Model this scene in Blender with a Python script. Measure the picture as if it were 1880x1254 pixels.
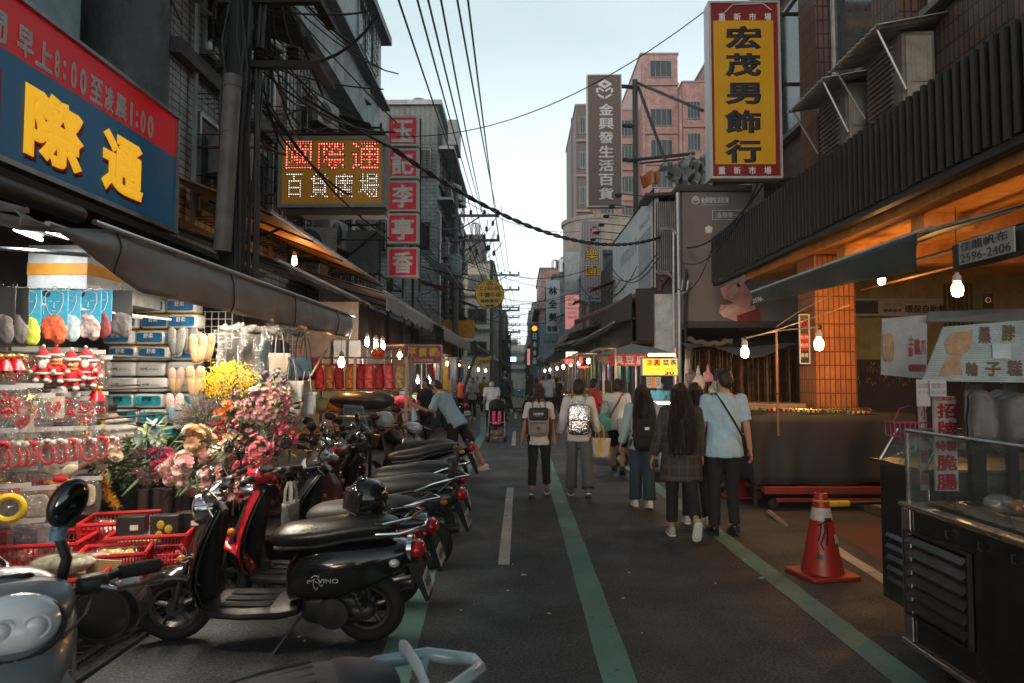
import bpy, bmesh, math, random
from mathutils import Vector, Matrix, noise
V=Vector; R=math.radians; sin=math.sin; cos=math.cos; pi=math.pi
rnd=random.Random(7)
for o in list(bpy.data.objects): bpy.data.objects.remove(o)
SC=bpy.context.scene; COL=SC.collection
# ---------------------------------------------------------------- camera
cd=bpy.data.cameras.new('camera'); CAM=bpy.data.objects.new('camera',cd); COL.objects.link(CAM); SC.camera=CAM
cd.lens=24; cd.sensor_width=36; cd.clip_start=.05; cd.clip_end=2000
CAM.location=(0,0,1.65); CAM.rotation_euler=(R(90+2.88),0,R(.64))
cd.dof.use_dof=True; cd.dof.focus_distance=6.5; cd.dof.aperture_fstop=4.5
# ---------------------------------------------------------------- world, sun, exposure
SUN_EL,SUN_ROT=6,200
w=bpy.data.worlds.new('World'); SC.world=w; w.use_nodes=True; nt=w.node_tree
bg=nt.nodes['Background']; sky=nt.nodes.new('ShaderNodeTexSky'); sky.sky_type='NISHITA'; sky.sun_disc=False
sky.sun_elevation=R(SUN_EL); sky.sun_rotation=R(SUN_ROT); sky.altitude=50; sky.air_density=1.0; sky.dust_density=3.0; sky.ozone_density=2.0
tcw=nt.nodes.new('ShaderNodeTexCoord'); nz=nt.nodes.new('ShaderNodeTexNoise'); nz.inputs['Scale'].default_value=2.2; nz.inputs['Detail'].default_value=5
mp=nt.nodes.new('ShaderNodeMapping'); mp.inputs['Scale'].default_value=(1,1,2.4)
nt.links.new(tcw.outputs['Generated'],mp.inputs['Vector']); nt.links.new(mp.outputs['Vector'],nz.inputs['Vector'])
mr=nt.nodes.new('ShaderNodeMapRange'); mr.inputs['From Min'].default_value=.35; mr.inputs['From Max'].default_value=.75; mr.inputs['To Min'].default_value=.72; mr.inputs['To Max'].default_value=.97
nt.links.new(nz.outputs['Fac'],mr.inputs['Value'])
mx=nt.nodes.new('ShaderNodeMix'); mx.data_type='RGBA'; 
sx_=nt.nodes.new('ShaderNodeSeparateXYZ'); nt.links.new(tcw.outputs['Generated'],sx_.inputs[0]); cr_=nt.nodes.new('ShaderNodeValToRGB'); nt.links.new(sx_.outputs[2],cr_.inputs[0])
for i_,(po,c_) in enumerate([(0,(1.0,1.04,1.03)),(.14,(.84,.91,.91)),(.45,(.44,.53,.545)),(1,(.05,.068,.075))]):
    e_=cr_.color_ramp.elements[i_] if i_<2 else cr_.color_ramp.elements.new(po); e_.position=po; e_.color=(*c_,1)
vm_=nt.nodes.new('ShaderNodeVectorMath'); vm_.operation='SCALE'; yr_=nt.nodes.new('ShaderNodeMapRange'); nt.links.new(sx_.outputs[1],yr_.inputs[0]); yr_.inputs[1].default_value=-.5; yr_.inputs[2].default_value=.75; yr_.inputs[3].default_value=5.6; yr_.inputs[4].default_value=9.5; nt.links.new(yr_.outputs[0],vm_.inputs['Scale']); nt.links.new(cr_.outputs[0],vm_.inputs[0]); nt.links.new(vm_.outputs[0],mx.inputs[7])
nt.links.new(mr.outputs['Result'],mx.inputs[0]); nt.links.new(sky.outputs[0],mx.inputs[6]); nt.links.new(mx.outputs[2],bg.inputs[0]); bg.inputs[1].default_value=.13
sd=bpy.data.lights.new('sun','SUN'); sd.energy=.5; sd.angle=R(12); sd.color=(1,.8,.7); SUN=bpy.data.objects.new('sun',sd); COL.objects.link(SUN)
SUN.rotation_euler=(R(90-SUN_EL),0,R(180-SUN_ROT)); SUN.location=(0,-20,20)
vs=SC.view_settings; vs.view_transform='Standard'; vs.look='None'; vs.gamma=1; vs.exposure=.7; vs.use_curve_mapping=False
SC.cycles.max_bounces=6; SC.cycles.diffuse_bounces=3; SC.cycles.glossy_bounces=3; SC.cycles.transmission_bounces=4; SC.cycles.transparent_max_bounces=12
SC.cycles.sample_clamp_indirect=4; SC.cycles.caustics_reflective=False; SC.cycles.caustics_refractive=False
# ---------------------------------------------------------------- pixel of the photograph -> place
CM=CAM.rotation_euler.to_matrix(); CL=V(CAM.location); FP=24/36*1880
def ray(px,py): return CM@V(((px-940)/FP,(627-py)/FP,-1))
def W(px,py,Y): d=ray(px,py); return CL+d*(Y/d.y)
def XW(px,py,X): d=ray(px,py); return CL+d*((X-CL.x)/d.x)
def G(px,py,z=0): d=ray(px,py); return CL+d*((z-CL.z)/d.z)
# ---------------------------------------------------------------- materials
MATS={}
def mat(name,c,rough=.6,metal=0,var=.25,vs=6,bump=.0,bs=40,emit=None,es=1,alpha=None,trans=0,coat=0,spec=.5,dirt=0):
    if name in MATS: return MATS[name]
    m=bpy.data.materials.new(name); MATS[name]=m; m.use_nodes=True; n=m.node_tree; b=n.nodes['Principled BSDF']
    c=tuple(c)[:3]; L=n.links.new; N=n.nodes.new
    b.inputs['Roughness'].default_value=rough; b.inputs['Metallic'].default_value=metal; b.inputs['Specular IOR Level'].default_value=spec
    b.inputs['Base Color'].default_value=(*c,1)
    if coat: b.inputs['Coat Weight'].default_value=coat; b.inputs['Coat Roughness'].default_value=.06
    if trans: b.inputs['Transmission Weight'].default_value=trans
    if alpha is not None: b.inputs['Alpha'].default_value=alpha
    if emit: b.inputs['Emission Color'].default_value=(*emit,1); b.inputs['Emission Strength'].default_value=es
    if var or bump:
        tc=N('ShaderNodeTexCoord')
    if var:
        t=N('ShaderNodeTexNoise'); t.inputs['Scale'].default_value=vs; t.inputs['Detail'].default_value=6; t.inputs['Roughness'].default_value=.65; L(tc.outputs['Object'],t.inputs['Vector'])
        r=N('ShaderNodeMapRange'); r.inputs['From Min'].default_value=.3; r.inputs['From Max'].default_value=.7; r.inputs['To Min'].default_value=1-var; r.inputs['To Max'].default_value=1+var; L(t.outputs['Fac'],r.inputs['Value'])
        x=N('ShaderNodeMix'); x.data_type='RGBA'; x.blend_type='MULTIPLY'; x.inputs[0].default_value=1; x.inputs[6].default_value=(*c,1); L(r.outputs['Result'],x.inputs[7]); out=x.outputs[2]
        if dirt:
            t2=N('ShaderNodeTexNoise'); t2.inputs['Scale'].default_value=1.3; t2.inputs['Detail'].default_value=9; t2.inputs['Roughness'].default_value=.75
            mp=N('ShaderNodeMapping'); mp.inputs['Scale'].default_value=(1.6,1.6,.45); L(tc.outputs['Object'],mp.inputs['Vector']); L(mp.outputs['Vector'],t2.inputs['Vector'])
            cr=N('ShaderNodeMapRange'); cr.inputs['From Min'].default_value=.45; cr.inputs['From Max'].default_value=.68; cr.inputs['To Max'].default_value=dirt; L(t2.outputs['Fac'],cr.inputs['Value'])
            y=N('ShaderNodeMix'); y.data_type='RGBA'; y.inputs[7].default_value=(.028,.024,.02,1); L(cr.outputs['Result'],y.inputs[0]); L(out,y.inputs[6]); out=y.outputs[2]
        L(out,b.inputs['Base Color'])
        r2=N('ShaderNodeMapRange'); r2.inputs['To Min'].default_value=max(.02,rough-.12); r2.inputs['To Max'].default_value=min(1,rough+.15); L(t.outputs['Fac'],r2.inputs['Value']); L(r2.outputs['Result'],b.inputs['Roughness'])
    if bump:
        t=N('ShaderNodeTexNoise'); t.inputs['Scale'].default_value=bs; t.inputs['Detail'].default_value=5; L(tc.outputs['Object'],t.inputs['Vector'])
        bm=N('ShaderNodeBump'); bm.inputs['Strength'].default_value=bump; bm.inputs['Distance'].default_value=.02; L(t.outputs['Fac'],bm.inputs['Height']); L(bm.outputs['Normal'],b.inputs['Normal'])
    return m
def mat_tile(name,c1,c2,mortar,bw,bh,ax='y',rough=.5,bump=.5,off=.5,dirt=.0,ms=.012):
    if name in MATS: return MATS[name]
    m=mat(name,c1,rough,var=0); n=m.node_tree; L=n.links.new; N=n.nodes.new; b=n.nodes['Principled BSDF']
    tc=N('ShaderNodeTexCoord'); sp=N('ShaderNodeSeparateXYZ'); cb=N('ShaderNodeCombineXYZ'); L(tc.outputs['Object'],sp.inputs[0])
    if ax=='xy':
        ad=N('ShaderNodeMath'); L(sp.outputs[0],ad.inputs[0]); L(sp.outputs[1],ad.inputs[1]); L(ad.outputs[0],cb.inputs[0])
    else: L(sp.outputs[{'x':0,'y':1}[ax]],cb.inputs[0])
    L(sp.outputs[2],cb.inputs[1])
    t=N('ShaderNodeTexBrick'); L(cb.outputs[0],t.inputs['Vector']); t.offset=off; t.inputs['Scale'].default_value=1
    t.inputs['Color1'].default_value=(*c1,1); t.inputs['Color2'].default_value=(*c2,1); t.inputs['Mortar'].default_value=(*mortar,1)
    t.inputs['Brick Width'].default_value=bw; t.inputs['Row Height'].default_value=bh; t.inputs['Mortar Size'].default_value=ms; t.inputs['Mortar Smooth'].default_value=.3
    ns=N('ShaderNodeTexNoise'); ns.inputs['Scale'].default_value=1.4; ns.inputs['Detail'].default_value=9; ns.inputs['Roughness'].default_value=.7; L(tc.outputs['Object'],ns.inputs['Vector'])
    r=N('ShaderNodeMapRange'); r.inputs['From Min'].default_value=.3; r.inputs['From Max'].default_value=.7; r.inputs['To Min'].default_value=.6-dirt*.3; r.inputs['To Max'].default_value=1.2; L(ns.outputs['Fac'],r.inputs['Value'])
    x=N('ShaderNodeMix'); x.data_type='RGBA'; x.blend_type='MULTIPLY'; x.inputs[0].default_value=1; L(t.outputs['Color'],x.inputs[6]); L(r.outputs['Result'],x.inputs[7]); L(x.outputs[2],b.inputs['Base Color'])
    bm=N('ShaderNodeBump'); bm.invert=True; bm.inputs['Strength'].default_value=bump; bm.inputs['Distance'].default_value=.02; L(t.outputs['Fac'],bm.inputs['Height']); L(bm.outputs['Normal'],b.inputs['Normal'])
    return m
def mat_wave(name,c,period,ax='x',rough=.5,metal=0,strength=.8,c2=None,dirt=.3):
    """corrugation as bump (and, with c2, a printed stripe) across axis ax"""
    if name in MATS: return MATS[name]
    m=mat(name,c,rough,metal,var=.2,dirt=dirt); n=m.node_tree; L=n.links.new; N=n.nodes.new; b=n.nodes['Principled BSDF']
    tc=N('ShaderNodeTexCoord'); t=N('ShaderNodeTexWave'); t.wave_type='BANDS'; t.bands_direction=ax.upper(); t.inputs['Scale'].default_value=.314/period*1.0; L(tc.outputs['Object'],t.inputs['Vector'])
    bm=N('ShaderNodeBump'); bm.inputs['Strength'].default_value=strength; bm.inputs['Distance'].default_value=.03; L(t.outputs['Fac'],bm.inputs['Height']); L(bm.outputs['Normal'],b.inputs['Normal'])
    if c2:
        src=b.inputs['Base Color'].links[0].from_socket; x=N('ShaderNodeMix'); x.data_type='RGBA'; x.inputs[7].default_value=(*c2,1); L(t.outputs['Fac'],x.inputs[0]); L(src,x.inputs[6]); L(x.outputs[2],b.inputs['Base Color'])
    return m
def mat_film(name,tint=(1,1,1),op=.25,rough=.08,bs=14,bump=.9):
    """clear crinkled plastic"""
    if name in MATS: return MATS[name]
    m=bpy.data.materials.new(name); MATS[name]=m; m.use_nodes=True; n=m.node_tree; n.nodes.clear(); L=n.links.new; N=n.nodes.new
    o=N('ShaderNodeOutputMaterial'); tr=N('ShaderNodeBsdfTransparent'); tr.inputs[0].default_value=(*tint,1); gl=N('ShaderNodeBsdfGlossy'); gl.inputs['Roughness'].default_value=rough; df=N('ShaderNodeBsdfDiffuse'); df.inputs[0].default_value=(.5,.5,.5,1)
    tc=N('ShaderNodeTexCoord'); t=N('ShaderNodeTexNoise'); t.inputs['Scale'].default_value=bs; t.inputs['Detail'].default_value=3; L(tc.outputs['Object'],t.inputs['Vector'])
    bm=N('ShaderNodeBump'); bm.inputs['Strength'].default_value=bump; bm.inputs['Distance'].default_value=.06; L(t.outputs['Fac'],bm.inputs['Height']); L(bm.outputs['Normal'],gl.inputs['Normal'])
    m1=N('ShaderNodeMixShader'); m1.inputs[0].default_value=.6; L(df.outputs[0],m1.inputs[1]); L(gl.outputs[0],m1.inputs[2])
    mx=N('ShaderNodeMixShader'); mx.inputs[0].default_value=op; L(tr.outputs[0],mx.inputs[1]); L(m1.outputs[0],mx.inputs[2]); L(mx.outputs[0],o.inputs[0])
    return m
def glow(name,c,s): return mat(name,(.8,.8,.8),.4,var=0,emit=c,es=s)
# ---------------------------------------------------------------- mesh builder
class MB:
    def __init__(s): s.v=[]; s.f=[]; s.m=[]; s.k=0; s.T=None
    def add(s,vs,fs,k=None):
        b=len(s.v); T=s.T
        s.v+=[T@V(p) for p in vs] if T is not None else [V(p) for p in vs]
        s.f+=[[i+b for i in f] for f in fs]; s.m+=[s.k if k is None else k]*len(fs); return s
    def bx(s,x0,x1,y0,y1,z0,z1,k=None):
        return s.add([(x0,y0,z0),(x1,y0,z0),(x1,y1,z0),(x0,y1,z0),(x0,y0,z1),(x1,y0,z1),(x1,y1,z1),(x0,y1,z1)],
          [(0,3,2,1),(4,5,6,7),(0,1,5,4),(1,2,6,5),(2,3,7,6),(3,0,4,7)],k)
    def box(s,c,d,rot=None,k=None):
        M=rot or Matrix.Identity(3); c=V(c); P=[]
        for z in(-.5,.5):
            for x,y in((-.5,-.5),(.5,-.5),(.5,.5),(-.5,.5)): P.append(c+M@V((x*d[0],y*d[1],z*d[2])))
        return s.add(P,[(0,3,2,1),(4,5,6,7),(0,1,5,4),(1,2,6,5),(2,3,7,6),(3,0,4,7)],k)
    def loft(s,rings,cap=True,closed=False,k=None):
        n=len(rings[0]); P=[p for r in rings for p in r]; F=[]; m=len(rings)
        for i in range(m if closed else m-1):
            a=i*n; b=((i+1)%m)*n
            for j in range(n): F.append((a+j,a+(j+1)%n,b+(j+1)%n,b+j))
        if cap and not closed: F.append(tuple(range(n))[::-1]); F.append(tuple((m-1)*n+j for j in range(n)))
        return s.add(P,F,k)
    def tube(s,pts,r,n=8,cap=True,closed=False,k=None):
        pts=[V(p) for p in pts]; m=len(pts); rs=r if isinstance(r,(list,tuple)) else [r]*m; rings=[]; u=None
        for i,p in enumerate(pts):
            if closed: t=pts[(i+1)%m]-pts[i-1]
            else: t=pts[min(i+1,m-1)]-pts[max(i-1,0)]
            if t.length<1e-9: t=V((0,0,1))
            t.normalize()
            if u is None: u=t.cross(V((0,0,1))) if abs(t.z)<.95 else t.cross(V((0,1,0)))
            u=u-t*u.dot(t)
            if u.length<1e-6: u=t.orthogonal()
            u.normalize(); v=t.cross(u); q=rs[i]
            ru,rv=(q if isinstance(q,(tuple,list)) else (q,q))
            rings.append([p+u*cos(2*pi*j/n)*ru+v*sin(2*pi*j/n)*rv for j in range(n)])
        return s.loft(rings,cap,closed,k)
    def ring(s,c,r,t,axis='y',n=24,m=8,k=None,T=None,tw=None):
        """torus"""
        c=V(c); tw=tw or t; rings=[]
        for i in range(n):
            a=2*pi*i/n; rr=[]
            for j in range(m):
                b=2*pi*j/m; q=r+t*cos(b); h=tw*sin(b)
                p={'y':V((q*cos(a),h,q*sin(a))),'x':V((h,q*cos(a),q*sin(a))),'z':V((q*cos(a),q*sin(a),h))}[axis]
                rr.append(c+(T@p if T else p))
            rings.append(rr)
        return s.loft(rings,False,True,k)
    def ball(s,c,r,nu=14,nv=9,M=None,k=None,z0=-1,z1=1,pw=1):
        c=V(c); r=(r,r,r) if not isinstance(r,(tuple,list)) else r; rings=[]
        a0=math.asin(z0); a1=math.asin(z1)
        for i in range(nv+1):
            a=a0+(a1-a0)*i/nv; rr=[]; ca=max(cos(a),.002)
            for j in range(nu):
                b=2*pi*j/nu; cb,sb=cos(b),sin(b)
                if pw!=1: cb=math.copysign(abs(cb)**pw,cb); sb=math.copysign(abs(sb)**pw,sb)
                p=V((r[0]*ca*cb,r[1]*ca*sb,r[2]*sin(a))); rr.append(c+(M@p if M else p))
            rings.append(rr)
        return s.loft(rings,True,False,k)
    def cap(s,a,b,ra,rb,n=10,k=None,fl=1):
        """tapered limb with round ends; fl flattens across"""
        a,b=V(a),V(b); d=(b-a)
        if d.length<1e-6: return s.ball(a,ra,k=k)
        d.normalize(); P=[];Rr=[]
        for q in(-1,-.8,-.45,0): P.append(a+d*ra*q); Rr.append(ra*math.sqrt(max(1-q*q,.001)))
        for q in(0,.45,.8,1): P.append(b+d*rb*q); Rr.append(rb*math.sqrt(max(1-q*q,.001)))
        return s.tube(P,[(x,x*fl) for x in Rr],n,k=k)
    def lathe(s,c,prof,n=20,axis='z',k=None,cap=True):
        c=V(c); rings=[]
        for r,h in prof:
            rr=[]
            for j in range(n):
                a=2*pi*j/n; p=(r*cos(a),r*sin(a),h); rr.append(c+V(p if axis=='z' else (p[0],p[2],p[1]) if axis=='y' else (p[2],p[0],p[1])))
            rings.append(rr)
        return s.loft(rings,cap,False,k)
    def prism(s,poly,o,u,v,d,k=None):
        """polygon (a,b) in plane o+a*u+b*v pushed along vector d"""
        o,u,v,d=V(o),V(u),V(v),V(d); A=[o+u*a+v*b for a,b in poly]; B=[p+d for p in A]; n=len(A)
        return s.add(A+B,[tuple(range(n))[::-1],tuple(range(n,2*n))]+[(i,(i+1)%n,n+(i+1)%n,n+i) for i in range(n)],k)
    def grid(s,fn,nu,nv,k=None):
        P=[fn(i/nu,j/nv) for i in range(nu+1) for j in range(nv+1)]
        return s.add(P,[(i*(nv+1)+j,(i+1)*(nv+1)+j,(i+1)*(nv+1)+j+1,i*(nv+1)+j+1) for i in range(nu) for j in range(nv)],k)
    def jitter(s,a,f=3,seed=0,start=0):
        for i in range(start,len(s.v)):
            p=s.v[i]; s.v[i]=p+noise.noise_vector(p*f+V((seed,seed*2.3,seed*.7)))*a
        return s
    def build(s,name,m,parent=None,smooth=True,ang=40,world=False,bevel=0,solid=0,remesh=0,sub=0,relax=3,base=False):
        me=bpy.data.meshes.new(name)
        off=V((0,0,0))
        if world and parent is not None: off=V(parent.location)
        if base and s.v:
            xs=[p.x for p in s.v]; ys=[p.y for p in s.v]; zs=[p.z for p in s.v]; off=V(((min(xs)+max(xs))/2,(min(ys)+max(ys))/2,min(zs)))
        me.from_pydata([tuple(p-off) for p in s.v],[],s.f)
        ms=m if isinstance(m,(list,tuple)) else [m]
        for q in ms: me.materials.append(q)
        if len(ms)>1: me.polygons.foreach_set('material_index',s.m)
        if remesh: me=do_remesh(me,remesh,relax)
        elif smooth: me.shade_smooth(); me.set_sharp_from_angle(angle=R(ang))
        o=bpy.data.objects.new(name,me); COL.objects.link(o)
        if base: o.location=off
        if parent is not None: o.parent=parent
        if solid: q=o.modifiers.new('solid','SOLIDIFY'); q.thickness=solid; q.offset=0
        if bevel: q=o.modifiers.new('bevel','BEVEL'); q.width=bevel; q.segments=2; q.limit_method='ANGLE'; q.angle_limit=R(40); q.harden_normals=False
        if sub: q=o.modifiers.new('sub','SUBSURF'); q.levels=sub; q.render_levels=sub
        return o
def do_remesh(me,vx,relax=3):
    t=bpy.data.objects.new('tmp',me); COL.objects.link(t)
    bm=bmesh.new(); bm.from_mesh(me); bmesh.ops.recalc_face_normals(bm,faces=bm.faces); bm.to_mesh(me); bm.free()
    q=t.modifiers.new('r','REMESH'); q.mode='VOXEL'; q.voxel_size=vx; q.use_smooth_shade=True
    if relax: q=t.modifiers.new('s','SMOOTH'); q.factor=.5; q.iterations=relax
    dg=bpy.context.evaluated_depsgraph_get(); n=bpy.data.meshes.new_from_object(t.evaluated_get(dg)); n.shade_smooth()
    ms=list(me.materials); bpy.data.objects.remove(t)
    n.materials.clear(); 
    for x in ms[:1]: n.materials.append(x)
    return n
# ---------------------------------------------------------------- things
def tag(o,label=None,cat=None,group=None,kind=None):
    if label: o['label']=label
    if cat: o['category']=cat
    if group: o['group']=group
    if kind: o['kind']=kind
    return o
def thing(name,label,cat,loc=(0,0,0),rz=0,group=None):
    o=bpy.data.objects.new(name,None); COL.objects.link(o); o.location=loc; o.rotation_euler=(0,0,rz); o.empty_display_size=.1
    return tag(o,label,cat,group)
KIDS={}
def copy_tree(o,parent=None,label=None):
    c=o.copy(); COL.objects.link(c); c.parent=parent
    for ch in [x for x in COL.objects if x.parent==o]: copy_tree(ch,c)
    if label: c['label']=label
    return c
def struct(name,mb,m,**k): return tag(mb.build(name,m,**k),kind='structure')
def lamp(parent,loc,c,power,r=.05,name='lamp_light'):
    l=bpy.data.lights.new(name,'POINT'); l.energy=power; l.color=c; l.shadow_soft_size=r
    o=bpy.data.objects.new(name,l); COL.objects.link(o); o.location=loc
    if parent is not None: o.parent=parent; o.location=V(loc)-V(parent.location)
    return o
def text(body,o,u,v,w,h,m,parent=None,bold=.02,name='lettering',d=.004,world=1,slant=0):
    """writing filling the box of width w and height h whose lower left corner is o, along unit vectors u and v"""
    cu=bpy.data.curves.new('t','FONT'); cu.body=body; cu.bevel_depth=bold; cu.bevel_resolution=0; cu.extrude=0; cu.resolution_u=3; cu.shear=slant
    t=bpy.data.objects.new('t',cu); COL.objects.link(t); dg=bpy.context.evaluated_depsgraph_get(); dg.update()
    me=bpy.data.meshes.new_from_object(t.evaluated_get(dg)); bpy.data.objects.remove(t)
    xs=[p.co.x for p in me.vertices]; ys=[p.co.y for p in me.vertices]
    if not xs: return None
    x0,x1,y0,y1=min(xs),max(xs),min(ys),max(ys); o,u,v=V(o),V(u),V(v); n=u.cross(v)
    if parent is not None and world: o=o-V(parent.location)
    zb=min(p.co.z for p in me.vertices); sz=.06*h/(y1-y0+1e-9)
    for p in me.vertices:
        p.co=n*((p.co.z-zb)*sz)+o+u*((p.co.x-x0)/(x1-x0+1e-9)*w)+v*((p.co.y-y0)/(y1-y0+1e-9)*h)+n*d
    me.materials.clear(); me.materials.append(m); ob=bpy.data.objects.new(name,me); COL.objects.link(ob); ob.name=name
    if parent is not None: ob.parent=parent
    return ob
def cable(p0,p1,sag,r,n=16,name='overhead_cable',label=None,m=None,group=None,twist=0):
    p0,p1=V(p0),V(p1); P=[]
    for i in range(n+1):
        t=i/n; p=p0.lerp(p1,t); p.z-=sag*4*t*(1-t); P.append(p)
    mb=MB()
    if twist:
        for ph in(0,pi):
            Q=[]; NN=n*5
            for i in range(NN+1):
                t=i/NN; p=p0.lerp(p1,t); p.z-=sag*4*t*(1-t); a=ph+t*twist; Q.append(p+V((0,cos(a),sin(a)))*r)
            mb.tube(Q,r*.9,5)
    else: mb.tube(P,r,5)
    o=mb.build(name,m or mat('black_rubber',(.01,.01,.011),.5,var=.1),base=1)
    return tag(o,label,'cable',group)
# ================================================================ ground
def asphalt():
    m=mat('asphalt',(.05,.05,.052),.82,var=0); n=m.node_tree; L=n.links.new; N=n.nodes.new; b=n.nodes['Principled BSDF']; tc=N('ShaderNodeTexCoord')
    def no(s,d,r=.6):
        t=N('ShaderNodeTexNoise'); t.inputs['Scale'].default_value=s; t.inputs['Detail'].default_value=d; t.inputs['Roughness'].default_value=r; L(tc.outputs['Object'],t.inputs['Vector']); return t.outputs['Fac']
    def rng(i,a,b_,c,d):
        r=N('ShaderNodeMapRange'); L(i,r.inputs['Value'])
        for k,v in zip(('From Min','From Max','To Min','To Max'),(a,b_,c,d)): r.inputs[k].default_value=v
        return r.outputs['Result']
    def mul(x,y):
        q=N('ShaderNodeMath'); q.operation='MULTIPLY'; L(x,q.inputs[0]); L(y,q.inputs[1]); return q.outputs[0]
    big=rng(no(.9,8,.75),.32,.68,.55,1.35); fine=rng(no(58,4),.36,.66,.3,1.9); f=mul(big,fine)
    cr=N('ShaderNodeTexVoronoi'); cr.feature='DISTANCE_TO_EDGE'; cr.inputs['Scale'].default_value=.55; cr.inputs['Randomness'].default_value=1
    mp=N('ShaderNodeVectorMath'); mp.operation='ADD'; nn=N('ShaderNodeTexNoise'); nn.inputs['Scale'].default_value=2.5; nn.inputs['Detail'].default_value=6; L(tc.outputs['Object'],nn.inputs['Vector']); L(tc.outputs['Object'],mp.inputs[0]); L(nn.outputs['Color'],mp.inputs[1]); L(mp.outputs[0],cr.inputs['Vector'])
    f=mul(f,rng(cr.outputs['Distance'],0,.006,.72,1))
    x=N('ShaderNodeMix'); x.data_type='RGBA'; x.blend_type='MULTIPLY'; x.inputs[0].default_value=1; x.inputs[6].default_value=(.037,.043,.049,1); L(f,x.inputs[7])
    v=N('ShaderNodeTexVoronoi'); v.inputs['Scale'].default_value=60; L(tc.outputs['Object'],v.inputs['Vector'])
    sp=rng(v.outputs['Distance'],.10,.16,1,0); gate=rng(no(23,2),.50,.55,0,1); s2=mul(sp,gate)
    y=N('ShaderNodeMix'); y.data_type='RGBA'; y.inputs[7].default_value=(.3,.3,.3,1); L(s2,y.inputs[0]); L(x.outputs[2],y.inputs[6]); L(y.outputs[2],b.inputs['Base Color'])
    bm=N('ShaderNodeBump'); bm.inputs['Strength'].default_value=.55; bm.inputs['Distance'].default_value=.006; L(no(90,4),bm.inputs['Height']); L(bm.outputs['Normal'],b.inputs['Normal'])
    L(rng(no(1.7,5),.3,.7,.62,.9),b.inputs['Roughness']); return m
def worn_paint(name,c,wear=.5,under=(.055,.052,.052)):
    m=mat(name,c,.75,var=0); n=m.node_tree; L=n.links.new; N=n.nodes.new; b=n.nodes['Principled BSDF']; tc=N('ShaderNodeTexCoord')
    t=N('ShaderNodeTexNoise'); t.inputs['Scale'].default_value=9; t.inputs['Detail'].default_value=12; t.inputs['Roughness'].default_value=.8; L(tc.outputs['Object'],t.inputs['Vector'])
    r=N('ShaderNodeMapRange'); r.inputs['From Min'].default_value=wear; r.inputs['From Max'].default_value=wear+.08; L(t.outputs['Fac'],r.inputs['Value'])
    t2=N('ShaderNodeTexNoise'); t2.inputs['Scale'].default_value=1.5; t2.inputs['Detail'].default_value=7; L(tc.outputs['Object'],t2.inputs['Vector'])
    r2=N('ShaderNodeMapRange'); r2.inputs['From Min'].default_value=.3; r2.inputs['From Max'].default_value=.7; r2.inputs['To Min'].default_value=.65; r2.inputs['To Max'].default_value=1.15; L(t2.outputs['Fac'],r2.inputs['Value'])
    a=N('ShaderNodeMix'); a.data_type='RGBA'; a.blend_type='MULTIPLY'; a.inputs[0].default_value=1; a.inputs[6].default_value=(*c,1); L(r2.outputs['Result'],a.inputs[7])
    x=N('ShaderNodeMix'); x.data_type='RGBA'; x.inputs[7].default_value=(*under,1); L(r.outputs['Result'],x.inputs[0]); L(a.outputs[2],x.inputs[6]); L(x.outputs[2],b.inputs['Base Color'])
    bm=N('ShaderNodeBump'); bm.inputs['Strength'].default_value=.4; bm.inputs['Distance'].default_value=.005; t3=N('ShaderNodeTexNoise'); t3.inputs['Scale'].default_value=120; L(tc.outputs['Object'],t3.inputs['Vector']); L(t3.outputs['Fac'],bm.inputs['Height']); L(bm.outputs['Normal'],b.inputs['Normal'])
    return m
g=MB(); g.grid(lambda a,b:V((-90+180*a,-20+520*b,0)),12,30); struct('road',g,asphalt(),smooth=0)
GREEN=worn_paint('green_paint',(.115,.25,.225),.57); WHITE=worn_paint('white_paint',(.5,.5,.45),.56); REDP=worn_paint('red_paint',(.10,.03,.028),.5)
def strip(pts,w,z=.004):
    mb=MB(); P=[V(p) for p in pts]; n=len(P); vs_=[]
    for i,p in enumerate(P):
        t=(P[min(i+1,n-1)]-P[max(i-1,0)]).normalized(); s=V((t.y,-t.x,0)); ww=w*(1+.07*noise.noise(V((i*.9,w,3)))+.03*sin(i*2.3))
        vs_+=[p-s*ww/2+V((0,0,z)),p+s*ww/2+V((0,0,z))]
    mb.add(vs_,[(2*i,2*i+1,2*i+3,2*i+2) for i in range(n-1)]); return mb
def dense(pts,k=26):
    o=[]
    for a,b in zip(pts,pts[1:]):
        for i in range(k): o.append(V(a).lerp(V(b),i/k))
    return o+[V(pts[-1])]
struct('green_road_line',strip(dense([(.54,-3,0),(.54,8,0),(.52,16,0),(.45,26,0)]),.19),GREEN)
struct('green_road_line',strip(dense([(2.12,-3,0),(2.1,4,0),(2.06,9,0),(1.9,16,0),(1.75,26,0)]),.19),GREEN)
struct('green_road_line',strip(dense([(-.62,2.6,0),(-.72,4.2,0),(-.86,7,0),(-.93,11,0),(-1.0,14.5,0),(-1.05,20,0),(-1.6,30,0)]),.2),GREEN)
for i in range(9):
    y=6.05+10.2*i; struct('white_lane_dash',strip(dense([(-.14-.004*i*2,y,0),(-.14-.01*i,y+4.1,0)],3),.1),WHITE)
struct('white_road_line',strip(dense([G(1500,985),G(1560,1025),G(1640,1075),G(1720,1130)],3),.12),WHITE)
struct('red_road_patch',strip([G(1560,965),G(1700,1040)],.6,.003),REDP)
# kerb and pavement under the arcades
PAV=mat_tile('paving',(.16,.15,.14),(.12,.115,.11),(.06,.06,.06),.3,.3,'xy',.7)
mb=MB(); mb.bx(4.2,30,-15,300,0,.12); struct('right_pavement',mb,mat('pavement_concrete',(.13,.125,.12),.8,dirt=.4),bevel=.01)
mb=MB(); mb.bx(-30,-4.2,-15,300,0,.12); struct('left_pavement',mb,MATS['pavement_concrete'],bevel=.01)
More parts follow.
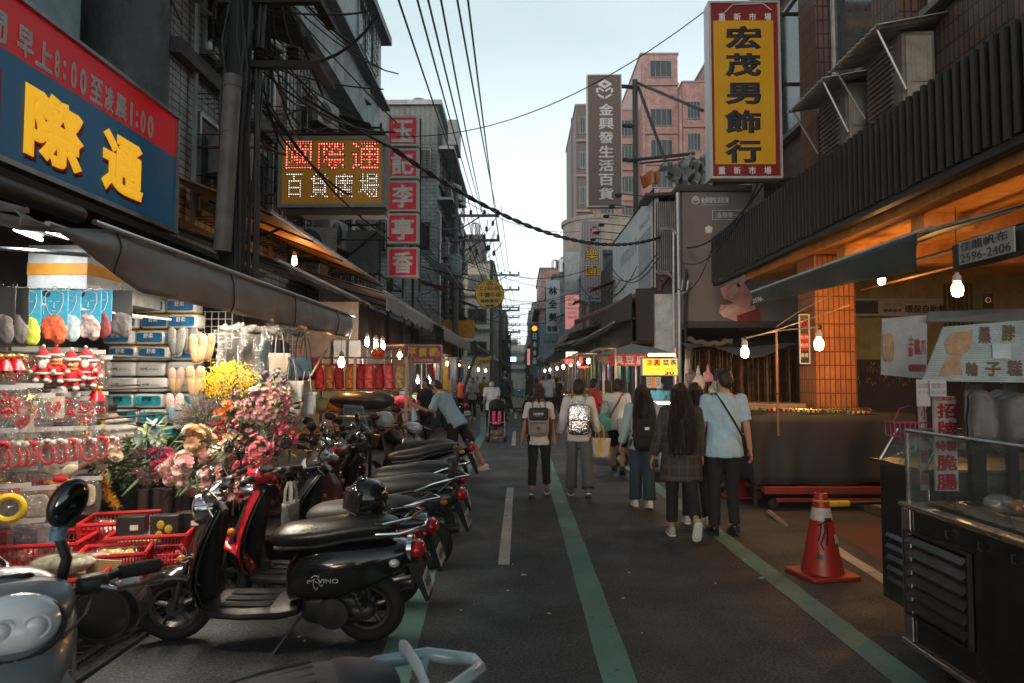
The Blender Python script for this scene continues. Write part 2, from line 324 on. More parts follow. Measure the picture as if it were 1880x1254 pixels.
# litter
LIT=mat('litter_paper',(.6,.6,.58),.7)
for i,(px,py,s) in enumerate([(967,1056,.03),(1030,923,.02),(1100,815,.02),(1012,1128,.02),(545,1172,.02),(560,1180,.02),(1395,1063,.025),*[(rnd.randint(620,1560),rnd.randint(800,1240),.006+.012*rnd.random()) for _ in range(24)],(963,836,.02),(1142,1100,.015)]):
    p=G(px,py); mb=MB(); a=rnd.random()*3; mb.prism([(0,0),(s*1.5,s*.2),(s*1.1,s),(s*.2,s*.6)],p+V((0,0,.004)),(cos(a),sin(a),0),(-sin(a),cos(a),0),(0,0,.004))
    tag(mb.build('paper_scrap',LIT,base=1),'tiny pale paper scrap lying on the asphalt','litter','paper scraps on the road')
# ================================================================ shared materials
CONC=mat('concrete_wall',(.20,.20,.19),.85,var=.3,vs=3,bump=.3,bs=12,dirt=.75)
CONCD=mat('dark_concrete',(.09,.09,.088),.85,var=.3,vs=3,bump=.3,dirt=.7)
CONCL=mat('pale_concrete',(.42,.42,.40),.8,var=.2,vs=2,dirt=.5)
TILEW=mat_tile('white_wall_tile',(.42,.41,.39),(.34,.34,.33),(.04,.04,.04),.2,.1,'xy',.5,off=0,dirt=.6)
TILEP=mat_tile('pinkish_wall_tile',(.34,.24,.20),(.30,.21,.18),(.10,.08,.07),.2,.065,'xy',.5,dirt=.6)
TILEG=mat_tile('grey_wall_tile',(.33,.36,.36),(.28,.31,.31),(.12,.12,.12),.3,.15,'xy',.55,dirt=.7)
BRICKT=mat_tile('brown_brick_tile',(.15,.088,.068),(.11,.066,.054),(.035,.03,.028),.075,.2,'xy',.55,off=0,bump=1,dirt=.4,ms=.01)
PINKT=mat_tile('pink_wall_tile',(.52,.30,.265),(.47,.265,.24),(.32,.18,.16),.5,.5,'xy',.6,off=0,dirt=.2)
FRAME=mat('window_aluminium',(.35,.36,.36),.4,.6,dirt=.4); GLASSD=mat('dark_glass',(.015,.02,.022),.08,spec=.8,var=.2); GLASSB=mat('bluish_glass',(.05,.075,.085),.1,spec=.8)
IRON=mat('rusty_iron',(.035,.028,.024),.7,.3,dirt=.4); STEEL=mat('stainless_steel',(.55,.55,.55),.28,1,var=.15,bump=.04,bs=3); GALV=mat('galvanised_steel',(.38,.39,.4),.45,.7,dirt=.4)
CORG=mat_wave('grey_corrugated_metal',(.36,.40,.41),.16,'y',.55,.2); CORGX=mat_wave('grey_corrugated_sheet',(.24,.27,.26),.2,'x',.6,.1)
BLACK=mat('black_paint',(.012,.012,.013),.5); BPLAST=mat('black_plastic',(.015,.015,.016),.42,bump=.1,bs=200); WPAINT=mat('white_paint_metal',(.62,.64,.64),.5,dirt=.25)
ACW=mat('air_conditioner_white',(.30,.29,.27),.5,dirt=.45); CREAM=mat('cream_paint',(.55,.52,.45),.6,dirt=.35)
WARM=(1,.45,.13)
# ================================================================ buildings
def win(p,o,u,w,h,bars=0,glass=None,cols=2,grille=None,sill=True,out=.05,fr=None):
    """window with lower left corner o, running along u, as frame > pane, sill"""
    o,u=V(o),V(u); n=u.cross(V((0,0,1))); z=V((0,0,1)); L=V(p.location); o=o-L
    def bar(mb,a,b,c,d,t0=0,t1=out): mb.prism([(a,c),(b,c),(b,d),(a,d)],o+n*t0,u,z,n*(t1-t0))
    f=MB(); t=.05; bar(f,0,w,0,t); bar(f,0,w,h-t,h); bar(f,0,t,t,h-t); bar(f,w-t,w,t,h-t)
    for i in range(1,cols): bar(f,w*i/cols-.02,w*i/cols+.02,t,h-t,0,out-.008)
    fo=f.build('window',fr or FRAME,p,smooth=0)
    g=MB(); bar(g,t,w-t,t,h-t,.004,.014); g.build('pane',glass or GLASSD,fo,smooth=0)
    if sill: s=MB(); bar(s,-.05,w+.05,-.07,0,0,.12); s.build('sill',CONC,fo,smooth=0)
    if bars:
        b=MB()
        for i in range(bars+1): bar(b,w*i/bars-.008,w*i/bars+.008,0,h,out+.1,out+.116)
        for i in range(int(bars*h/w)+1): bar(b,-.01,w+.01,h*i/int(bars*h/w+.001)-.008,h*i/int(bars*h/w+.001)+.008,out+.12,out+.13)
        for a in(0,w):
            for c in(0,h): bar(b,a-.01,a+.01,c-.01,c+.01,0,out+.1)
        b.build('grille',grille or IRON,fo,smooth=0)
    return fo
def cage(p,o,u,w,h,d,n=7,m=None):
    """projecting iron window cage"""
    o,u=V(o)-V(p.location),V(u); q=u.cross(V((0,0,1))); z=V((0,0,1)); b=MB(); r=.009
    for i in range(n+1):
        a=w*i/n; b.tube([o+u*a,o+u*a+q*d,o+u*a+q*d+z*h,o+u*a+z*h],r,4)
    for j in range(4):
        c=h*j/3; b.tube([o+z*c,o+q*d+z*c,o+u*w+q*d+z*c,o+u*w+z*c],r,4)
    return b.build('window_cage',m or IRON,p,smooth=0)
def acunit(label,c,face,s=(.85,.32,.6),group='air conditioners on the walls',shelf=True,m=None):
    """face: unit vector the fan looks along"""
    a=math.atan2(face[1],face[0])+pi/2; t=thing('air_conditioner',label,'air conditioner',c,a,group); w,d,h=s
    mb=MB(); mb.bx(-w/2,w/2,-d/2,d/2,0,h); mb.build('casing',m or ACW,t,bevel=.015)
    g=MB(); g.lathe((-w*.12,-d/2-.012,h/2),[(h*.40,0),(h*.42,.005),(h*.42,.012),(h*.36,.012)],20,'y'); 
    for k in range(4): g.ring((-w*.12,-d/2-.018,h/2),h*(.09+.085*k),.004,'y',18,4)
    g.build('fan_grille',BPLAST,t)
    q=MB()
    for k in range(8): q.bx(w*.28,w*.46,-d/2-.01,-d/2-.002,h*(.12+.095*k),h*(.15+.095*k))
    q.build('louvre',FRAME,t,smooth=0)
    if shelf: q=MB(); q.bx(-w/2-.05,w/2+.05,-d/2-.03,d/2+.05,-.04,-.003); q.tube([(-w*.4,-d/2,-.03),(-w*.4,d/2,-.4)],.015,5); q.tube([(w*.4,-d/2,-.03),(w*.4,d/2,-.4)],.015,5); q.build('bracket',IRON,t,smooth=0)
    return t
UL=V((0,1,0)); UR=V((0,-1,0)); UF=V((1,0,0))
def block(name,label,x0,x1,y0,y1,z0,z1,m,parapet=True,pm=None,group=None,cat='building'):
    t=thing(name,label,cat,((x0+x1)/2,(y0+y1)/2,z0),0,group); mb=MB(); mb.bx(x0,x1,y0,y1,z0,z1); mb.build('wall',m,t,world=1,smooth=0)
    if parapet: mb=MB(); e=.12; mb.bx(x0-e,x1+e,y0-e,y1+e,z1+.002,z1+.2); mb.build('roof',pm or CONC,t,world=1,smooth=0)
    return t
# --- left: near pale panel building and the tiled block with its grey top storeys
b=block('pale_panel_building','pale blue metal panelled block above the blue and red sign',-12,-5.05,-4,7.6,0,9.5,mat_wave('pale_blue_panel',(.30,.42,.47),.6,'y',.5,.1,.3))
b=block('tiled_building','grimy tiled building with dark grey top storeys behind the utility pole',-12,-4.45,8.4,19,0,8.2,TILEW,False)
mb=MB(); mb.bx(-12,-4.42,8.36,8.399,0,12); mb.build('end_wall',mat('stained_end_wall',(.14,.15,.148),.85,var=.35,vs=2,bump=.3,bs=8,dirt=.8),b,world=1)
mb=MB(); mb.bx(-12,-4.0,8.4,19.0,8.2,9.28); mb.build('parapet',mat('stained_parapet',(.34,.38,.385),.8,var=.3,vs=4,bump=.2,dirt=.55),b,world=1)
mb=MB(); mb.bx(-12,-3.96,8.4,19.06,9.282,11.2); mb.build('metal_cladding',CORG,b,world=1,smooth=0)
mb=MB(); mb.bx(-12,-3.7,8.4,19.3,11.2,11.42); mb.bx(-3.96,-3.72,8.4,19.3,9.27,9.33); mb.build('roof',mat('roof_flashing',(.11,.12,.125),.5,.4,dirt=.4),b,world=1,smooth=0)
win(b,(-3.96,16.2,9.7),UL,1.7,1.35,8); win(b,(-3.96,12.0,9.7),UL,1.6,1.35,8)
for k,(y,z,w_,h) in enumerate([(9.2,3.9,1.2,1.4),(11.2,4.0,1.3,1.5),(13.2,4.0,1.2,1.5),(15.6,3.9,1.5,1.7),(17.6,3.9,.9,1.8),(9.3,6.2,1.3,1.3),(11.4,6.3,1.3,1.3),(13.4,6.3,1.2,1.3),(15.4,6.2,1.2,1.4),(17.3,6.2,1.2,1.4)]):
    win(b,(-4.449,y,z),UL,w_,h,6 if k%2 else 0,glass=GLASSD if k%3 else GLASSB,fr=CREAM if k in(3,4) else None)
    if k in(0,1,5,6,8): cage(b,(-4.44,y-.1,z-.1),UL,w_+.2,h+.3,.42,8)
mb=MB(); mb.bx(-4.449,-4.30,8.4,19,5.75,5.95); mb.bx(-4.449,-4.33,8.4,19,3.5,3.66); mb.build('ledge',CONCD,b,world=1,smooth=0)
mb=MB(); mb.bx(-4.449,-4.25,14.9,15.25,3.66,5.75); mb.bx(-4.449,-4.25,17.15,17.45,3.66,5.75); mb.build('pilaster',CREAM,b,world=1)
def railing(p,o,u,w,h,d=.5,n=12,m=None,name='balcony_railing'):
    o,u=V(o)-V(p.location),V(u); q=u.cross(V((0,0,1))); z=V((0,0,1)); b=MB()
    for c in(.03,.5,1): b.tube([o+z*h*c,o+q*d+z*h*c,o+q*d+u*w+z*h*c,o+u*w+z*h*c],.014,5)
    for i in range(n+1):
        a=o+q*d+u*w*i/n; b.tube([a,a+z*h],.009,4)
        if i<n: b.ring(a+u*w/n/2+z*h*.28,w/n*.36,.006,'x',10,4)
    for k in(.33,.66,1):
        for e in(0,w): a=o+q*d*k+u*e; b.tube([a,a+z*h],.009,4)
    return b.build(name,m or IRON,p,smooth=0)
def slab(p,x0,x1,y0,y1,z0,z1,m=None,name='balcony_slab'): mb=MB(); mb.bx(x0,x1,y0,y1,z0,z1); return mb.build(name,m or CONCD,p,world=1,smooth=0)
railing(b,(-4.44,15.2,3.75),UL,1.9,.62); slab(b,-4.44,-3.9,15.1,17.2,3.6,3.74)
railing(b,(-4.44,17.4,3.75),UL,1.2,.62,n=7); slab(b,-4.44,-3.9,17.3,18.7,3.6,3.74)
railing(b,(-4.44,14.6,6.0),UL,2.6,.75,n=14); slab(b,-4.44,-3.9,14.5,17.3,5.84,5.98)
acunit('boxy air conditioner under the wide LED sign, nearer of two',(-4.05,13.3,3.95),(0.3,-1,0))
acunit('air conditioner under the wide LED sign, the upper farther one',(-4.05,14.6,4.4),(1,-.2,0))
acunit('air conditioner in an iron cage between blue sign and utility pole',(-4.15,9.7,4.5),(1,-.4,0),(.6,.35,.55))
acunit('air conditioner above the wide LED sign near the red sign column',(-4.0,16.6,6.1),(1,0,0))
# --- left: corrugated block behind the red sign column
b=block('corrugated_building','grey corrugated block behind the column of red signs',-12,-3.2,26,34,0,12.1,TILEG,False)
mb=MB(); mb.bx(-12,-3.19,25.97,34.05,10.6,12.12); mb.build('metal_cladding',CORGX,b,world=1,smooth=0)
mb=MB(); mb.bx(-12,-3.0,25.8,34.2,12.12,12.3); mb.build('roof',GALV,b,world=1,smooth=0)
for x in(-5.6,-4.3): win(b,(x,25.97,9.4),UF,.9,1.0,5); win(b,(x,25.97,6.4),UF,.9,1.2,5)
for y in(26.6,29,31.5):
    for z in(4.2,6.9,9.2):
        win(b,(-3.2,y,z),UL,1.6,1.3,5); cage(b,(-3.19,y-.1,z-.1),UL,1.8,1.6,.5,7)
slab(b,-3.2,-2.55,26.2,33.5,10.5,10.62,GALV,'canopy'); slab(b,-3.2,-2.6,26.2,33.5,8.5,8.6,GALV,'canopy'); slab(b,-3.2,-2.7,26.2,33.5,5.9,6.02,CONC)
slab(b,-2.8,-2.45,26.3,28,10.7,11.7,CORG,'roof_shed')
for k,(y,z) in enumerate([(27,6.3),(29.2,7.7),(31.4,6.4),(28,9.0),(30.2,9.3)]): acunit('air conditioner on the receding flank of the corrugated block, '+['lowest near','second up','lowest far','upper near','upper far'][k],(-2.75,y,z),(1,-.5,0))
b=block('narrow_grey_building','narrow grey house between corrugated block and wooden pole',-12,-3.9,34.2,46,0,9.8,CONC)
for y in(35,38,41): win(b,(-3.9,y,6),UL,1.8,1.3,4)
b=block('beige_building','beige house with dark top windows behind the round yellow sign',-12,-2.35,60,75,0,11.6,CREAM,True,CONC)
slab(b,-8,-2.2,59.3,60,8.6,8.75,CONC,'balcony_slab'); slab(b,-8,-2.2,59.3,60,5.6,5.75,CONC,'balcony_slab')
for z in(9.3,6.3,3.4):
    for x in(-4.6,-6.6): win(b,(x,60,z),UF,1.7,1.3,4)
b=block('water_tank_house','grey roof shed stacked on the beige house',-6.5,-3.4,62,70,11.85,14.4,CONC)
RN=['grey','brown','pale','tiled','stained','narrow','white','long']
def farrow(side,specs):
    for k,(xf,y0,y1,h,m,lab) in enumerate(specs):
        x0,x1=(xf-9,xf) if side<0 else (xf,xf+9)
        b=block('street_building',lab,x0,x1,y0,y1,0,h,m,True,None,'far houses along the market street'); u=UL if side<0 else UR
        nn=max(1,int((y1-y0)/5))
        for j in range(nn):
            for z in range(1,int((h-1)/3)):
                y=y0+(j+.25)*(y1-y0)/nn; win(b,(xf,y if side<0 else y+2.2,z*3+1.2),u,2.2,1.4,0,cols=3)
        for z in range(1,int((h-1)/3)):
            xx=xf-2.4 if side<0 else xf+.4
            win(b,(xx,y0,z*3+1.1),UF,1.6,1.4,0)
            xa,xb=(x0,xf+.7) if side<0 else (xf-.7,x1); slab(b,xa,xb,y0-.3,y1-.5,z*3-.1,z*3+.06,CONC)
farrow(-1,[(-2.5,80,98,12.5,TILEG,'grey tiled far house left of the street, nearest of the far row'),(-2.35,100,120,11,TILEP,'reddish far house left of the street past the beige house'),(-2.5,124,150,13,CONC,'stained concrete far house on the left'),(-2.8,155,185,12,CONCL,'pale far house on the left near the street end'),(-3.4,190,235,12.5,TILEG,'last grey house on the left before the street closes')])
farrow(1,[(2.6,52,68,9.2,TILEG,'grey house right of the street below the white vertical signs'),(2.3,75,92,13.4,PINKT,'pinkish far house right of the street'),(1.9,98,112,12,CONCL,'pale far house right of the street behind the dark sign'),(1.7,118,150,12.8,CONC,'tall stained far house on the right behind the dark sign'),(1.9,160,230,11,TILEG,'last house on the right before the street closes')])
b=block('end_building','pale low building closing the far end of the street',-12,14,255,262,0,13,CONCL)
for z in(3,6,9):
    mb=MB(); mb.bx(-12,14,254.6,254.99,z,z+1.3); mb.build('window',GLASSB,b,world=1,smooth=0)
b=block('far_tower','distant grey block above the street end',-7.5,-1,330,350,0,19,CONC)
# --- right: brick building with slatted fascia
b=thing('brick_building','brown brick tiled building with dark slatted fascia on the right','building',(6,8,0))
mb=MB(); mb.bx(4.35,12,-4,12.6,3.75,13); mb.build('wall',BRICKT,b,world=1,smooth=0)
for y in(3.2,5.3,7.55,9.6,11.7):
    mb=MB(); mb.bx(4.12,4.349,y-.28,y+.28,4.4,13)
    mb.build('pilaster',BRICKT,b,world=1,smooth=0)
for y in(3.5,5.9,8.1,10.3):
    for z in(5.5,8.4): win(b,(4.349,y+1.15 if y<11 else y,z),UR,1.2,2.1,0,glass=GLASSB,cols=1,fr=mat('white_window_frame',(.4,.42,.42),.5))
mb=MB(); mb.bx(4.1,4.349,-4,12.6,8.0,8.3); mb.bx(4.05,4.349,-4,12.6,3.6,3.74); mb.build('ledge',CONCD,b,world=1,smooth=0)
mb=MB(); mb.bx(4.2,12,-4,12.6,3.42,3.59); mb.build('ceiling',mat('arcade_ceiling',(.68,.32,.07),.7,dirt=.2),b,world=1,smooth=0)
mb=MB(); mb.bx(9,9.2,-4,12.6,0,3.42); mb.bx(5.1,9,11.9,12.1,0,3.42); mb.build('arcade_wall',mat('arcade_wall',(.24,.21,.08),.7,dirt=.4),b,world=1,smooth=0)
for y0,y1 in((9.9,10.7),(4.0,4.7)):
    mb=MB(); mb.bx(4.28,4.86,y0,y1-.2,0,3.42); mb.build('column',mat_tile('amber_brick_tile',(.50,.19,.06),(.40,.15,.05),(.13,.06,.03),.075,.2,'xy',.45,off=0,bump=1,ms=.008),b,world=1,smooth=0)
for k,(y,z) in enumerate(((5.2,3.05),(7.4,3.1),(9.2,3.05))):
    mb=MB(); mb.bx(4.4,9,y,y+.25,z+.12,3.419); mb.build('beam',mat('arcade_beam',(.6,.29,.08),.7,dirt=.3),b,world=1,smooth=0)
sf=thing('slatted_fascia','long dark vertical slatted screen across the brick building','screen',(4.0,8,3.6))
mb=MB(); mb.bx(4.02,4.04,1,14.0,3.62,4.48); mb.build('backing',mat('fascia_backing',(.006,.006,.006),.8,var=0),sf,world=1,smooth=0)
SLAT=mat('slat_metal',(.024,.023,.020),.5,.2)
mb=MB(); y=1.0
while y<14.05: q_=rnd.uniform(-.006,.006); mb.bx(3.965+q_,4.019,y+q_,y+.05+q_,3.58+q_*2,4.51+rnd.uniform(-.012,.008)); y+=.125
o=mb.build('slat',SLAT,sf,world=1,smooth=0); o['kind']='stuff'
mb=MB(); mb.bx(3.99,4.1,1,14.05,3.5,3.57); mb.build('frame',BLACK,sf,world=1,smooth=0)
# louvred ac housings with little corrugated roofs
for k,(y,z,lab) in enumerate([(8.62,4.5,'farther louvred air conditioner under a wavy little roof above the slats'),(7.38,4.5,'nearer louvred air conditioner under a wavy little roof above the slats')]):
    t=thing('roofed_air_conditioner',lab,'air conditioner',(4.0,y,z),0,'roofed air conditioners over the slatted fascia')
    HZ=mat('housing_grey',(.17,.16,.15),.6,dirt=.4)
    mb=MB(); mb.bx(.0,.34,-.36,.36,-.1,.76); mb.build('casing',HZ,t,bevel=.01)
    mb=MB()
    for i in range(11): mb.box((-.02,.05,.06+i*.06),(.045,.5,.016),Matrix.Rotation(R(-35),3,'Y'))
    mb.build('louvre',mat('louvre_grey',(.14,.13,.12),.6),t,smooth=0)
    mb=MB(); mb.bx(.03,.30,-.385,-.362,.02,.70); mb.bx(.08,.24,-.40,-.386,.2,.62); mb.build('access_panel',ACW,t,bevel=.01)
    rf=MB(); rf.grid(lambda a,b_:V((-.38+.72*b_,-.60+1.1*a,.70+.13*b_+.012*sin(a*70))),60,4); rf.build('roof',mat('wavy_roof',(.40,.42,.43),.5,.3,dirt=.3),t,solid=.012)
    mb=MB()
    for yy in(-.5,.42): mb.tube([(-.33,yy,.70),(-.02,yy*.9,.1)],.013,5)
    mb.build('strut',GALV,t,smooth=0)
# arcade fill: pipes, conduit, ceiling lamp fitting
for i,(z,r_) in enumerate(((2.95,.03),(3.0,.015),(2.88,.015))):
    mb=MB(); mb.tube([(4.5+i*.2,2,z),(4.5+i*.2,9.8,z)],r_,6); tag(mb.build('conduit',mat('conduit_rust',(.18,.11,.07),.6),base=1),['thick','thin upper','thin lower'][i]+' conduit running under the arcade ceiling','pipe')
# --- right: recess house with mural wall, pipes and white billboard
b=thing('mural_house','brown walled house carrying the big hand mural','building',(8,20,0))
mb=MB(); mb.bx(3.85,14,16.0,30,2.9,6.0); mb.build('wall',mat('taupe_wall',(.20,.175,.16),.75,var=.12,vs=1.5,dirt=.15),b,world=1,smooth=0)
mb=MB(); mb.bx(3.7,14,15.9,30,6.0,6.14); mb.build('roof',mat('dark_roof_edge',(.05,.045,.045),.6),b,world=1,smooth=0)
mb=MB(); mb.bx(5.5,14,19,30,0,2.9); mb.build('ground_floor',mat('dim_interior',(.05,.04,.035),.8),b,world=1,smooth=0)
mb=MB(); mb.bx(3.85,14,15.6,30,2.75,2.9); mb.build('canopy',mat('canopy_brown',(.06,.05,.045),.7,dirt=.4),b,world=1,smooth=0)
b=thing('shed_house','dark house with leaning gable roof behind the white billboard','building',(4,22,0))
mb=MB(); mb.bx(3.35,3.84,16.6,30,0,5.9); mb.build('wall',CONCD,b,world=1,smooth=0)
mb=MB(); mb.bx(2.85,3.34,16.62,16.75,2.5,3.78);mb.bx(2.75,2.77,16.8,23,2.5,3.7); mb.bx(2.77,3.34,16.76,23,2.45,2.5); mb.build('shop_front',mat('dark_red_board',(.045,.028,.025),.6,dirt=.3),b,world=1,smooth=0)
mb=MB(); p=W(1200,545,16.6); q=W(1243,650,16.6); mb.bx(p.x,q.x,16.45,16.59,q.z,p.z+.05); mb.bx(p.x,q.x,16.44,16.45,(p.z*.44+q.z*.56),(p.z*.44+q.z*.56)+.02,); mb.build('white_panel',mat('pale_panel',(.58,.63,.66),.6,dirt=.25),b,world=1,smooth=0)
mb=MB(); mb.prism([(0,0),(.95,.05),(1.0,.12),(0,.08)],(3.05,16.4,6.0),(1,0,0),(0,0,1),(0,1.0,0)); mb.build('gable_roof',mat('dark_roof_edge',(0,0,0)),b,world=1,smooth=0)
mb=MB(); 
for i in range(9): mb.bx(3.36+i*.05,3.38+i*.05,16.5,16.56,4.1,5.9)
mb.build('shutter',GALV,b,world=1,smooth=0)
# pink tower
def tower(x0,x1,y0,y1,h,lab,cols,zs,group='pink high rise blocks'):
    b=block('pink_tower',lab,x0,x1,y0,y1,0,h,PINKT,True,mat('pink_roof_edge',(.4,.26,.22),.7),group)
    for z in zs:
        mb=MB(); mb.bx(x0-.05,x1+.05,y0-.35,y0-.001,z-1.0,z-.75); mb.build('ledge',MATS['pink_roof_edge'],b,world=1,smooth=0)
        for x,w_ in cols: win(b,(x,y0,z),UF,w_,1.9,0,cols=4,out=.1)
    for x,w_ in cols: 
        mb=MB(); mb.bx(x-.9,x-.65,y0-.3,y0-.002,2,h-1.5); mb.build('rib',PINKT,b,world=1,smooth=0)
    return b
tower(13.6,17.7,75,92,37.6,'tallest pink tower block with small roof windows',[(14.6,2.4)],[12,15.5,19,22.5,26,29.5,35])
tower(7.9,13.4,77,92,32.0,'pink tower wing left of the tallest block',[(9.2,1.6),(11.6,1.6)],[12,15.5,19,22.5,26,29])
tower(17.75,20.2,73,92,33.5,'pink tower wing right of the tallest block',[(18.2,1.4)],[12,15.5,19,22.5,26,29.5])
tower(20.25,30,70,92,35.5,'pink tower end behind the yellow sign',[(22,2)],[12,15.5,19,22.5,26,29.5])
PINKT=mat('shaded_tower_tile',(.17,.13,.12),.7,var=.2,dirt=.2)  # darker copy of the tower tile, shade painted into its colour
tower(6.4,7.85,76,92,32.2,'narrow pink tower edge with painted shade standing left of the pole',[(6.7,.8)],[13,17,21,25,29])
b=thing('round_corner_building','pale building with rounded corner behind the narrow signs','building',(6.4,50,0))
mb=MB(); mb.lathe((0,3,0),[(3,0),(3,13.3),(3.15,13.3),(3.15,13.6),(0,13.6)],32); mb.bx(0,8,0,10,0,13.3); mb.build('wall',mat('weathered_beige',(.36,.31,.28),.75,var=.25,vs=1,dirt=.4),b)
mb=MB()
for k in range(5):
    a=pi+R(15)+k*R(24)
    for z in(9.6,6.2): mb.box((3.01*cos(a),3+3.01*sin(a),z),(.06,.95,1.6),Matrix.Rotation(a,3,'Z'))
mb.build('window',GLASSB,b,smooth=0)
b=block('mid_right_house','cluttered house right of the street between the billboard and the round building',3.6,9,31,45,0,7.2,CONC)
for y in(33,37,41): win(b,(3.6,y,4.2),UR,1.8,1.4,4)
# ================================================================ signs
SW=mat('sign_white',(.75,.75,.73),.5,var=.08); SY=mat('sign_yellow_letter',(.9,.52,.02),.5,var=.12,emit=(1,.5,.02),es=.42); SR=mat('sign_red',(.33,.008,.015),.45,var=.15,dirt=.12,emit=(1,.01,.02),es=.10)
SB=mat('sign_blue',(.003,.075,.19),.4,var=.2,vs=1.5,dirt=.12,emit=(.0,.25,.5),es=.05); SGR=mat('sign_grey_letter',(.72,.75,.75),.5,var=.1); SBK=mat('sign_black_letter',(.01,.012,.02),.5,var=0); SNAVY=mat('sign_navy_letter',(.01,.015,.035),.5,var=0)
ZU=V((0,0,1))
def facing(name,label,p0,p1,Y,d=.18,m=SW,frame=None,fw=.03,group=None,cat='sign',back=None):
    """box sign facing the camera; p0,p1 are opposite corners in the photo; returns thing and a pixel->point function"""
    a=W(p0[0],(p0[1]+p1[1])/2,Y); b=W(p1[0],(p0[1]+p1[1])/2,Y); z1=W((p0[0]+p1[0])/2,p0[1],Y).z; z0=W((p0[0]+p1[0])/2,p1[1],Y).z; x0,x1=a.x,b.x
    t=thing(name,label,cat,((x0+x1)/2,Y,z0),0,group)
    mb=MB(); mb.bx(x0+fw*.5,x1-fw*.5,Y,Y+d*.3,z0+fw*.5,z1-fw*.5); mb.build('panel',m,t,world=1,smooth=0)
    mb=MB(); mb.bx(x0,x1,Y+d*.3+.001,Y+d,z0,z1)
    if frame: mb.bx(x0,x1,Y-.02,Y+d*.3,z0,z0+fw); mb.bx(x0,x1,Y-.02,Y+d*.3,z1-fw,z1); mb.bx(x0,x0+fw,Y-.02,Y+d*.3,z0+fw,z1-fw); mb.bx(x1-fw,x1,Y-.02,Y+d*.3,z0+fw,z1-fw)
    mb.build('casing',frame or back or m,t,world=1,smooth=0)
    return t
def ftext(t,body,px0,py0,px1,py1,Y,m,bold=.02,d=.004,name='lettering'):
    o=W(px0,py1,Y); e=W(px1,py1,Y); h=W(px0,py0,Y); return text(body,o,UF,ZU,e.x-o.x,h.z-o.z,m,t,bold,name,d)
# 1 big blue and red sign
t=thing('shop_sign','big blue and red shop sign with yellow characters over the left stall','sign',(-3.5,4.5,3.14))
mb=MB(); mb.bx(-3.60,-3.5,2.0,6.81,3.14,3.87); mb.build('blue_panel',SB,t,world=1,smooth=0)
mb=MB(); mb.bx(-3.60,-3.5,2.0,6.81,3.872,4.26); mb.build('red_band',SR,t,world=1,smooth=0)
mb=MB(); mb.bx(-3.8,-3.601,2.0,6.83,3.12,4.28); mb.bx(-3.6,-3.47,2,6.84,3.09,3.13); mb.bx(-3.6,-3.47,2,6.84,4.27,4.3); mb.bx(-3.6,-3.48,6.812,6.85,3.13,4.27); mb.build('casing',GALV,t,world=1,smooth=0)
def ltext(t,body,X,y0,y1,z0,z1,m,bold=.03,d=.004): return text(body,(X,y0,z0),UL,ZU,y1-y0,z1-z0,m,t,bold,'lettering',d)
YX=lambda px:XW(px,300,-3.5).y
for ch,a,c in(('國',-135,-12),('際',38,150),('通',184,262)):
    a,c=YX(a),YX(c); z0=XW(220,361,-3.5).z; z1=XW(105,180,-3.5).z
    ltext(t,ch,-3.5,a+.03,c+.035,z0-.03,z1-.03,mat('sign_red_shadow',(.4,.01,.015),.5,var=0),.055,.004); ltext(t,ch,-3.5,a,c,z0,z1,SY,.05,.012)
ys=[(22,57),(57,92),(93,105),(107,120),(124,137),(141,156),(160,186),(187,207),(208,232),(234,244),(246,253),(255,266),(268,281)]
zb,zt=XW(230,226,-3.5).z,XW(230,180,-3.5).z
for ch,(a,c) in zip('早上8:00至凌晨1:00',ys):
    ya,yc=YX(a),YX(c); h=(zb,zt)
    if ch==':': h=(zb+.02,zt-.04)
    if ch in'1:': m_=(ya+yc)/2; ya,yc=m_-.03,m_+.025
    ltext(t,ch,-3.5,ya,yc-.015,h[0],h[1],SGR,.04)
ltext(t,'間',-3.5,YX(-40),YX(3),zb,zt,SGR,.04)
mb=MB(); mb.tube([(-3.75,6.7,4.2),(-4.5,6.9,4.2)],.03,6); mb.tube([(-3.75,6.7,3.3),(-4.5,6.9,3.3)],.03,6); mb.bx(-4.0,-3.82,6.35,6.8,2.2,3.1); mb.build('bracket',GALV,t,world=1)
# 2 LED box sign
LEDO=mat('led_panel_orange',(.32,.155,.012),.45,var=.12,emit=(1,.42,.02),es=.05)
t=facing('led_sign','wide orange LED box sign with red dotted characters hung over the street',(511,250),(708,381),9,.3,LEDO,mat('dirty_white_frame',(.36,.36,.33),.6,dirt=.4),.05)
def dots(name,base,c,e,s=.034):
    m=mat(name,base,.5,var=0); n=m.node_tree; L=n.links.new; N=n.nodes.new; b=n.nodes['Principled BSDF']; tc=N('ShaderNodeTexCoord'); sp=N('ShaderNodeSeparateXYZ'); L(tc.outputs['Object'],sp.inputs[0]); out=[]
    for i in(0,2):
        q=N('ShaderNodeMath'); q.operation='PINGPONG'; L(sp.outputs[i],q.inputs[0]); q.inputs[1].default_value=s/2; p=N('ShaderNodeMath'); p.operation='POWER'; L(q.outputs[0],p.inputs[0]); p.inputs[1].default_value=2; out.append(p.outputs[0])
    a=N('ShaderNodeMath'); L(out[0],a.inputs[0]); L(out[1],a.inputs[1]); k=N('ShaderNodeMath'); k.operation='LESS_THAN'; L(a.outputs[0],k.inputs[0]); k.inputs[1].default_value=(s*.27)**2
    f=N('ShaderNodeMath'); f.operation='MULTIPLY'; L(k.outputs[0],f.inputs[0]); f.inputs[1].default_value=e; L(f.outputs[0],b.inputs['Emission Strength']); b.inputs['Emission Color'].default_value=(*c,1); return m
LR=dots('led_red',(.16,.003,.004),(1,.12,.10),3.4,.036); LWm=dots('led_white',(.02,.012,.006),(1,.93,.85),1.3,.03)
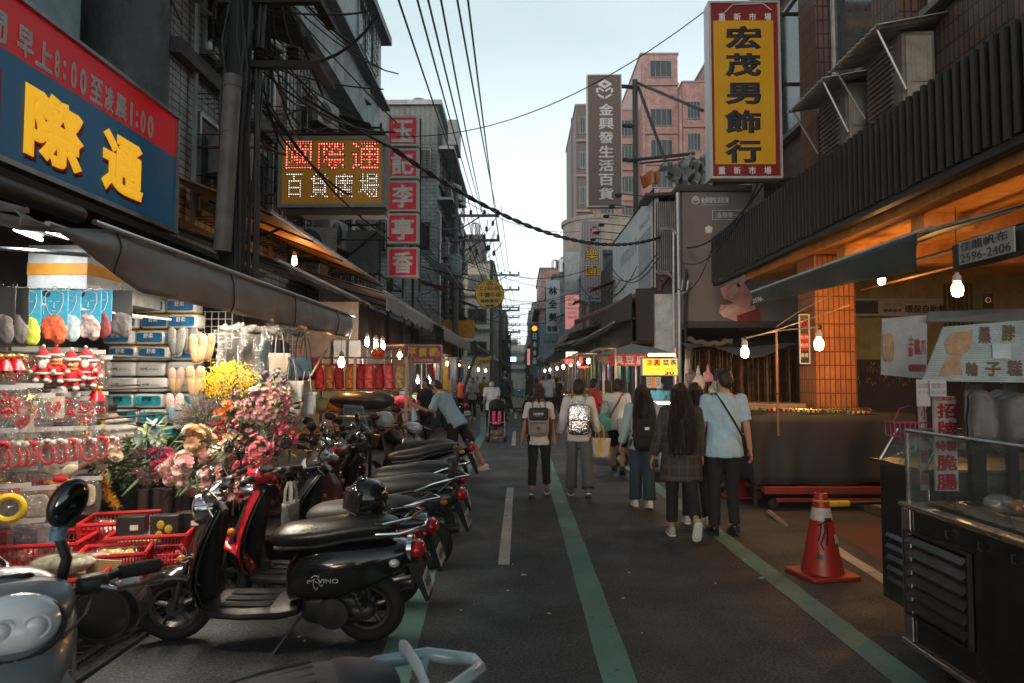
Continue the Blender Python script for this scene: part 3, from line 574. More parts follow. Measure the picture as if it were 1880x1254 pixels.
for ch,a,c in(('國',523,573),('際',585,634),('通',645,697)): ftext(t,ch,a,260,c,311,9,LR,.0)
for ch,a,c in(('百',524,555),('貨',568,602),('廣',613,648),('場',658,695)): ftext(t,ch,a,319,c,363,9,LWm,.0)
mb=MB(); a=W(513,250,9); c=W(707,250,9); mb.bx(a.x,c.x,8.98,9.3,a.z+.02,a.z+.05); mb.tube([(a.x,9.1,a.z+.1),(-3.95,9.1,a.z+.1)],.02,5); mb.tube([(a.x,9.15,a.z-.1),(-4.4,9.15,a.z-.1)],.02,5); mb.tube([(a.x,9.15,a.z-.75),(-4.4,9.15,a.z-.75)],.02,5); mb.tube([(a.x+.6,9.2,a.z-.95),(-4.4,9.4,a.z-1.6)],.02,5); mb.tube([(c.x,9.1,a.z+.02),(a.x+.6,9.1,a.z+.14),(a.x,9.1,a.z+.1)],.012,5)
mb.build('bracket',mat('dark_red_iron',(.07,.02,.015),.6),t,world=1)
mb=MB(); z=W(600,383,9).z; mb.prism([(a.x+.04,z),(c.x-.02,z),(c.x+.01,z-.09),(a.x+.1,z-.09)],(0,9.0,0),(1,0,0),(0,0,1),(0,.26,0)); mb.build('tray',mat('brown_tray',(.07,.045,.02),.6,dirt=.3),t,world=1)
# 3 column of red boxes
RB=mat('red_box_panel',(.50,.006,.028),.4,var=.1,emit=(1,.02,.07),es=.05)
OR=['topmost','second','middle','fourth','lowest']
for k,(ch,y0,y1) in enumerate(zip('玉記李亭香',(213,273,332,392,454),(268,327,388,447,509))):
    t=facing('red_sign_box',f'{OR[k]} red sign box of the column, with the white character {ch}',(711,y0),(768,y1),14,.2,RB,mat('pale_steel_frame',(.5,.52,.52),.5,.2,var=.1),.04,'column of five red sign boxes')
    o=ftext(t,ch,718,y0+7,760,y1-6,14,SW,.045)
mb=MB(); 
for z in(6.1,6.7,4.5): mb.tube([(-2.2,14.15,z),(-4.5,14.15,z)],.02,5)
mb.tube([(-2.7,14.22,3.4),(-2.7,14.22,7.1)],.03,6); mb.tube([(-2.1,14.22,3.4),(-2.1,14.22,7.1)],.02,6); tag(mb.build('sign_rack',IRON,base=1),'dark steel rack behind the column of red sign boxes','rack')
# 4 yellow sign
YP=mat('yellow_panel',(.58,.32,.005),.45,var=.08,vs=2); 
t=facing('vertical_sign','tall yellow vertical sign with a red border on the brick building',(1302,2),(1434,328),10.3,.25,mat('dark_red_panel',(.19,.008,.014),.45,var=.12),mat('steel_frame',(.5,.5,.5),.4,.5,var=.1),.035)
mb=MB(); a=W(1313,302,10.3); c=W(1419,38,10.3); mb.bx(a.x,c.x,10.29,10.299,a.z,c.z); mb.build('yellow_panel',YP,t,world=1,smooth=0)
for ch,y0,y1 in(('宏',48,91),('茂',98,141),('男',152,192),('飾',202,245),('行',256,299)): ftext(t,ch,1331,y0,1398,y1,10.29,SNAVY,.04)
for y0,y1 in((24,38),(306,320)):
    for i,ch in enumerate('重新市場'): ftext(t,ch,1317+28*i+2,y0,1317+28*i+15,y1,10.3,SGR,.02)
mb=MB(); a=W(1328,22,10.3); mb.tube([W(1330,24,10.28),W(1345,8,10.28),W(1400,6,10.28),W(1416,18,10.28)],.008,4); mb.build('roof_emblem',SGR,t,world=1)
mb=MB(); mb.tube([(3.9,10.4,W(1430,150,10.3).z),(4.4,10.4,W(1430,150,10.3).z)],.03,6); mb.tube([(3.0,10.5,W(1430,331,10.3).z),(4.4,10.5,W(1430,333,10.3).z+.1)],.03,6); mb.tube([(3.9,10.4,W(1430,20,10.3).z),(4.4,10.4,W(1430,20,10.3).z)],.03,6); mb.build('bracket',IRON,t,world=1)
# 5 brown vertical sign on its pole
JB=mat('taupe_sign',(.155,.125,.11),.5,var=.06)
t=facing('vertical_sign','tall taupe vertical sign with a cube logo on a dark pole',(1078,137),(1142,380),20,.25,JB,mat('steel_frame',(0,0,0)),.03)
for i,ch in enumerate('金興發生活百貨'): ftext(t,ch,1099,190+i*25.8,1127,190+i*25.8+22,20,SGR,.03)
def cubelogo(t,px,py,r,Y,m=SGR):
    c=W(px,py,Y); s=r*Y/1253; mb=MB()
    P=[(s*cos(R(30+60*i)),s*1.06*sin(R(30+60*i))) for i in range(6)]
    def q(*pp): mb.prism([(a,b) for a,b in pp],c+V((0,-.012,0)),UF,ZU,(0,.008,0))
    g=.07*s; O=(0,0); up=(0,s*1.06)
    # three faces split by thin gaps, each with a darker cut
    q((0,.12*s),(P[0][0]*.92,P[0][1]*1.0+.06*s),(0,s*1.1),(P[2][0]*.92,P[2][1]+.06*s))
    for sx in(-1,1):
        q((sx*g,-.03*s),(sx*.88*s,.45*s),(sx*.88*s,.25*s),(sx*g,-.25*s)); q((sx*g,-.75*s),(sx*.88*s,-.27*s),(sx*.88*s,-.5*s),(sx*g,-1.0*s)); q((sx*.66*s,.3*s),(sx*.88*s,.43*s),(sx*.88*s,-.45*s),(sx*.66*s,-.55*s))
    o=mb.build('logo',m,t,world=1,smooth=0)
    st=MB(); S=[]
    for i in range(10):
        rr=(.34 if i%2==0 else .15)*s; a=R(90+36*i); S.append((rr*cos(a),rr*sin(a)*.62+.6*s))
    st.prism(S,c+V((0,-.016,0)),UF,ZU,(0,.003,0)); st.build('logo_star',JB,t,world=1,smooth=0)
cubelogo(t,1110,165,18,20)
t=thing('sign_pole','dark steel pole with diagonal struts carrying the taupe vertical sign','pole',W(1168,384,20.3))
mb=MB(); x=W(1168,400,20.3).x; mb.tube([(x,20.3,5.0),(x,20.3,10.6)],.085,12); mb.build('post',mat('pole_dark_green',(.03,.035,.035),.5,dirt=.3),t,world=1)
mb=MB()
for py in(158,230,293): z=W(1150,py,20.2).z; mb.tube([(3.0,20.2,z),(x,20.3,z)],.06,6)
mb.tube([W(1172,153,20.3),W(1290,203,17)],.045,6); mb.tube([W(1172,160,20.3),W(1232,325,18)],.05,6); mb.tube([W(1150,295,20.3),W(1275,282,18.5)],.05,6); mb.tube([W(1175,300,20.3),W(1275,290,18.5)],.03,6)
mb.build('strut',MATS['pole_dark_green'],t,world=1)
# tarpaulins around the roof of the recess house
TARP=mat('grey_tarpaulin',(.25,.28,.30),.55,var=.25,bump=.6,bs=5)
for (a,b_,c,d,Y,lab) in [((1208,305),(1268,292),(1268,352),(1225,330),17.5,'wrinkled grey tarpaulin tied under the pole strut'),((1255,300),(1300,285),(1302,345),(1262,350),16.6,'pale crumpled tarpaulin hanging beside the yellow sign')]:
    P=[W(*q,Y) for q in(a,b_,c,d)]; mb=MB(); mb.grid(lambda s,q:P[0].lerp(P[1],s).lerp(P[3].lerp(P[2],s),q)+V((0,.18*sin(s*17+q*5)+.1*sin(s*31),.06*sin(s*9)))+noise.noise_vector(V((s*6,q*6,Y)))*.12,22,16)
    tag(mb.build('tarpaulin',TARP,solid=.01,base=1),lab,'tarpaulin')
mb=MB(); P=[W(1175,322,21),W(1210,310,21),W(1210,335,21),W(1180,345,21)]; mb.grid(lambda s,q:P[0].lerp(P[1],s).lerp(P[3].lerp(P[2],s),q)+V((0,.2*sin(s*9),0)),8,5); tag(mb.build('tarpaulin',mat('orange_tarp',(.45,.15,.03),.6),solid=.01,base=1),'small orange tarpaulin behind the dark sign pole','tarpaulin')
# 6 white billboard
t=thing('billboard','faded white billboard facing the street above the brown canopy','billboard',(3.3,20,4))
P=[XW(1125,557,3.3),XW(1200,528,3.3),XW(1200,347,3.3),XW(1125,448,3.3)]
mb=MB(); mb.add(P+[p+V((.12,0,0)) for p in P],[(0,1,2,3),(7,6,5,4),(0,4,5,1),(1,5,6,2),(2,6,7,3),(3,7,4,0)]); mb.build('panel',mat('faded_billboard',(.66,.73,.75),.6,var=.15,vs=1.2,dirt=.12),t,world=1,smooth=0)
mb=MB(); mb.tube([P[3],P[2]],.03,5); mb.tube([P[2],P[1]],.02,5); mb.tube([P[0],P[1]],.02,5); mb.tube([P[2]+V((.1,.05,0)),P[1]+V((.1,.05,-.0))],.05,4)
for i in range(6): a=P[3].lerp(P[2],(i+.5)/6.2); mb.tube([a+V((.02,0,.02)),a+V((-.75,-.2,.05))],.014,4); mb.ball(a+V((-.78,-.2,.0)),(.1,.06,.06),8,5)
mb.build('frame',IRON,t,world=1)
FT=mat('faded_print',(.46,.52,.56),.6,var=0); fb=mat('faded_print_dark',(.34,.40,.45),.6,var=0)
mb=MB(); P2=[XW(1172,540,3.297),XW(1196,530,3.297),XW(1196,412,3.297),XW(1172,440,3.297)]; mb.add(P2,[(0,1,2,3)]); mb.build('print_block',fb,t,world=1,smooth=0)
y0=XW(1140,500,3.3).y; y1=XW(1170,500,3.3).y
text('金興發生活百貨',(3.3,y0,5.15),UR,ZU,y0-y1,.42,FT,t,.03)
y0=XW(1175,500,3.3).y; y1=XW(1194,500,3.3).y
for i,s in enumerate(('Baby&','Kids','百貨生活','文具玩具')): text(s,(3.3,y0,5.55-i*.38),UR,ZU,y0-y1,.24,FT,t,.02,d=.008)
# 7 mural
t=thing('wall_mural','taupe wall mural of a hand holding a paper slip','mural',(5,15.98,3)); Y=15.995
cubelogo(t,1277,368,8,15.98); ftext(t,'金興發生活百貨',1287,362,1338,373,15.99,SGR,.02); ftext(t,'WWW.JYST.COM.TW',1287,375,1337,378,15.99,SGR,0)
mb=MB()
for a,b_ in(((1308,386),(1372,386)),((1308,403),(1372,403)),((1308,386),(1308,403))): mb.tube([W(*a,15.985),W(*b_,15.985)],.007,4)
mb.build('outline',SGR,t,world=1); ftext(t,'金興發一店',1316,390,1366,400,15.99,SGR,.01)
mb=MB(); mb.prism([(W(px,py,Y).x-5,W(px,py,Y).z-3) for px,py in((1294,418),(1301,414),(1308,418),(1306,428),(1296,428))],(5,Y-.012,3),UF,ZU,(0,.008,0)); mb.build('badge',SGR,t,world=1,smooth=0)
SKINR=mat('painted_hand',(.85,.42,.34),.6,var=.35,vs=3)
def flat(pts,m,nm,dy): mb=MB(); mb.prism([(W(px,py,Y).x-5,W(px,py,Y).z-3) for px,py in pts][::-1],(5,Y-dy,3),UF,ZU,(0,.006,0)); mb.build(nm,m,t,world=1,smooth=0)
flat([(1316,508),(1324,502),(1368,494),(1374,499),(1330,522),(1318,520)],mat('slip_paper',(.45,.46,.46),.6,var=0),'paper_slip',.02)
flat([(1322,530),(1336,520),(1352,511),(1362,512),(1369,524),(1380,540),(1388,570),(1384,600),(1364,600),(1350,590),(1334,583),(1320,572),(1323,560),(1335,560),(1348,556),(1328,548)],SKINR,'palm',.014)
for pts in([(1330,540),(1352,520),(1362,526),(1342,548)],[(1320,574),(1346,558),(1358,565),(1330,584)],[(1346,516),(1366,504),(1373,512),(1356,528)]): flat(pts,mat('painted_finger',(.9,.58,.48),.6,var=.3,vs=5),'finger',.022)
flat([(1352,580),(1392,566),(1397,590),(1385,606),(1356,606)],mat('painted_red_sleeve',(.30,.025,.03),.6),'sleeve',.028)
# 8 narrow vertical signs further along
SIGNG='vertical shop signs along the right side'
t=facing('vertical_sign','striped vertical sign with two yellow outlined characters 樂園',(1067,405),(1106,553),28,.2,mat_wave('striped_print',(.50,.45,.50),.11,'x',.5,c2=(.26,.22,.27),strength=0,dirt=0),mat('pale_blue_frame',(.4,.5,.52),.5),.05,SIGNG)
for ch,y0,y1 in(('樂',455,480),('園',486,507)): ftext(t,ch,1074,y0,1100,y1,28,mat('red_outline',(.25,.04,.04),.5,var=0),.035,.004); ftext(t,ch,1075,y0+1,1099,y1-1,28,mat('yellow_letter',(.85,.62,.05),.5,var=0),.0,.02)
mb=MB(); c=W(1091,423,28); mb.lathe((c.x,27.985,c.z),[(.17,0),(.17,.01)],16,'y'); mb.build('round_badge',mat('crimson_badge',(.4,.01,.03),.5),t,world=1); ftext(t,'24H',1086,419,1097,427,27.97,SW,.02)
mb=MB(); a=W(1070,552,28);c=W(1103,545,28); mb.bx(a.x,c.x,27.98,27.99,a.z+.03,c.z); mb.build('name_strip',mat('strip_blue',(.35,.5,.62),.5),t,world=1,smooth=0); ftext(t,'平價娃娃屋',1073,546,1101,550,27.97,mat('strip_navy',(.02,.04,.15),.5,var=0),.02)
for y,c_ in((447,(.1,.35,.6)),(452,(.7,.2,.1))): mb=MB(); q=W(1081,y,28); mb.ball((q.x,27.97,q.z),(.13,.02,.06)); mb.build('printed_spot',mat('spot%d'%y,c_,.5,var=0),t,world=1)
t=facing('vertical_sign','tall faded sign, white above and pink below, beside the rounded building',(1037,462),(1064,606),40,.3,mat('faded_white_sign',(.60,.64,.64),.5,var=.3,vs=1.5,dirt=.3),None,.03,SIGNG)
mb=MB(); a=W(1038,604,40);c=W(1063,542,40); mb.bx(a.x,c.x,39.97,39.999,a.z,c.z); mb.build('pink_panel',mat('lit_pink',(.6,.25,.25),.5,var=.2,vs=3,emit=(1,.35,.33),es=.3),t,world=1,smooth=0)
for i,y in enumerate((548,556,564,572,580)): ftext(t,['百貨','服飾','Baby','OUTLET','SALE'][i],1042,y,1059,y+5,39.97,SW,.02)
t=facing('vertical_sign','white vertical sign with black brush characters 林全美香舖',(1003,514),(1028,612),45,.3,mat('milk_white_sign',(.68,.73,.74),.5,var=.06),None,.03,SIGNG)
for i,ch in enumerate('林全美'): ftext(t,ch,1007,526+i*24,1023,526+i*24+16,45,SBK,.04)
ftext(t,'香舖',1004,598,1023,609,45,SBK,.03)
t=facing('vertical_sign','dark teal vertical sign with an orange disc on top',(974,596),(989,697),60,.3,mat('dark_teal_sign',(.01,.03,.035),.5),mat('teal_frame',(.04,.1,.11),.5),.05,SIGNG)
mb=MB(); c=W(981.5,603,60); mb.lathe((c.x,59.96,c.z),[(.24,0),(.24,.02)],20,'y'); mb.build('disc',mat('lit_orange_disc',(.8,.4,.05),.5,emit=(1,.5,.05),es=.7),t,world=1)
for i,ch in enumerate('日本食品'): ftext(t,ch,978,612+i*15,985,612+i*15+11,60,SW,.04)
t=facing('shop_sign','lit pink and white strip sign at the far right of the street',(968,640),(973,670),60,.3,mat('lit_pink',(0,0,0)),None,.03)
t=facing('shop_sign','pale blue sign panel below the white vertical sign',(992,590),(1040,665),47,.2,mat('pale_blue_sign',(.30,.42,.48),.5,var=.2,dirt=.2),None,.03); ftext(t,'專業燙染',998,625,1022,630,47,SNAVY,.01)
# round sign
t=thing('round_sign','round yellow sign hanging over the street on a bracket','sign',W(899,540,22)); c=W(899,540,22); r_=26*22/1253
mb=MB(); mb.lathe((c.x,21.95,c.z),[(r_,0),(r_,.1)],40,'y'); mb.build('disc',mat('round_yellow',(.78,.52,.07),.5,var=.12),t,world=1)
mb=MB(); mb.ring((c.x,22,c.z),r_,.02,'y',40,6); mb.tube([(c.x-r_,22,c.z+.1),(-3.2,22,c.z+.35)],.025,5); mb.tube([(c.x-r_*.7,22,c.z+.4),(-3.2,22,c.z+.9)],.02,5); mb.build('bracket',IRON,t,world=1)
RT=mat('sign_maroon',(.2,.03,.02),.5,var=0)
for s,x0,y0,x1,y1,m_ in(('品',893,516,905,524,RT),('口日品',882,526,918,533,RT),('牛價牛排',879,537,920,546,SBK),('海鮮美味',881,549,916,556,SBK),('專賣',891,559,908,564,SBK)): ftext(t,s,x0,y0,x1,y1,21.95,m_,.02)
# stall signs left
t=facing('stall_sign','pink stall sign with bulgy yellow characters hung in front of the second stall',(741,633),(812,668),15.6,.06,mat('pink_sign_print',(.34,.07,.09),.5,var=.5,vs=9),mat('cream_frame',(.6,.55,.48),.5),.02)
for i,ch in enumerate('平價壽'): ftext(t,ch,748+i*20,638,764+i*20,655,15.6,mat('yellow_letter',(0,0,0)),.06)
ftext(t,'手工麻糬專賣',760,659,795,664,15.6,SW,.01)
mb=MB(); c=W(803,650,15.6); mb.lathe((c.x,15.58,c.z),[(.07,0),(.07,.01)],14,'y'); mb.build('round_spot',mat('spot452',(0,0,0)),t,world=1)
t=thing('banner','crooked yellow banner over the left crowd','banner',W(889,668,24)); P=[W(872,672,24),W(900,664,24.6),W(903,653,24.6),W(874,660,24)]; mb=MB(); mb.grid(lambda s,q:P[0].lerp(P[1],s).lerp(P[3].lerp(P[2],s),q)+V((0,.05*sin(s*8),0)),8,3); mb.build('cloth',mat('yellow_cloth',(.5,.42,.06),.6),t,world=1,solid=.01); ftext(t,'芋圓冰',880,660,896,668,23.9,RT,.02)
# ================================================================ awnings
def awning(label,X0,X1,y0,y1,z0,z1,drop,m,sc=0,under=None,name='awning',group=None,sag=.03,y0b=None,m2=None,rod=True,nr=4,thick=.006):
    """roof from wall x=X0,z0 down to front edge x=X1,z1 with a hanging valance; sc scallop width"""
    t=thing(name,label,'awning',(X1,(y0+y1)/2,z1),0,group); yb=y0 if y0b is None else y0b
    mb=MB(); mb.grid(lambda a,b_:V((X0+(X1-X0)*b_,(yb+(y0-yb)*b_)+(y1-(yb+(y0-yb)*b_))*a,z0+(z1-z0)*b_-sag*sin(a*pi*nr)**2*sin(pi*b_)*2)),40,8); mb.build('canopy',under or m,t,world=1,solid=thick)
    if drop:
        n=int((y1-y0)*24); sx=1 if X1>X0 else -1
        def f(a,b_):
            y=y0+(y1-y0)*a; dd=drop*(1-(.22*abs(sin(pi*y/sc)) if sc else 0)); ww=.018*sin(y*9+2*sin(y*3))*b_; return V((X1+sx*(.02+ww),y,z1-.02-dd*b_))
        mb=MB(); mb.grid(f,n,6); mb.build('valance',m2 or m,t,world=1,solid=.004)
    if rod: mb=MB(); mb.tube([(X1,y0-.1,z1+.01),(X1,y1+.1,z1+.01)],.025,8); mb.build('front_rod',GALV,t,world=1)
    for i in range(nr+1):
        y=y0+(y1-y0)*i/nr; mb=MB(); mb.tube([(X0,yb+(y1-yb)*i/nr,z0-.03),(X1,y,z1-.03)],.014,5); mb.build('rib',IRON,t,world=1)
    return t
CANV=mat('grey_canvas',(.25,.27,.275),.45,var=.18,vs=3,bump=.25,bs=4); CANV2=mat('dark_green_canvas',(.022,.034,.030),.6,var=.2,spec=.3,bump=.35,bs=5)
AWG='awnings over the left stalls'
# first awning with its rolled valance
t=thing('awning','long grey canvas awning with a hanging front over the first stall','awning',(-2.3,6,2.4))
mb=MB(); mb.grid(lambda a,b_:V((-4.4+2.1*b_,3.08+6.2*a,2.92-(.46+.14*max(0,1-a*9))*b_-.03*sin(a*pi*5)**2)),40,8); mb.build('canopy',mat('canopy_underside',(.17,.16,.15),.7,var=.2,dirt=.3),t,world=1,solid=.006)
def vf(a,b_):
    y=3.08+6.17*a; s=.225+.115*max(0,1-a/.16)**.9 if a<.16 else .222; zb=1.65+s*2.3-.01; zt=1.65+(.355-.06*max(0,(3.75-y)/.7))*2.3
    return V((-2.3+.03*sin(pi*b_)+.016*sin(y*7+3*b_)*b_+.025*sin(y*1.7)*b_+.02*noise.noise(V((y*1.6,b_*1.3,7)))*min(1,b_*3)+.010*noise.noise(V((y*6,b_*3,2))),y,zt+(zb-zt)*b_))
mb=MB(); mb.grid(vf,120,8); mb.build('valance',CANV,t,world=1,solid=.004)
for q_ in range(4):
    mb=MB(); mb.tube([vf(.12+.25*q_+.002*sin(k),k/8)+V((.006,0,0)) for k in range(9)],.005,5); mb.build('seam',mat('seam_dark',(.06,.058,.055),.8),t,world=1)
mb=MB(); mb.tube([(-2.28,3.6,2.475),(-2.28,9.4,2.475)],.016,8); mb.build('front_rod',mat('bright_rod',(.5,.52,.53),.3,.8,var=.1),t,world=1)
mb=MB(); mb.tube([(-2.33,2.2,2.5),(-2.33,3.55,2.50)],.045,10); mb.build('roller',BPLAST,t,world=1)
mb=MB()
for i in range(5): y=3.2+i*1.5; mb.tube([(-4.4,y,2.6),(-2.35,y,2.44)],.016,5); mb.tube([(-4.4,y,2.98),(-2.35,y,2.44)],.012,5)
mb.build('rib',GALV,t,world=1)
mb=MB(); mb.bx(-4.5,-3.45,2.2,9.2,2.98,3.04); tag(mb.build('sheet_roof',IRON,base=1),'dark sheet roof between the blue sign and the grey awning','roof')
OUND=mat('painted_amber_light',(.6,.28,.08),.6,var=.25,vs=4); OUND2=mat('beige_canopy',(.42,.33,.26),.6,var=.15)  # canopy amber is warm lamplight put into the base colour
awning('dark awning with amber light painted on its underside beyond the first stall',-4.4,-2.9,7.9,14.3,4.15,3.56,.0,IRON,under=OUND,group=AWG,thick=.02)
awning('lower dark awning under the amber one with a long thin rod',-4.4,-2.95,8.3,13.2,3.55,3.05,.05,IRON,under=mat_wave('dark_corrugated',(.03,.025,.022),.12,'y',.6),group=AWG)
awning('grey scalloped awning over the cushion stall',-4.4,-2.5,12.6,23.2,3.75,3.2,.33,CANV,.3,under=OUND2,group=AWG)
awning('pale grey scalloped awning beyond the cushion stall',-3.9,-2.2,19.5,30,3.7,3.05,.4,mat('pale_grey_canvas',(.28,.29,.28),.6,var=.2),.3,group=AWG,under=OUND2)
awning('rusty brown sheet awning above the far left stalls',-3.6,-2.3,30,40,4.9,4.2,.1,mat_wave('rust_sheet',(.28,.10,.04),.15,'y',.6),group=AWG)
awning('dark sheet awning left of the far crowd',-3.6,-2.2,33,48,3.7,3.2,.25,IRON,group=AWG)
awning('blue grey plastic awning high on the corrugated block',-3.2,-2.2,20.5,25,5.6,4.9,.0,mat_wave('blue_plastic_sheet',(.30,.40,.45),.2,'y',.4),group=AWG)
awning('pale tarpaulin awning above the far left crowd',-3.2,-1.9,46,62,4,3.2,.3,mat('pale_tarp',(.4,.46,.48),.6),group=AWG)
for k,(y,c_) in enumerate(((66,(.2,.21,.2)),(84,(.25,.1,.05)),(104,(.3,.32,.33)))): awning(['grey','rusty','pale'][k]+' awning far down the left side of the street',-3.2,-1.8,y,y+14,4.2,3.3,.3,mat('far_awning%d'%k,c_,.6),group=AWG)
AWR='awnings over the right stalls'
t=thing('awning','dark green canvas awning with hanging front beside the amber column','awning',(3.2,7.4,2.7),0,AWR)
mb=MB(); mb.grid(lambda a,b_:V((4.3-1.1*b_,5.4+3.95*a,3.1-.33*b_-.02*sin(a*pi*3)**2)),30,6); mb.build('canopy',CANV2,t,world=1,solid=.006)
mb=MB(); mb.grid(lambda a,b_:V((3.2-.02-.02*sin(a*23+3*b_)*b_-.03*sin(a*9)*b_,5.45+3.9*a,2.79-(.19+.13*(1-a)**2)*b_)),80,7); mb.build('valance',CANV2,t,world=1,solid=.004)
mb=MB(); mb.tube([(3.2,5.3,2.80),(3.2,9.4,2.80)],.022,8); mb.tube([(4.3,5.5,3.08),(3.2,5.4,2.79)],.02,6); mb.tube([(4.3,9.3,3.08),(3.2,9.3,2.79)],.02,6); mb.build('front_rod',GALV,t,world=1)
text('2596-0588',(3.165,9.25,2.63),UR,ZU,.75,.06,SGR,t,.01)
t=thing('awning','near dark awning end with a phone number label above the food cart','awning',(2.7,3.6,2.4),0,AWR)
mb=MB(); mb.grid(lambda a,b_:V((4.3-1.6*b_,1.8+2.4*a,2.9-.43*b_)),20,6); mb.build('canopy',CANV2,t,world=1,solid=.006)
mb=MB(); mb.grid(lambda a,b_:V((2.68-.015*sin(a*20),1.8+2.4*a,2.45-.16*b_)),30,5); mb.build('valance',CANV2,t,world=1,solid=.004)
mb=MB(); mb.bx(2.652,2.66,3.66,4.12,2.315,2.455); mb.build('label',mat('dirty_label',(.35,.36,.34),.6,dirt=.4),t,world=1,smooth=0)
text('佳龍帆布',(2.652,4.1,2.39),UR,ZU,.4,.055,SBK,t,.01); text('2596-2406',(2.652,4.1,2.325),UR,ZU,.42,.05,SBK,t,.0)
t=thing('awning','long rust brown canopy sloping away right of the street','awning',(3,22,3.8),0,AWR)
A=[V((3.45,16.4,3.86)),V((2.25,27.5,3.86)),V((3.4,27.5,4.3)),V((3.75,16.4,4.25))]
mb=MB(); mb.grid(lambda s,q:A[0].lerp(A[1],s).lerp(A[3].lerp(A[2],s),q),20,4); mb.build('canopy',mat('rust_brown_canopy',(.12,.055,.04),.6,dirt=.3),t,world=1,solid=.03)
mb=MB(); mb.grid(lambda s,q:A[0].lerp(A[1],s)+V((-.03,0,.04-.2*q)),20,2); mb.build('fascia',mat('rust_fascia',(.16,.06,.045),.6,dirt=.3),t,world=1,solid=.02)
mb=MB(); mb.tube([A[0]+V((0,0,.12)),W(1180,535,20),W(1240,515,16.2)],.02,5); mb.build('pipe',GALV,t,world=1)
t=thing('awning','pale blue plastic valance at the far end of the brown canopy','awning',(2.2,28,3.8),0,AWR); mb=MB(); P=[W(1026,622,33),W(1062,590,27),W(1062,604,27),W(1026,634,33)]; mb.grid(lambda s,q:P[0].lerp(P[1],s).lerp(P[3].lerp(P[2],s),q),16,3); mb.build('valance',mat_wave('pale_blue_valance',(.28,.42,.5),.3,'y',.5),t,world=1,solid=.02)
awning('dark sheet awning under the brown canopy',4.2,2.3,16.8,30,3.4,2.95,.12,IRON,under=mat('brown_under',(.12,.08,.06),.7),group=AWR)
awning('orange lit awning beyond the tofu stall',3.9,1.9,27,36,3.9,3.3,.15,mat('orange_canvas',(.5,.2,.06),.6),group=AWR)
awning('pale blue awning beyond the orange one',3.6,1.7,33,47,3.5,3.0,.25,mat('pale_blue_canvas',(.25,.36,.4),.6),group=AWR)
for k,(y,c_) in enumerate(((48,(.2,.21,.2)),(60,(.3,.14,.06)),(76,(.25,.3,.32)),(96,(.2,.2,.2)))): awning(['grey','rusty','pale blue','dull grey'][k]+' awning far down the right side of the street',3,1.5,y,y+11,4.0,3.2,.3,mat('far_right_awning%d'%k,c_,.6),group=AWR)
# ================================================================ poles, cables
t=thing('utility_pole','thick dark utility pole with a pale conduit sleeve beside the blue sign','pole',(-3.1,7,0))
mb=MB(); mb.tube([(-3.03,7.05,0),(-3.0,7.05,3),(-2.92,7.05,9)],.125,14); mb.build('shaft',mat('black_pole',(.022,.022,.024),.7,dirt=.4),t,world=1)
mb=MB(); mb.tube([W(408,462,6.8),W(428,140,6.8)],.087,14); mb.ring(W(427,160,6.8),.088,.008,'z',16,5); mb.ring(W(420,245,6.8),.088,.006,'z',16,5); mb.build('conduit_sleeve',mat('grey_pvc',(.22,.21,.20),.5,dirt=.4),t,world=1)
mb=MB(); rnd.seed(3)
for i in range(16):
    x=-3.25+rnd.random()*.5; y=6.9+rnd.random()*.35; zt=5.2+rnd.random()*2; P=[(x+.05*rnd.uniform(-1,1)*j*.4,y,2.6+(zt-2.6)*j/5) for j in range(6)]; mb.tube(P,.012+rnd.random()*.012,5)
for i in range(26):
    a=V((-3.0+rnd.uniform(-.2,.4),7.1,4.6+rnd.random()*1.9)); e=a+V((rnd.uniform(-.3,1.7),rnd.uniform(0,2.5),rnd.uniform(-1.2,.6))); c=(a+e)/2+V((rnd.uniform(-.3,.3),0,-rnd.uniform(.1,.7))); P=[a*(1-s)**2+c*2*s*(1-s)+e*s*s for s in [j/8 for j in range(9)]]; mb.tube(P,.007+rnd.random()*.012,5)
o=mb.build('cable_tangle',mat('black_rubber',(.01,.01,.011),.5,var=.1),t,world=1)
mb=MB()
for k,z in enumerate((4.9,5.6,6.3)): mb.bx(-3.2,-2.2,7.0,7.08,z,z+.07); mb.bx(-2.2,-2.1,7.0,7.6,z,z+.06)
for i in range(6):
    z=4.98+.66*(i//2); x=-2.75+.35*(i%2)
    mb.lathe((x,7.04,z),[(.02,0),(.06,.02),(.03,.05),(.07,.07),(.03,.1),(.07,.12),(.03,.16)],12)
mb.build('cross_bracket',IRON,t,world=1)
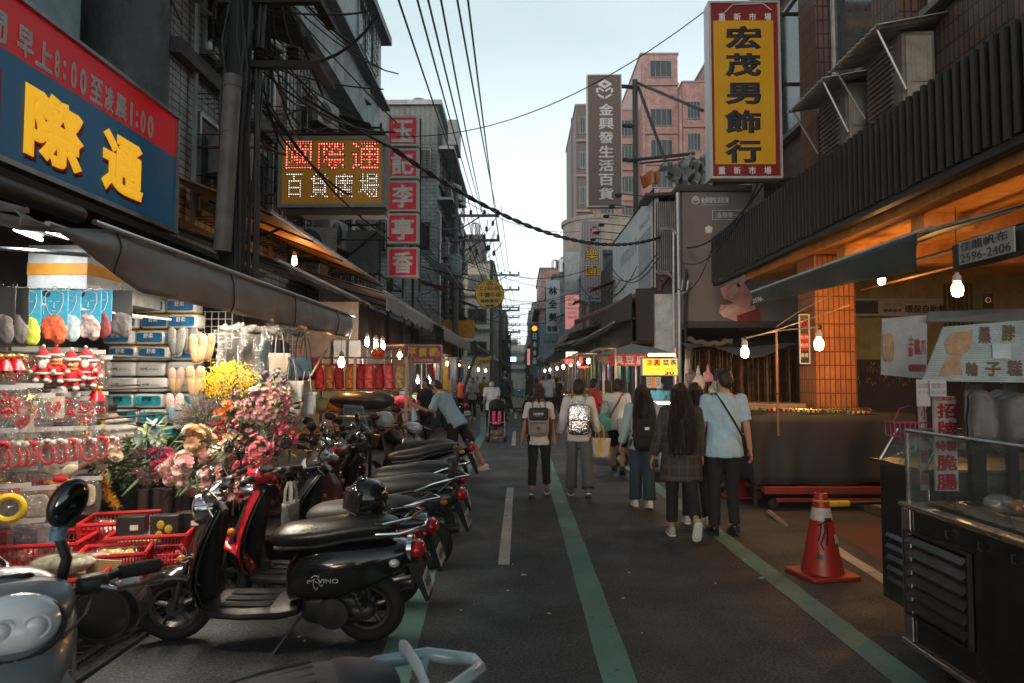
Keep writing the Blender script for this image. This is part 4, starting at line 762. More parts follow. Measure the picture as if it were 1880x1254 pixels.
# ragged sheet canopy and dark balcony clutter high behind the pole
t=thing('rusty_canopy','torn dark sheet canopy sticking out high behind the utility pole','canopy',(-3.6,9,6.6)); mb=MB(); mb.grid(lambda s,q:V((-4.45+1.2*q+.05*noise.noise(V((s*9,0,1))),8.2+2.5*s,7.25-.45*q+.02*sin(s*90)+.05*noise.noise(V((s*12,q*5,0))))),50,8); mb.build('sheet',mat('black_sheet',(.03,.03,.03),.7,dirt=.4),t,world=1,solid=.01)
def epole(label,x,y,h,arms,w_=1.6,side=1,tr=False,group='utility poles further down'):
    t=thing('utility_pole',label,'pole',(x,y,0),0,group); mb=MB(); mb.tube([(0,0,0),(0,0,h)],[.15,.10],12); mb.build('shaft',mat('grey_pole',(.12,.12,.12),.8,dirt=.3),t)
    for z in arms:
        a=MB(); a.bx(-.15,w_,-.17,-.11,z,z+.11); a.tube([(0,-.12,z-.6),(w_*.55,-.14,z)],.03,5); ao=a.build('crossarm',mat('crossarm_grey',(.13,.14,.15),.6),t)
        for k in range(3):
            q=MB(); q.lathe((w_*(.35+.31*k),-.14,z+.11),[(.03,0),(.07,.03),(.04,.08),(.07,.11),(.03,.18)],10); q.build('insulator',mat('insulator_brown',(.05,.045,.045),.3),ao)
    if tr: mb=MB(); mb.lathe((0,-.35,h*.62),[(.25,0),(.28,.05),(.28,.75),(.2,.85)],14); mb.build('transformer',mat('transformer_blue',(.22,.27,.29),.5,dirt=.3),t)
    return t
epole('grey utility pole with two wide crossarms left of the sky gap',-2.55,27,9.0,[W(880,400,27).z,W(880,445,27).z],1.75,tr=True)
for k,(x,y,lab) in enumerate([(-1.9,46,'second utility pole down the left side, by the round sign'),(-1.9,68,'third utility pole down the left side'),(-1.8,92,'fourth utility pole down the left side'),(-1.7,125,'farthest utility pole down the left side')]): epole(lab,x,y,9.5,[8.4,7.4,6.0],1.9)
rnd.seed(11); G1='parallel overhead power lines'
mb=None
for k,(a,b_,c,la) in enumerate([((729,-8),(862,372),16,'leftmost'),((764,-8),(872,372),18,'second'),((784,-8),(886,395),18,'third'),((808,-8),(888,398),19,'fourth'),((838,-8),(914,398),19,'fifth'),((858,-8),(916,440),20,'rightmost')]):
    cable(W(*a,6.5),W(*b_,27),.1,.012,label=f'{la} of the six steep power lines crossing the sky',group=G1)
cable(W(715,268,9),W(1212,436,16.3),.62,.022,24,label='thick twisted black cable sagging across the street',twist=90)
cable(W(728,250,13),W(1292,22,10.5),.55,.009,30,label='thin cable rising right to the yellow sign')
cable(W(560,180,8),W(720,272,9),.02,.02,label='black cable running down to the LED sign corner')
cable(W(430,20,7),W(640,245,9),-.02,.012,label='thin black cable from the pole head to the LED sign')
cable(W(335,45,6.9),W(300,-30,6.5),.0,.012,label='short black cable at the top of the dark pole')
cable(W(545,250,9.3),W(600,220,16),.1,.01,label='short cable behind the LED sign bracket')
cable(W(1262,455,15.6),W(1400,340,10.5),.25,.02,label='black cable bundle sagging in front of the mural, upper')
cable(W(1250,480,15.6),W(1395,330,10.5),.5,.014,label='black cable bundle sagging in front of the mural, middle')
cable(W(1245,530,15.6),W(1312,440,14),.4,.010,label='black cable bundle sagging in front of the mural, lower')
for k in range(14):
    y=26+rnd.random()*60; z=5.2+rnd.random()*3.6; cable((-2.6,y,z+rnd.uniform(-.5,.5)),(3.0,y+rnd.uniform(-9,12),z),.2+rnd.random()*.5,.014,label='thin cable strung across the far part of the street',group='far cables across the street')
for k in range(12):
    x0=-2.3+rnd.random()*1.6; z=6+rnd.random()*3; cable((x0,27,z),(x0+.3,68,z+.3),.5,.014,10,label='wire running along the left side between far poles',group='wires along the left poles')
for k in range(14):
    y=19+rnd.random()*14; z=3.9+rnd.random()*2.6; cable((-3.1,y,z),(-2.1,y+2+rnd.random()*5,z+rnd.uniform(-1,1)),.3+rnd.random()*.4,.013,10,label='loose black wire drooping on the left facades',group='drooping wires on the left facades')
for k in range(6):
    y=15+rnd.random()*9; z=3.6+rnd.random()*1.4; cable((3.2,y,z),(2.7-.05*(y-15),y+1+rnd.random()*4,z+rnd.uniform(-.5,.5)),.2+rnd.random()*.4,.014,10,label='loose black wire drooping under the right canopies',group='drooping wires on the right canopies')
# pipes by the recess corner
for i,(px,r_,lab) in enumerate([(1246,.05,'thick grey downpipe at the mural corner'),(1236,.035,'thin grey downpipe left of the thick one'),(1257,.03,'slim dark pipe right of the thick downpipe')]):
    mb=MB(); x=W(px,500,15.7).x; mb.tube([(x,15.7,0.1),(x,15.7,3.0),(x+.02*i,15.7,5.9-i*.9)],r_,8); 
    if i<2: mb.tube([(x,15.7,4.9-i),(x-.15,15.7,5.05-i),(x-.4,15.7,5.05-i)],r_,8); mb.tube([(x,15.7,3.5),(x+.18,15.7,3.6),(x+.22,15.7,3.85)],r_*.8,8)
    tag(mb.build('downpipe',GALV if i<2 else IRON,base=1),lab,'pipe')
# ================================================================ people
def wrinkle(o,amp,freq,seed=0,zs=.5):
    me=o.data; me.calc_normals_split if False else None
    nn=[v.normal.copy() for v in me.vertices]
    for v,n in zip(me.vertices,nn):
        p=V((v.co.x*freq,v.co.y*freq,v.co.z*freq*zs))+V((seed,0,seed))
        w=1-abs(noise.noise(p))*2.2; w2=noise.noise(p*2.7)
        v.co+=n*amp*(w*.8+w2*.5-.3)
def hermit(a,b,t): return a+(b-a)*t
SKN=mat('skin',(.42,.24,.16),.5,var=.08,spec=.4); HAIRB=mat('black_hair',(.012,.009,.008),.42,var=.3,vs=60,bump=.5,bs=90); HAIRBR=mat('dark_brown_hair',(.020,.011,.008),.42,var=.35,vs=60,bump=.5,bs=90); MASKB=mat('face_mask_blue',(.35,.5,.58),.7,var=.05); HGR=mat('grey_hair',(.10,.09,.085),.6,var=.4,vs=60,bump=.4,bs=90)
EYE=mat('dark_eye',(.01,.008,.008),.2,var=0); LIP=mat('lip',(.30,.11,.09),.5,var=0)
def person(label,loc,rz=0,h=1.65,group=None,top=None,tk='tee',bot=None,bk='trousers',shoe=None,hair='short',hm=None,legs=((12,5,2),(-18,20,2)),arms=((-12,8,15),(10,8,15)),lean=0,head=(0,0),vx=.012,bw=1.0,mask=None,face=False,skin=None,sole=None,rings=None,fold=.006,barefoot=False,pitch=(0,25),jacket=None,turn=0):
    s=h/1.7; t=thing('person',label,'person',loc,rz,group); t.scale=(s,s,s); sk=skin or SKN; hm=hm or HAIRB; shoe=shoe or mat('white_shoe',(.55,.56,.57),.5,var=.15)
    H=V((0,0,.9)); ML=Matrix.Rotation(-R(lean),3,'X'); 
    if turn: ML=Matrix.Rotation(R(turn),3,'Z')@ML
    TS=lambda p:H+ML@(V(p)-H)
    HD=TS((0,.01,1.585)); MH=Matrix.Rotation(R(head[0]),3,'Z')@Matrix.Rotation(-R(lean*.35+head[1]),3,'X')
    if lean: MH=ML.lerp(Matrix.Identity(3),.0)@Matrix.Rotation(R(head[0]),3,'Z')@Matrix.Rotation(-R(head[1]),3,'X')
    J=[]
    for i,sd in enumerate((-1,1)):
        sw,fl,ou=legs[i]; hp=V((sd*.088,0,.9)); d=V((sd*sin(R(ou)),sin(R(sw))*cos(R(ou)),-cos(R(sw))*cos(R(ou)))); kn=hp+d*.42
        a=R(sw-fl); d2=V((sd*sin(R(ou)),sin(a)*cos(R(ou)),-cos(a)*cos(R(ou)))); an=kn+d2*.41; J.append([hp,kn,an,pitch[i]])
    low=min(j[2].z-(.075+(.1*sin(R(j[3])) if j[3]>0 else 0)) for j in J); dz=-low
    ph=V((0,0,dz)); H0=H.copy()
    # body
    def tor(mb,prof,inf=0):
        rg=[]
        for z,a,b,yo in prof:
            rg.append([TS((( a+inf)*bw*cos(2*pi*j/18),(b+inf)*sin(2*pi*j/18)+yo,z))+ph for j in range(18)])
        mb.loft(rg)
    base=[(.78,.10,.09,0),(.84,.145,.105,0),(.92,.15,.108,0),(1.03,.13,.095,0),(1.15,.135,.10,.005),(1.28,.155,.108,.005),(1.36,.17,.10,0),(1.42,.12,.08,-.005),(1.45,.06,.06,-.005),(1.50,.05,.055,0)]
    A=[]
    for i,sd in enumerate((-1,1)):
        q=arms[i]; sh=TS((sd*.165*bw,-.005,1.375)); up=V((sd*sin(R(q[1])),sin(R(q[0]))*cos(R(q[1])),-cos(R(q[0]))*cos(R(q[1])))); inw=R(q[3]) if len(q)>3 else 0
        up=ML@up if not lean else up; el=sh+up*.275; a=R(q[0]+q[2]); lo=V((sd*sin(R(q[1])-inw),sin(a),-cos(a)))
        lo.normalize(); wr=el+lo*.245; A.append([sh+ph,el+ph,wr+ph,lo,sd])
    mb=MB(); tor(mb,base)
    q=1 if not bot else .8
    for hp,kn,an,pt in J:
        if bot and bk!='shorts': mb.cap(hp+ph,kn+ph,.06,.038); mb.cap(kn+ph,an+ph,.038,.034); mb.cap(an+ph,an+ph+V((0,.13*cos(R(pt)),-.02-.1*sin(R(pt)))),.036,.03); continue
        mb.cap(hp+ph,kn+ph,.078*q,.052); mb.cap(kn+ph,an+ph,.052,.036); mb.ball(kn+ph+(an-kn)*.3+V((0,-.012,0)),(.05,.052,.11)); mb.cap(an+ph,an+ph+V((0,.13*cos(R(pt)),-.02-.1*sin(R(pt)))),.036,.03)
    for sh,el,wr,lo,sd in A:
        mb.cap(sh,el,.052,.038); mb.cap(el,wr,.038,.026)
        # hand: palm, four curled fingers, thumb from its side
        fw=V((0,1,0)) if abs(lo.y)<.8 else V((0,0,1)); sx=lo.cross(fw).normalized(); fw=sx.cross(lo).normalized(); pc=wr+lo*.05
        M=Matrix((sx*1.0,fw,lo)).transposed(); mb.ball(pc,(.017,.04,.052),10,7,M)
        for k in range(4):
            b0=pc+fw*(.028-.019*k)+lo*.042; l=(.030,.034,.032,.026)[k]; q=-sx*sd*.012; m1=b0+lo*l+q; mb.cap(b0,m1,.0085,.008,8); mb.cap(m1,m1+lo*l*.75+q*2,.008,.0068,8)
        b0=pc+fw*.032-lo*.012; m1=b0+fw*.022+lo*.025-sx*sd*.008; mb.cap(b0,m1,.0105,.0095,8); mb.cap(m1,m1+lo*.024+fw*.004-sx*sd*.006,.0095,.008,8)
    HP=HD+ph; nb=TS((0,0,1.44))+ph; mb.cap(nb,HP-MH@V((0,.01,.06)),.052,.048)
    mb.ball(HP,(.073,.092,.108),16,12,MH); mb.ball(HP+MH@V((0,.03,-.05)),(.055,.062,.065),12,9,MH); mb.ball(HP+MH@V((0,.055,-.085)),(.03,.03,.025),10,7,MH)
    mb.cap(HP+MH@V((0,.088,.005)),HP+MH@V((0,.105,-.025)),.009,.014,8)
    for sd in(-1,1): mb.ball(HP+MH@V((sd*.074,-.005,-.01)),(.012,.02,.032),8,6,MH)
    b=mb.build('body',sk,t,remesh=vx*(.85 if vx<.02 else 1),relax=2)
    if face:
        for sd in(-1,1):
            mb=MB(); mb.ball(HP+MH@V((sd*.031,.082,.012)),(.014,.007,.006),8,5,MH); mb.build('eye',EYE,t); mb=MB(); mb.cap(HP+MH@V((sd*.016,.09,.034)),HP+MH@V((sd*.047,.082,.036)),.004,.003,6); mb.build('eyebrow',hm,t)
        if not mask: mb=MB(); mb.cap(HP+MH@V((-.02,.09,-.06)),HP+MH@V((.02,.09,-.06)),.006,.006,6); mb.build('mouth',LIP,t)
    if mask:
        mb=MB(); mb.grid(lambda a,b_:HP+MH@V(((.082-.012*abs(b_-.5)*2)*sin((a-.5)*2.7),(.103+.018*sin(pi*b_))*cos((a-.5)*2.7)+.0,-.005-.10*b_)),14,6); mb.build('face_mask',mask,t,solid=.002)
    # trousers, shorts or skirt
    if bot:
        mb=MB(); tor(mb,[(.78,.11,.1,0),(.84,.16,.120,0),(.92,.163,.118,0),(.99,.145,.108,0)],0)
        for hp,kn,an,pt in J:
            hp2,kn2,an2=hp+ph,kn+ph,an+ph
            if bk=='shorts': e=hp2.lerp(kn2,.86); mb.cap(hp2,e,.10,.088,14)
            elif bk=='wide': mb.cap(hp2,kn2,.10,.082,14); mb.tube([kn2,kn2.lerp(an2,.5),kn2.lerp(an2,.93)],[.082,.085,.088],14); mb.ball(kn2,.082)
            elif bk=='crop': mb.cap(hp2,kn2,.096,.07,14); mb.tube([kn2,kn2.lerp(an2,.45),kn2.lerp(an2,.80)],[.07,.067,.066],14); mb.ball(kn2,.07)
            else: mb.cap(hp2,kn2,.093,.066,14); mb.tube([kn2,kn2.lerp(an2,.5),kn2.lerp(an2,.96)],[.066,.062,.058],14); mb.ball(kn2,.066)
        o=mb.build('shorts' if bk=='shorts' else 'trousers',bot,t,remesh=vx,relax=2); wrinkle(o,fold,9,h*10)
    # shoes
    if not barefoot:
        for hp,kn,an,pt in J:
            mb=MB(); M=Matrix.Rotation(-R(pt),3,'X'); c=an+ph
            def rg(y,hw,z0,z1): return [c+M@V((hw*math.copysign(abs(cos(2*pi*j/12))**.7,cos(2*pi*j/12)),y,(z0+z1)/2+(z1-z0)/2*math.copysign(abs(sin(2*pi*j/12))**.7,sin(2*pi*j/12)))) for j in range(12)]
            mb.loft([rg(-.065,.025,-.06,.0),rg(-.055,.036,-.072,.025),rg(-.01,.042,-.074,.03),rg(.05,.044,-.074,.0),rg(.11,.048,-.074,-.022),rg(.155,.042,-.074,-.032),rg(.18,.02,-.07,-.045)])
            o=mb.build('shoe',shoe,t,sub=1)
            mb=MB(); mb.loft([rg(-.07,.03,-.08,-.06),rg(-.05,.042,-.082,-.058),rg(.05,.047,-.082,-.06),rg(.12,.052,-.082,-.06),rg(.17,.042,-.08,-.06),rg(.188,.02,-.078,-.06)]); mb.build('sole',sole or SW,o)
    # top
    if top:
        mb=MB()
        pr={'tee':[(.79,.185,.148,0),(.9,.184,.146,0),(1.03,.16,.125,0),(1.15,.16,.122,.003),(1.28,.18,.128,.003),(1.365,.178,.112,0),(1.42,.12,.088,-.004),(1.455,.07,.07,-.004)],
            'long':[(.62,.24,.165,0),(.75,.235,.16,0),(.9,.215,.15,0),(1.05,.20,.142,0),(1.2,.20,.14,.003),(1.3,.20,.138,.003),(1.37,.19,.118,0),(1.43,.12,.09,-.004),(1.46,.075,.075,-.004)],
            'tuck':[(.93,.165,.128,0),(1.03,.165,.128,0),(1.15,.168,.128,.003),(1.28,.182,.13,.003),(1.365,.178,.112,0),(1.42,.12,.088,-.004),(1.455,.07,.07,-.004)]}[{'coat':'long','sweater':'tee'}.get(tk,tk)]
        tor(mb,pr)
        for sh,el,wr,lo,sd in A:
            if tk in('coat','long','sweater'): mb.cap(sh,el,.078,.066,14); mb.tube([el,el.lerp(wr,.5),el.lerp(wr,.93)],[.066,.06,.052],14); mb.ball(el,.066)
            else: mb.cap(sh,sh.lerp(el,.3),.074,.07,14); mb.tube([sh.lerp(el,.3),sh.lerp(el,.8)],[.07,.068],14)
        o=mb.build('coat' if tk=='coat' else 'shirt',top,t,remesh=vx,relax=2); wrinkle(o,fold*1.2,8,h*7,.6)
    # hair
    rnd.seed(int(h*1000))
    def cap_(mb,inf=0,back=.0): mb.ball(HP+MH@V((0,-.014,.022)),(.084+inf,.098+inf,.104+inf),16,12,MH)
    mb=MB(); cap_(mb)
    if hair=='short':
        mb.ball(HP+MH@V((0,-.045,-.01)),(.074,.064,.085),14,10,MH); mb.ball(HP+MH@V((0,.05,.085)),(.06,.05,.03),12,8,MH)
        o=mb.build('hair',hm,t,remesh=vx*.8,relax=1); wrinkle(o,.007,26,h,.6)
    elif hair=='bob':
        mb.ball(HP+MH@V((0,-.03,-.02)),(.092,.085,.11),14,10,MH); o=mb.build('hair',hm,t,remesh=vx*.8,relax=1); wrinkle(o,.006,28,h,.25)
    elif hair=='pony':
        mb.ball(HP+MH@V((0,-.04,-.02)),(.078,.07,.09),14,10,MH); mb.tube([HP+MH@V(q) for q in((0,-.1,.02),(0,-.125,-.02),(0,-.12,-.10),(0,-.11,-.17))],[.02,.03,.026,.008],10); o=mb.build('hair',hm,t,remesh=vx*.8,relax=1); wrinkle(o,.004,30,h,.25)
    elif hair.startswith('long'):
        L_=float(hair[4:] or .5); rg=[]
        for i in range(12):
            f=i/11; z=.06-f*(L_+.06); wd=.088+.055*min(1,f*1.7)*(1 if f<.8 else 1-(f-.8)*2.2); dp=.075-.03*f; yo=-.045-.095*min(1,f*2.2)-.012*f
            rg.append([HP+V((wd*cos(2*pi*j/16),yo+dp*sin(2*pi*j/16),z)) for j in range(16)])
        mb.loft(rg); o=mb.build('hair',hm,t,remesh=vx*.9,relax=2); wrinkle(o,.010,20,h,.13)
        mb=MB()
        for k in range(150):
            a=pi+rnd.random()*pi; w0=.09; P=[]; e=rnd.uniform(.7,1.06); sp=rnd.uniform(.85,1.12)
            for i in range(9):
                f=i/8; z=.04-f*(L_+.06)*e; wd=(.09+.056*min(1,f*1.7))*sp; dp=(.08-.028*f)*sp; yo=-.045-.095*min(1,f*2.2)-.012*f
                P.append(HP+V((wd*cos(a)+.006*sin(f*9+k),yo+dp*sin(a)+.004*sin(f*7+k*2),z)))
            mb.tube(P,[.0035]*8+[.001],4,cap=False)
        so=mb.build('hair_strand',hm,t); so['kind']='stuff'
    return t,dict(HD=HP,MH=MH,A=A,J=J,TS=lambda p:TS(p)+ph,ph=ph,ML=ML,s=s)
def rbox(mb,c,d,M=None,p=.35,n=20,k=None):
    """soft box"""
    c=V(c); rings=[]
    for i in range(11):
        a=-pi/2+pi*i/10; ca=max(cos(a),.001)**p; sa=math.copysign(abs(sin(a))**p,sin(a)); rr=[]
        for j in range(n):
            b=2*pi*j/n; q=V((d[0]/2*ca*math.copysign(abs(cos(b))**p,cos(b)),d[1]/2*ca*math.copysign(abs(sin(b))**p,sin(b)),d[2]/2*sa)); rr.append(c+(M@q if M else q))
        rings.append(rr)
    return mb.loft(rings,k=k)
def backpack(label,pt,inf,size,m,m2=None,trim=None,words=None,y=-.19,z=1.17,strap=None):
    t,I=pt; b=thing('backpack',label,'backpack',t.matrix_basis.to_translation(),t.rotation_euler.z); b.scale=t.scale; T=I['TS']; w,d,h=size
    c=T((0,y-.03,z)); mb=MB(); rbox(mb,c,(w,d,h)); o=mb.build('main_bag',m,b)
    mb=MB(); rbox(mb,c+V((0,-d*.5,-h*.2)),(w*.72,d*.5,h*.42)); q=mb.build('front_pocket',m2 or m,b)
    mb=MB(); mb.tube([c+V((-w*.36,-d*.76,-h*.02)),c+V((w*.36,-d*.76,-h*.02))],.005,5); mb.tube([c+V((w*.5*cos(R(a)),-d*.2,h*.5*sin(R(a))*.97)) for a in range(-10,191,20)],.005,5); mb.build('zip',trim or BPLAST,b)
    for sd in(-1,1):
        mb=MB(); P=[T((sd*.09,-.13,1.30)),T((sd*.10,-.07,1.43)),T((sd*.105,.03,1.425)),T((sd*.115,.135,1.32)),T((sd*.14,.13,1.15)),T((sd*.16,.02,1.0)),T((sd*.13,-.14,.98))]; mb.tube(P,[(.007,.028)]*len(P),8); mb.build('strap',strap or m,b)
    mb=MB(); mb.tube([c+V((-.03,.02,h/2)),c+V((-.025,.02,h/2+.04)),c+V((.025,.02,h/2+.04)),c+V((.03,.02,h/2))],.006,6); mb.build('handle',strap or m,b)
    return b,c
def tote(label,c,w,h,d,m,rz=0,hand=.28,hm=None,cat='tote bag',name='tote_bag',lean=0):
    t=thing(name,label,cat,c,rz); t.rotation_euler.x=lean; mb=MB()
    mb.grid(lambda a,b:V((w/2*(.8+.2*b)*math.copysign(abs(cos(2*pi*a))**.55,cos(2*pi*a)),d/2*(1-.3*b)*math.copysign(abs(sin(2*pi*a))**.7,sin(2*pi*a))+.006*sin(a*40+b*9),h*b)),36,8); mb.bx(-w*.38,w*.38,-d*.4,d*.4,.001,.012); mb.build('bag',m,t,solid=.004)
    for sd in(-1,1): mb=MB(); mb.tube([(-w*.22,sd*d*.33,h*.9),(-w*.17,sd*d*.3,h+hand*.6),(-.02,sd*.01,h+hand),(.02,sd*.01,h+hand),(w*.17,sd*d*.3,h+hand*.6),(w*.22,sd*d*.33,h*.9)],[(.004,.012)]*6,6); mb.build('handle',hm or m,t)
    return t
def cloth(n,c,**k): return mat(n,c,k.pop('rough',.8),var=k.pop('var',.12),vs=k.pop('vs',5),bump=k.pop('bump',.15),bs=k.pop('bs',60),**k)
NAVYT=cloth('dark_navy_trousers',(.018,.024,.032)); GREYT=cloth('grey_trousers',(.11,.125,.135)); BLKT=cloth('black_trousers',(.010,.011,.014)); DENIM=cloth('dark_blue_denim',(.022,.05,.075)); WTEE=cloth('white_tee',(.62,.66,.68)); LBLUE=cloth('light_blue_shirt',(.34,.52,.64),bump=.5,bs=18); LBLUE2=cloth('pale_blue_shirt',(.28,.50,.68))
def gp(px,py): p=G(px,py); return (p.x,p.y,0)
# girl in school outfit
P1=person('girl in white tee with red cuffs wearing a beige and black backpack',gp(990,914),R(-3),1.50,top=WTEE,tk='tee',bot=NAVYT,bk='crop',shoe=mat('grey_trainer',(.12,.14,.18),.6),hair='pony',legs=((8,22,2),(14,4,2)),arms=((-14,12,22),(-8,9,14)),pitch=(22,0),head=(0,2),bw=.92)
bp,c=backpack('beige and black backpack with white lettering and a shield patch',P1,None,(.34,.17,.43),mat('beige_nylon',(.30,.26,.22),.7),mat('greyish_nylon',(.24,.22,.20),.7),z=1.15)
mb=MB(); rbox(mb,c+V((0,-.012,.115)),(.30,.17,.20),None,.3); mb.build('top_flap',mat('black_nylon',(.012,.012,.013),.6),bp); mb=MB()
for sd in(-1,1): rbox(mb,c+V((sd*.165,0,-.06)),(.05,.15,.26),None,.4)
mb.build('side_pocket',MATS['black_nylon'],bp); text('UNIME',c+V((-.075,-.103,.11)),UF,ZU,.15,.032,SW,bp,.03,world=False,d=.004); text('BACKPACK',c+V((-.05,-.103,.088)),UF,ZU,.10,.012,SW,bp,.0,world=False,d=.004)
mb=MB(); mb.prism([(-.022,.03),(-.022,-.005),(0,-.03),(.022,-.005),(.022,.03)],c+V((0,-.136,-.09)),UF,ZU,(0,.004,0)); mb.build('shield_patch',BPLAST,bp)
t,I=P1; CR=cloth('crimson_cuff',(.35,.02,.03))
for sh,el,wr,lo,sd in I['A']: mb=MB(); e=(el-sh).normalized(); q=sh.lerp(el,.76); mb.tube([q,q+e*.025],.074,14); mb.build('cuff',CR,t)
mb=MB(); mb.ring(I['TS']((0,-.002,1.455)),.066,.012,'z',20,6); mb.build('collar',CR,t)
# silver backpack woman
P2=person('short haired woman in white sweater and grey trousers with silver backpack',gp(1063,909),R(-4),1.60,top=cloth('white_sweater',(.62,.67,.68)),tk='sweater',bot=GREYT,bk='wide',shoe=mat('grey_trainer',(0,0,0)),hair='bob',legs=((2,4,2),(-8,16,3)),arms=((0,14,20),(8,14,26)),pitch=(0,22),head=(6,4))
FOIL=mat('silver_foil',(.72,.72,.74),.16,1,var=.3,vs=12,bump=1,bs=22)
backpack('crinkled silver foil backpack of the short haired woman',P2,None,(.33,.16,.45),FOIL,FOIL,z=1.12,strap=FOIL)
tote('white tote bag with a broad yellow stripe held by the silver backpack woman',tuple(V(gp(1063,909))+V((.30,.05,.52))),.30,.26,.12,cloth('white_canvas_tote',(.5,.48,.42)),R(-8),.2,mat('yellow_strap',(.62,.40,.02),.6))
mb=MB(); mb.bx(-.03,.03,-.066,-.062,.02,.25); o=mb.build('yellow_stripe',MATS['yellow_strap'],[x for x in COL.objects if x.name.startswith('tote_bag')][-1])
# woman with teal bag
P3=person('short haired woman in white blouse and black shorts walking with bent knee',gp(1135,868),R(-14),1.62,top=cloth('white_blouse',(.6,.65,.67)),tk='sweater',bot=BLKT,bk='shorts',shoe=mat('black_leather_shoe',(.012,.012,.013),.25),hair='bob',hm=HAIRBR,legs=((18,4,1),(-10,24,1)),arms=((-2,16,18),(10,12,40)),pitch=(0,30),head=(-5,0),sole=BPLAST,bw=.95)
pz=V(gp(1135,868)); tote('bright teal shoulder bag at the side of the woman in white blouse',tuple(pz+V((-.22,-.05,.72))),.30,.28,.14,cloth('teal_canvas',(.10,.46,.46)),R(30),.22)
tote('small white shoulder bag behind the teal one',tuple(pz+V((.08,-.24,.68))),.26,.26,.1,cloth('white_canvas',(.5,.5,.48)),R(-10),.30)
mb=MB(); T=P3[1]['TS']; mb.tube([T(q)*P3[1]['s'] for q in((.10,-.07,1.43),(.02,-.135,1.28),(-.10,-.15,1.08),(-.19,-.09,.9))],[(.005,.022)]*4,6)
o=mb.build('brown_bag_strap',mat('tan_leather',(.24,.09,.04),.5),P3[0]); o.scale=(1/P3[1]['s'],)*3
# long hair woman with black backpack
P4=person('long haired woman in pale blue shirt and wide dark jeans',gp(1180,932),R(2),1.53,top=cloth('pale_denim_shirt',(.30,.42,.48)),tk='sweater',bot=DENIM,bk='wide',shoe=SW,hair='long0.60',hm=HAIRBR,legs=((6,4,0),(-3,10,-1)),arms=((-2,14,12),(3,13,16)),pitch=(0,12),bw=1.0)
bp,c=backpack('plain black backpack with a small white patch under long hair',P4,None,(.33,.17,.44),cloth('black_bag_fabric',(.009,.009,.010)),None,z=1.02,y=-.20)
mb=MB(); mb.bx(-.03,.03,-.004,0,-.02,.02); o=mb.build('white_patch',SW,bp); o.location=c+V((0,-.092,.085)); 
# plaid coat woman
PL=cloth('plaid_wool',(.032,.030,.028))
def plaid():
    m=PL; n=m.node_tree; L=n.links.new; N=n.nodes.new; b=n.nodes['Principled BSDF']; tc=N('ShaderNodeTexCoord'); src=b.inputs['Base Color'].links[0].from_socket
    for d,f,c in(('X',3.2,(.10,.075,.05)),('Z',2.6,(.09,.075,.055)),('X',9,(.045,.05,.045)),('Z',8,(.05,.045,.04))):
        w_=N('ShaderNodeTexWave'); w_.bands_direction=d; w_.inputs['Scale'].default_value=f; w_.inputs['Distortion'].default_value=.25; w_.inputs['Detail'].default_value=0; L(tc.outputs['Object'],w_.inputs['Vector'])
        r=N('ShaderNodeMapRange'); r.inputs['From Min'].default_value=.78; r.inputs['From Max'].default_value=.95; r.inputs['To Max'].default_value=.65; L(w_.outputs['Fac'],r.inputs['Value'])
        x=N('ShaderNodeMix'); x.data_type='RGBA'; x.inputs[7].default_value=(*c,1); L(r.outputs['Result'],x.inputs[0]); L(src,x.inputs[6]); src=x.outputs[2]
    L(src,b.inputs['Base Color'])
plaid()
P5=person('long haired woman in an oversized dark plaid coat mid stride',gp(1252,985),R(-4),1.57,top=PL,tk='coat',bot=BLKT,bk='crop',shoe=mat('white_trainer',(.42,.43,.43),.55,var=.2,dirt=.2),hair='long0.66',hm=HAIRBR,legs=((6,4,1),(-16,34,0)),arms=((-4,16,14),(6,10,18)),pitch=(0,58),bw=1.0)
tote('crumpled white plastic bag carried beside the plaid coat',tuple(V(gp(1225,930))+V((0,.1,.45))),.2,.26,.1,mat('white_plastic_bag',(.45,.48,.5),.4,bump=.8,bs=12),.3,.16,cat='plastic bag',name='plastic_bag')
person('dark haired woman mostly hidden between plaid coat and blue shirt',(1.95,7.65,0),R(-5),1.55,top=cloth('dark_top',(.02,.02,.022)),tk='sweater',bot=BLKT,hair='long0.45',hm=HAIRBR,legs=((4,3,1),(-6,12,1)))
# man in light blue shirt
P6=person('man in light blue short sleeved shirt and black trousers wearing a mask',gp(1332,982),R(3),1.70,top=LBLUE,tk='tee',bot=BLKT,shoe=mat('black_leather_shoe',(0,0,0)),sole=BPLAST,hair='short',legs=((2,4,2),(6,10,1)),arms=((4,8,10),(-6,10,12)),pitch=(0,10),head=(30,2),mask=MASKB,face=True,bw=1.1,fold=.009)
T=P6[1]['TS']; b=thing('sling_bag','black sling strap and flat bag across the light blue shirt','bag',P6[0].location,P6[0].rotation_euler.z); b.scale=P6[0].scale
mb=MB(); mb.tube([T(q) for q in((-.115,.06,1.44),(-.10,-.05,1.445),(-.06,-.125,1.36),(.02,-.152,1.22),(.10,-.155,1.08),(.175,-.11,.96),(.21,.0,.90))],[(.005,.016)]*7,6); mb.build('strap',BPLAST,b); mb=MB(); rbox(mb,T((.16,.13,.95)),(.2,.06,.15)); mb.build('pouch',BPLAST,b)
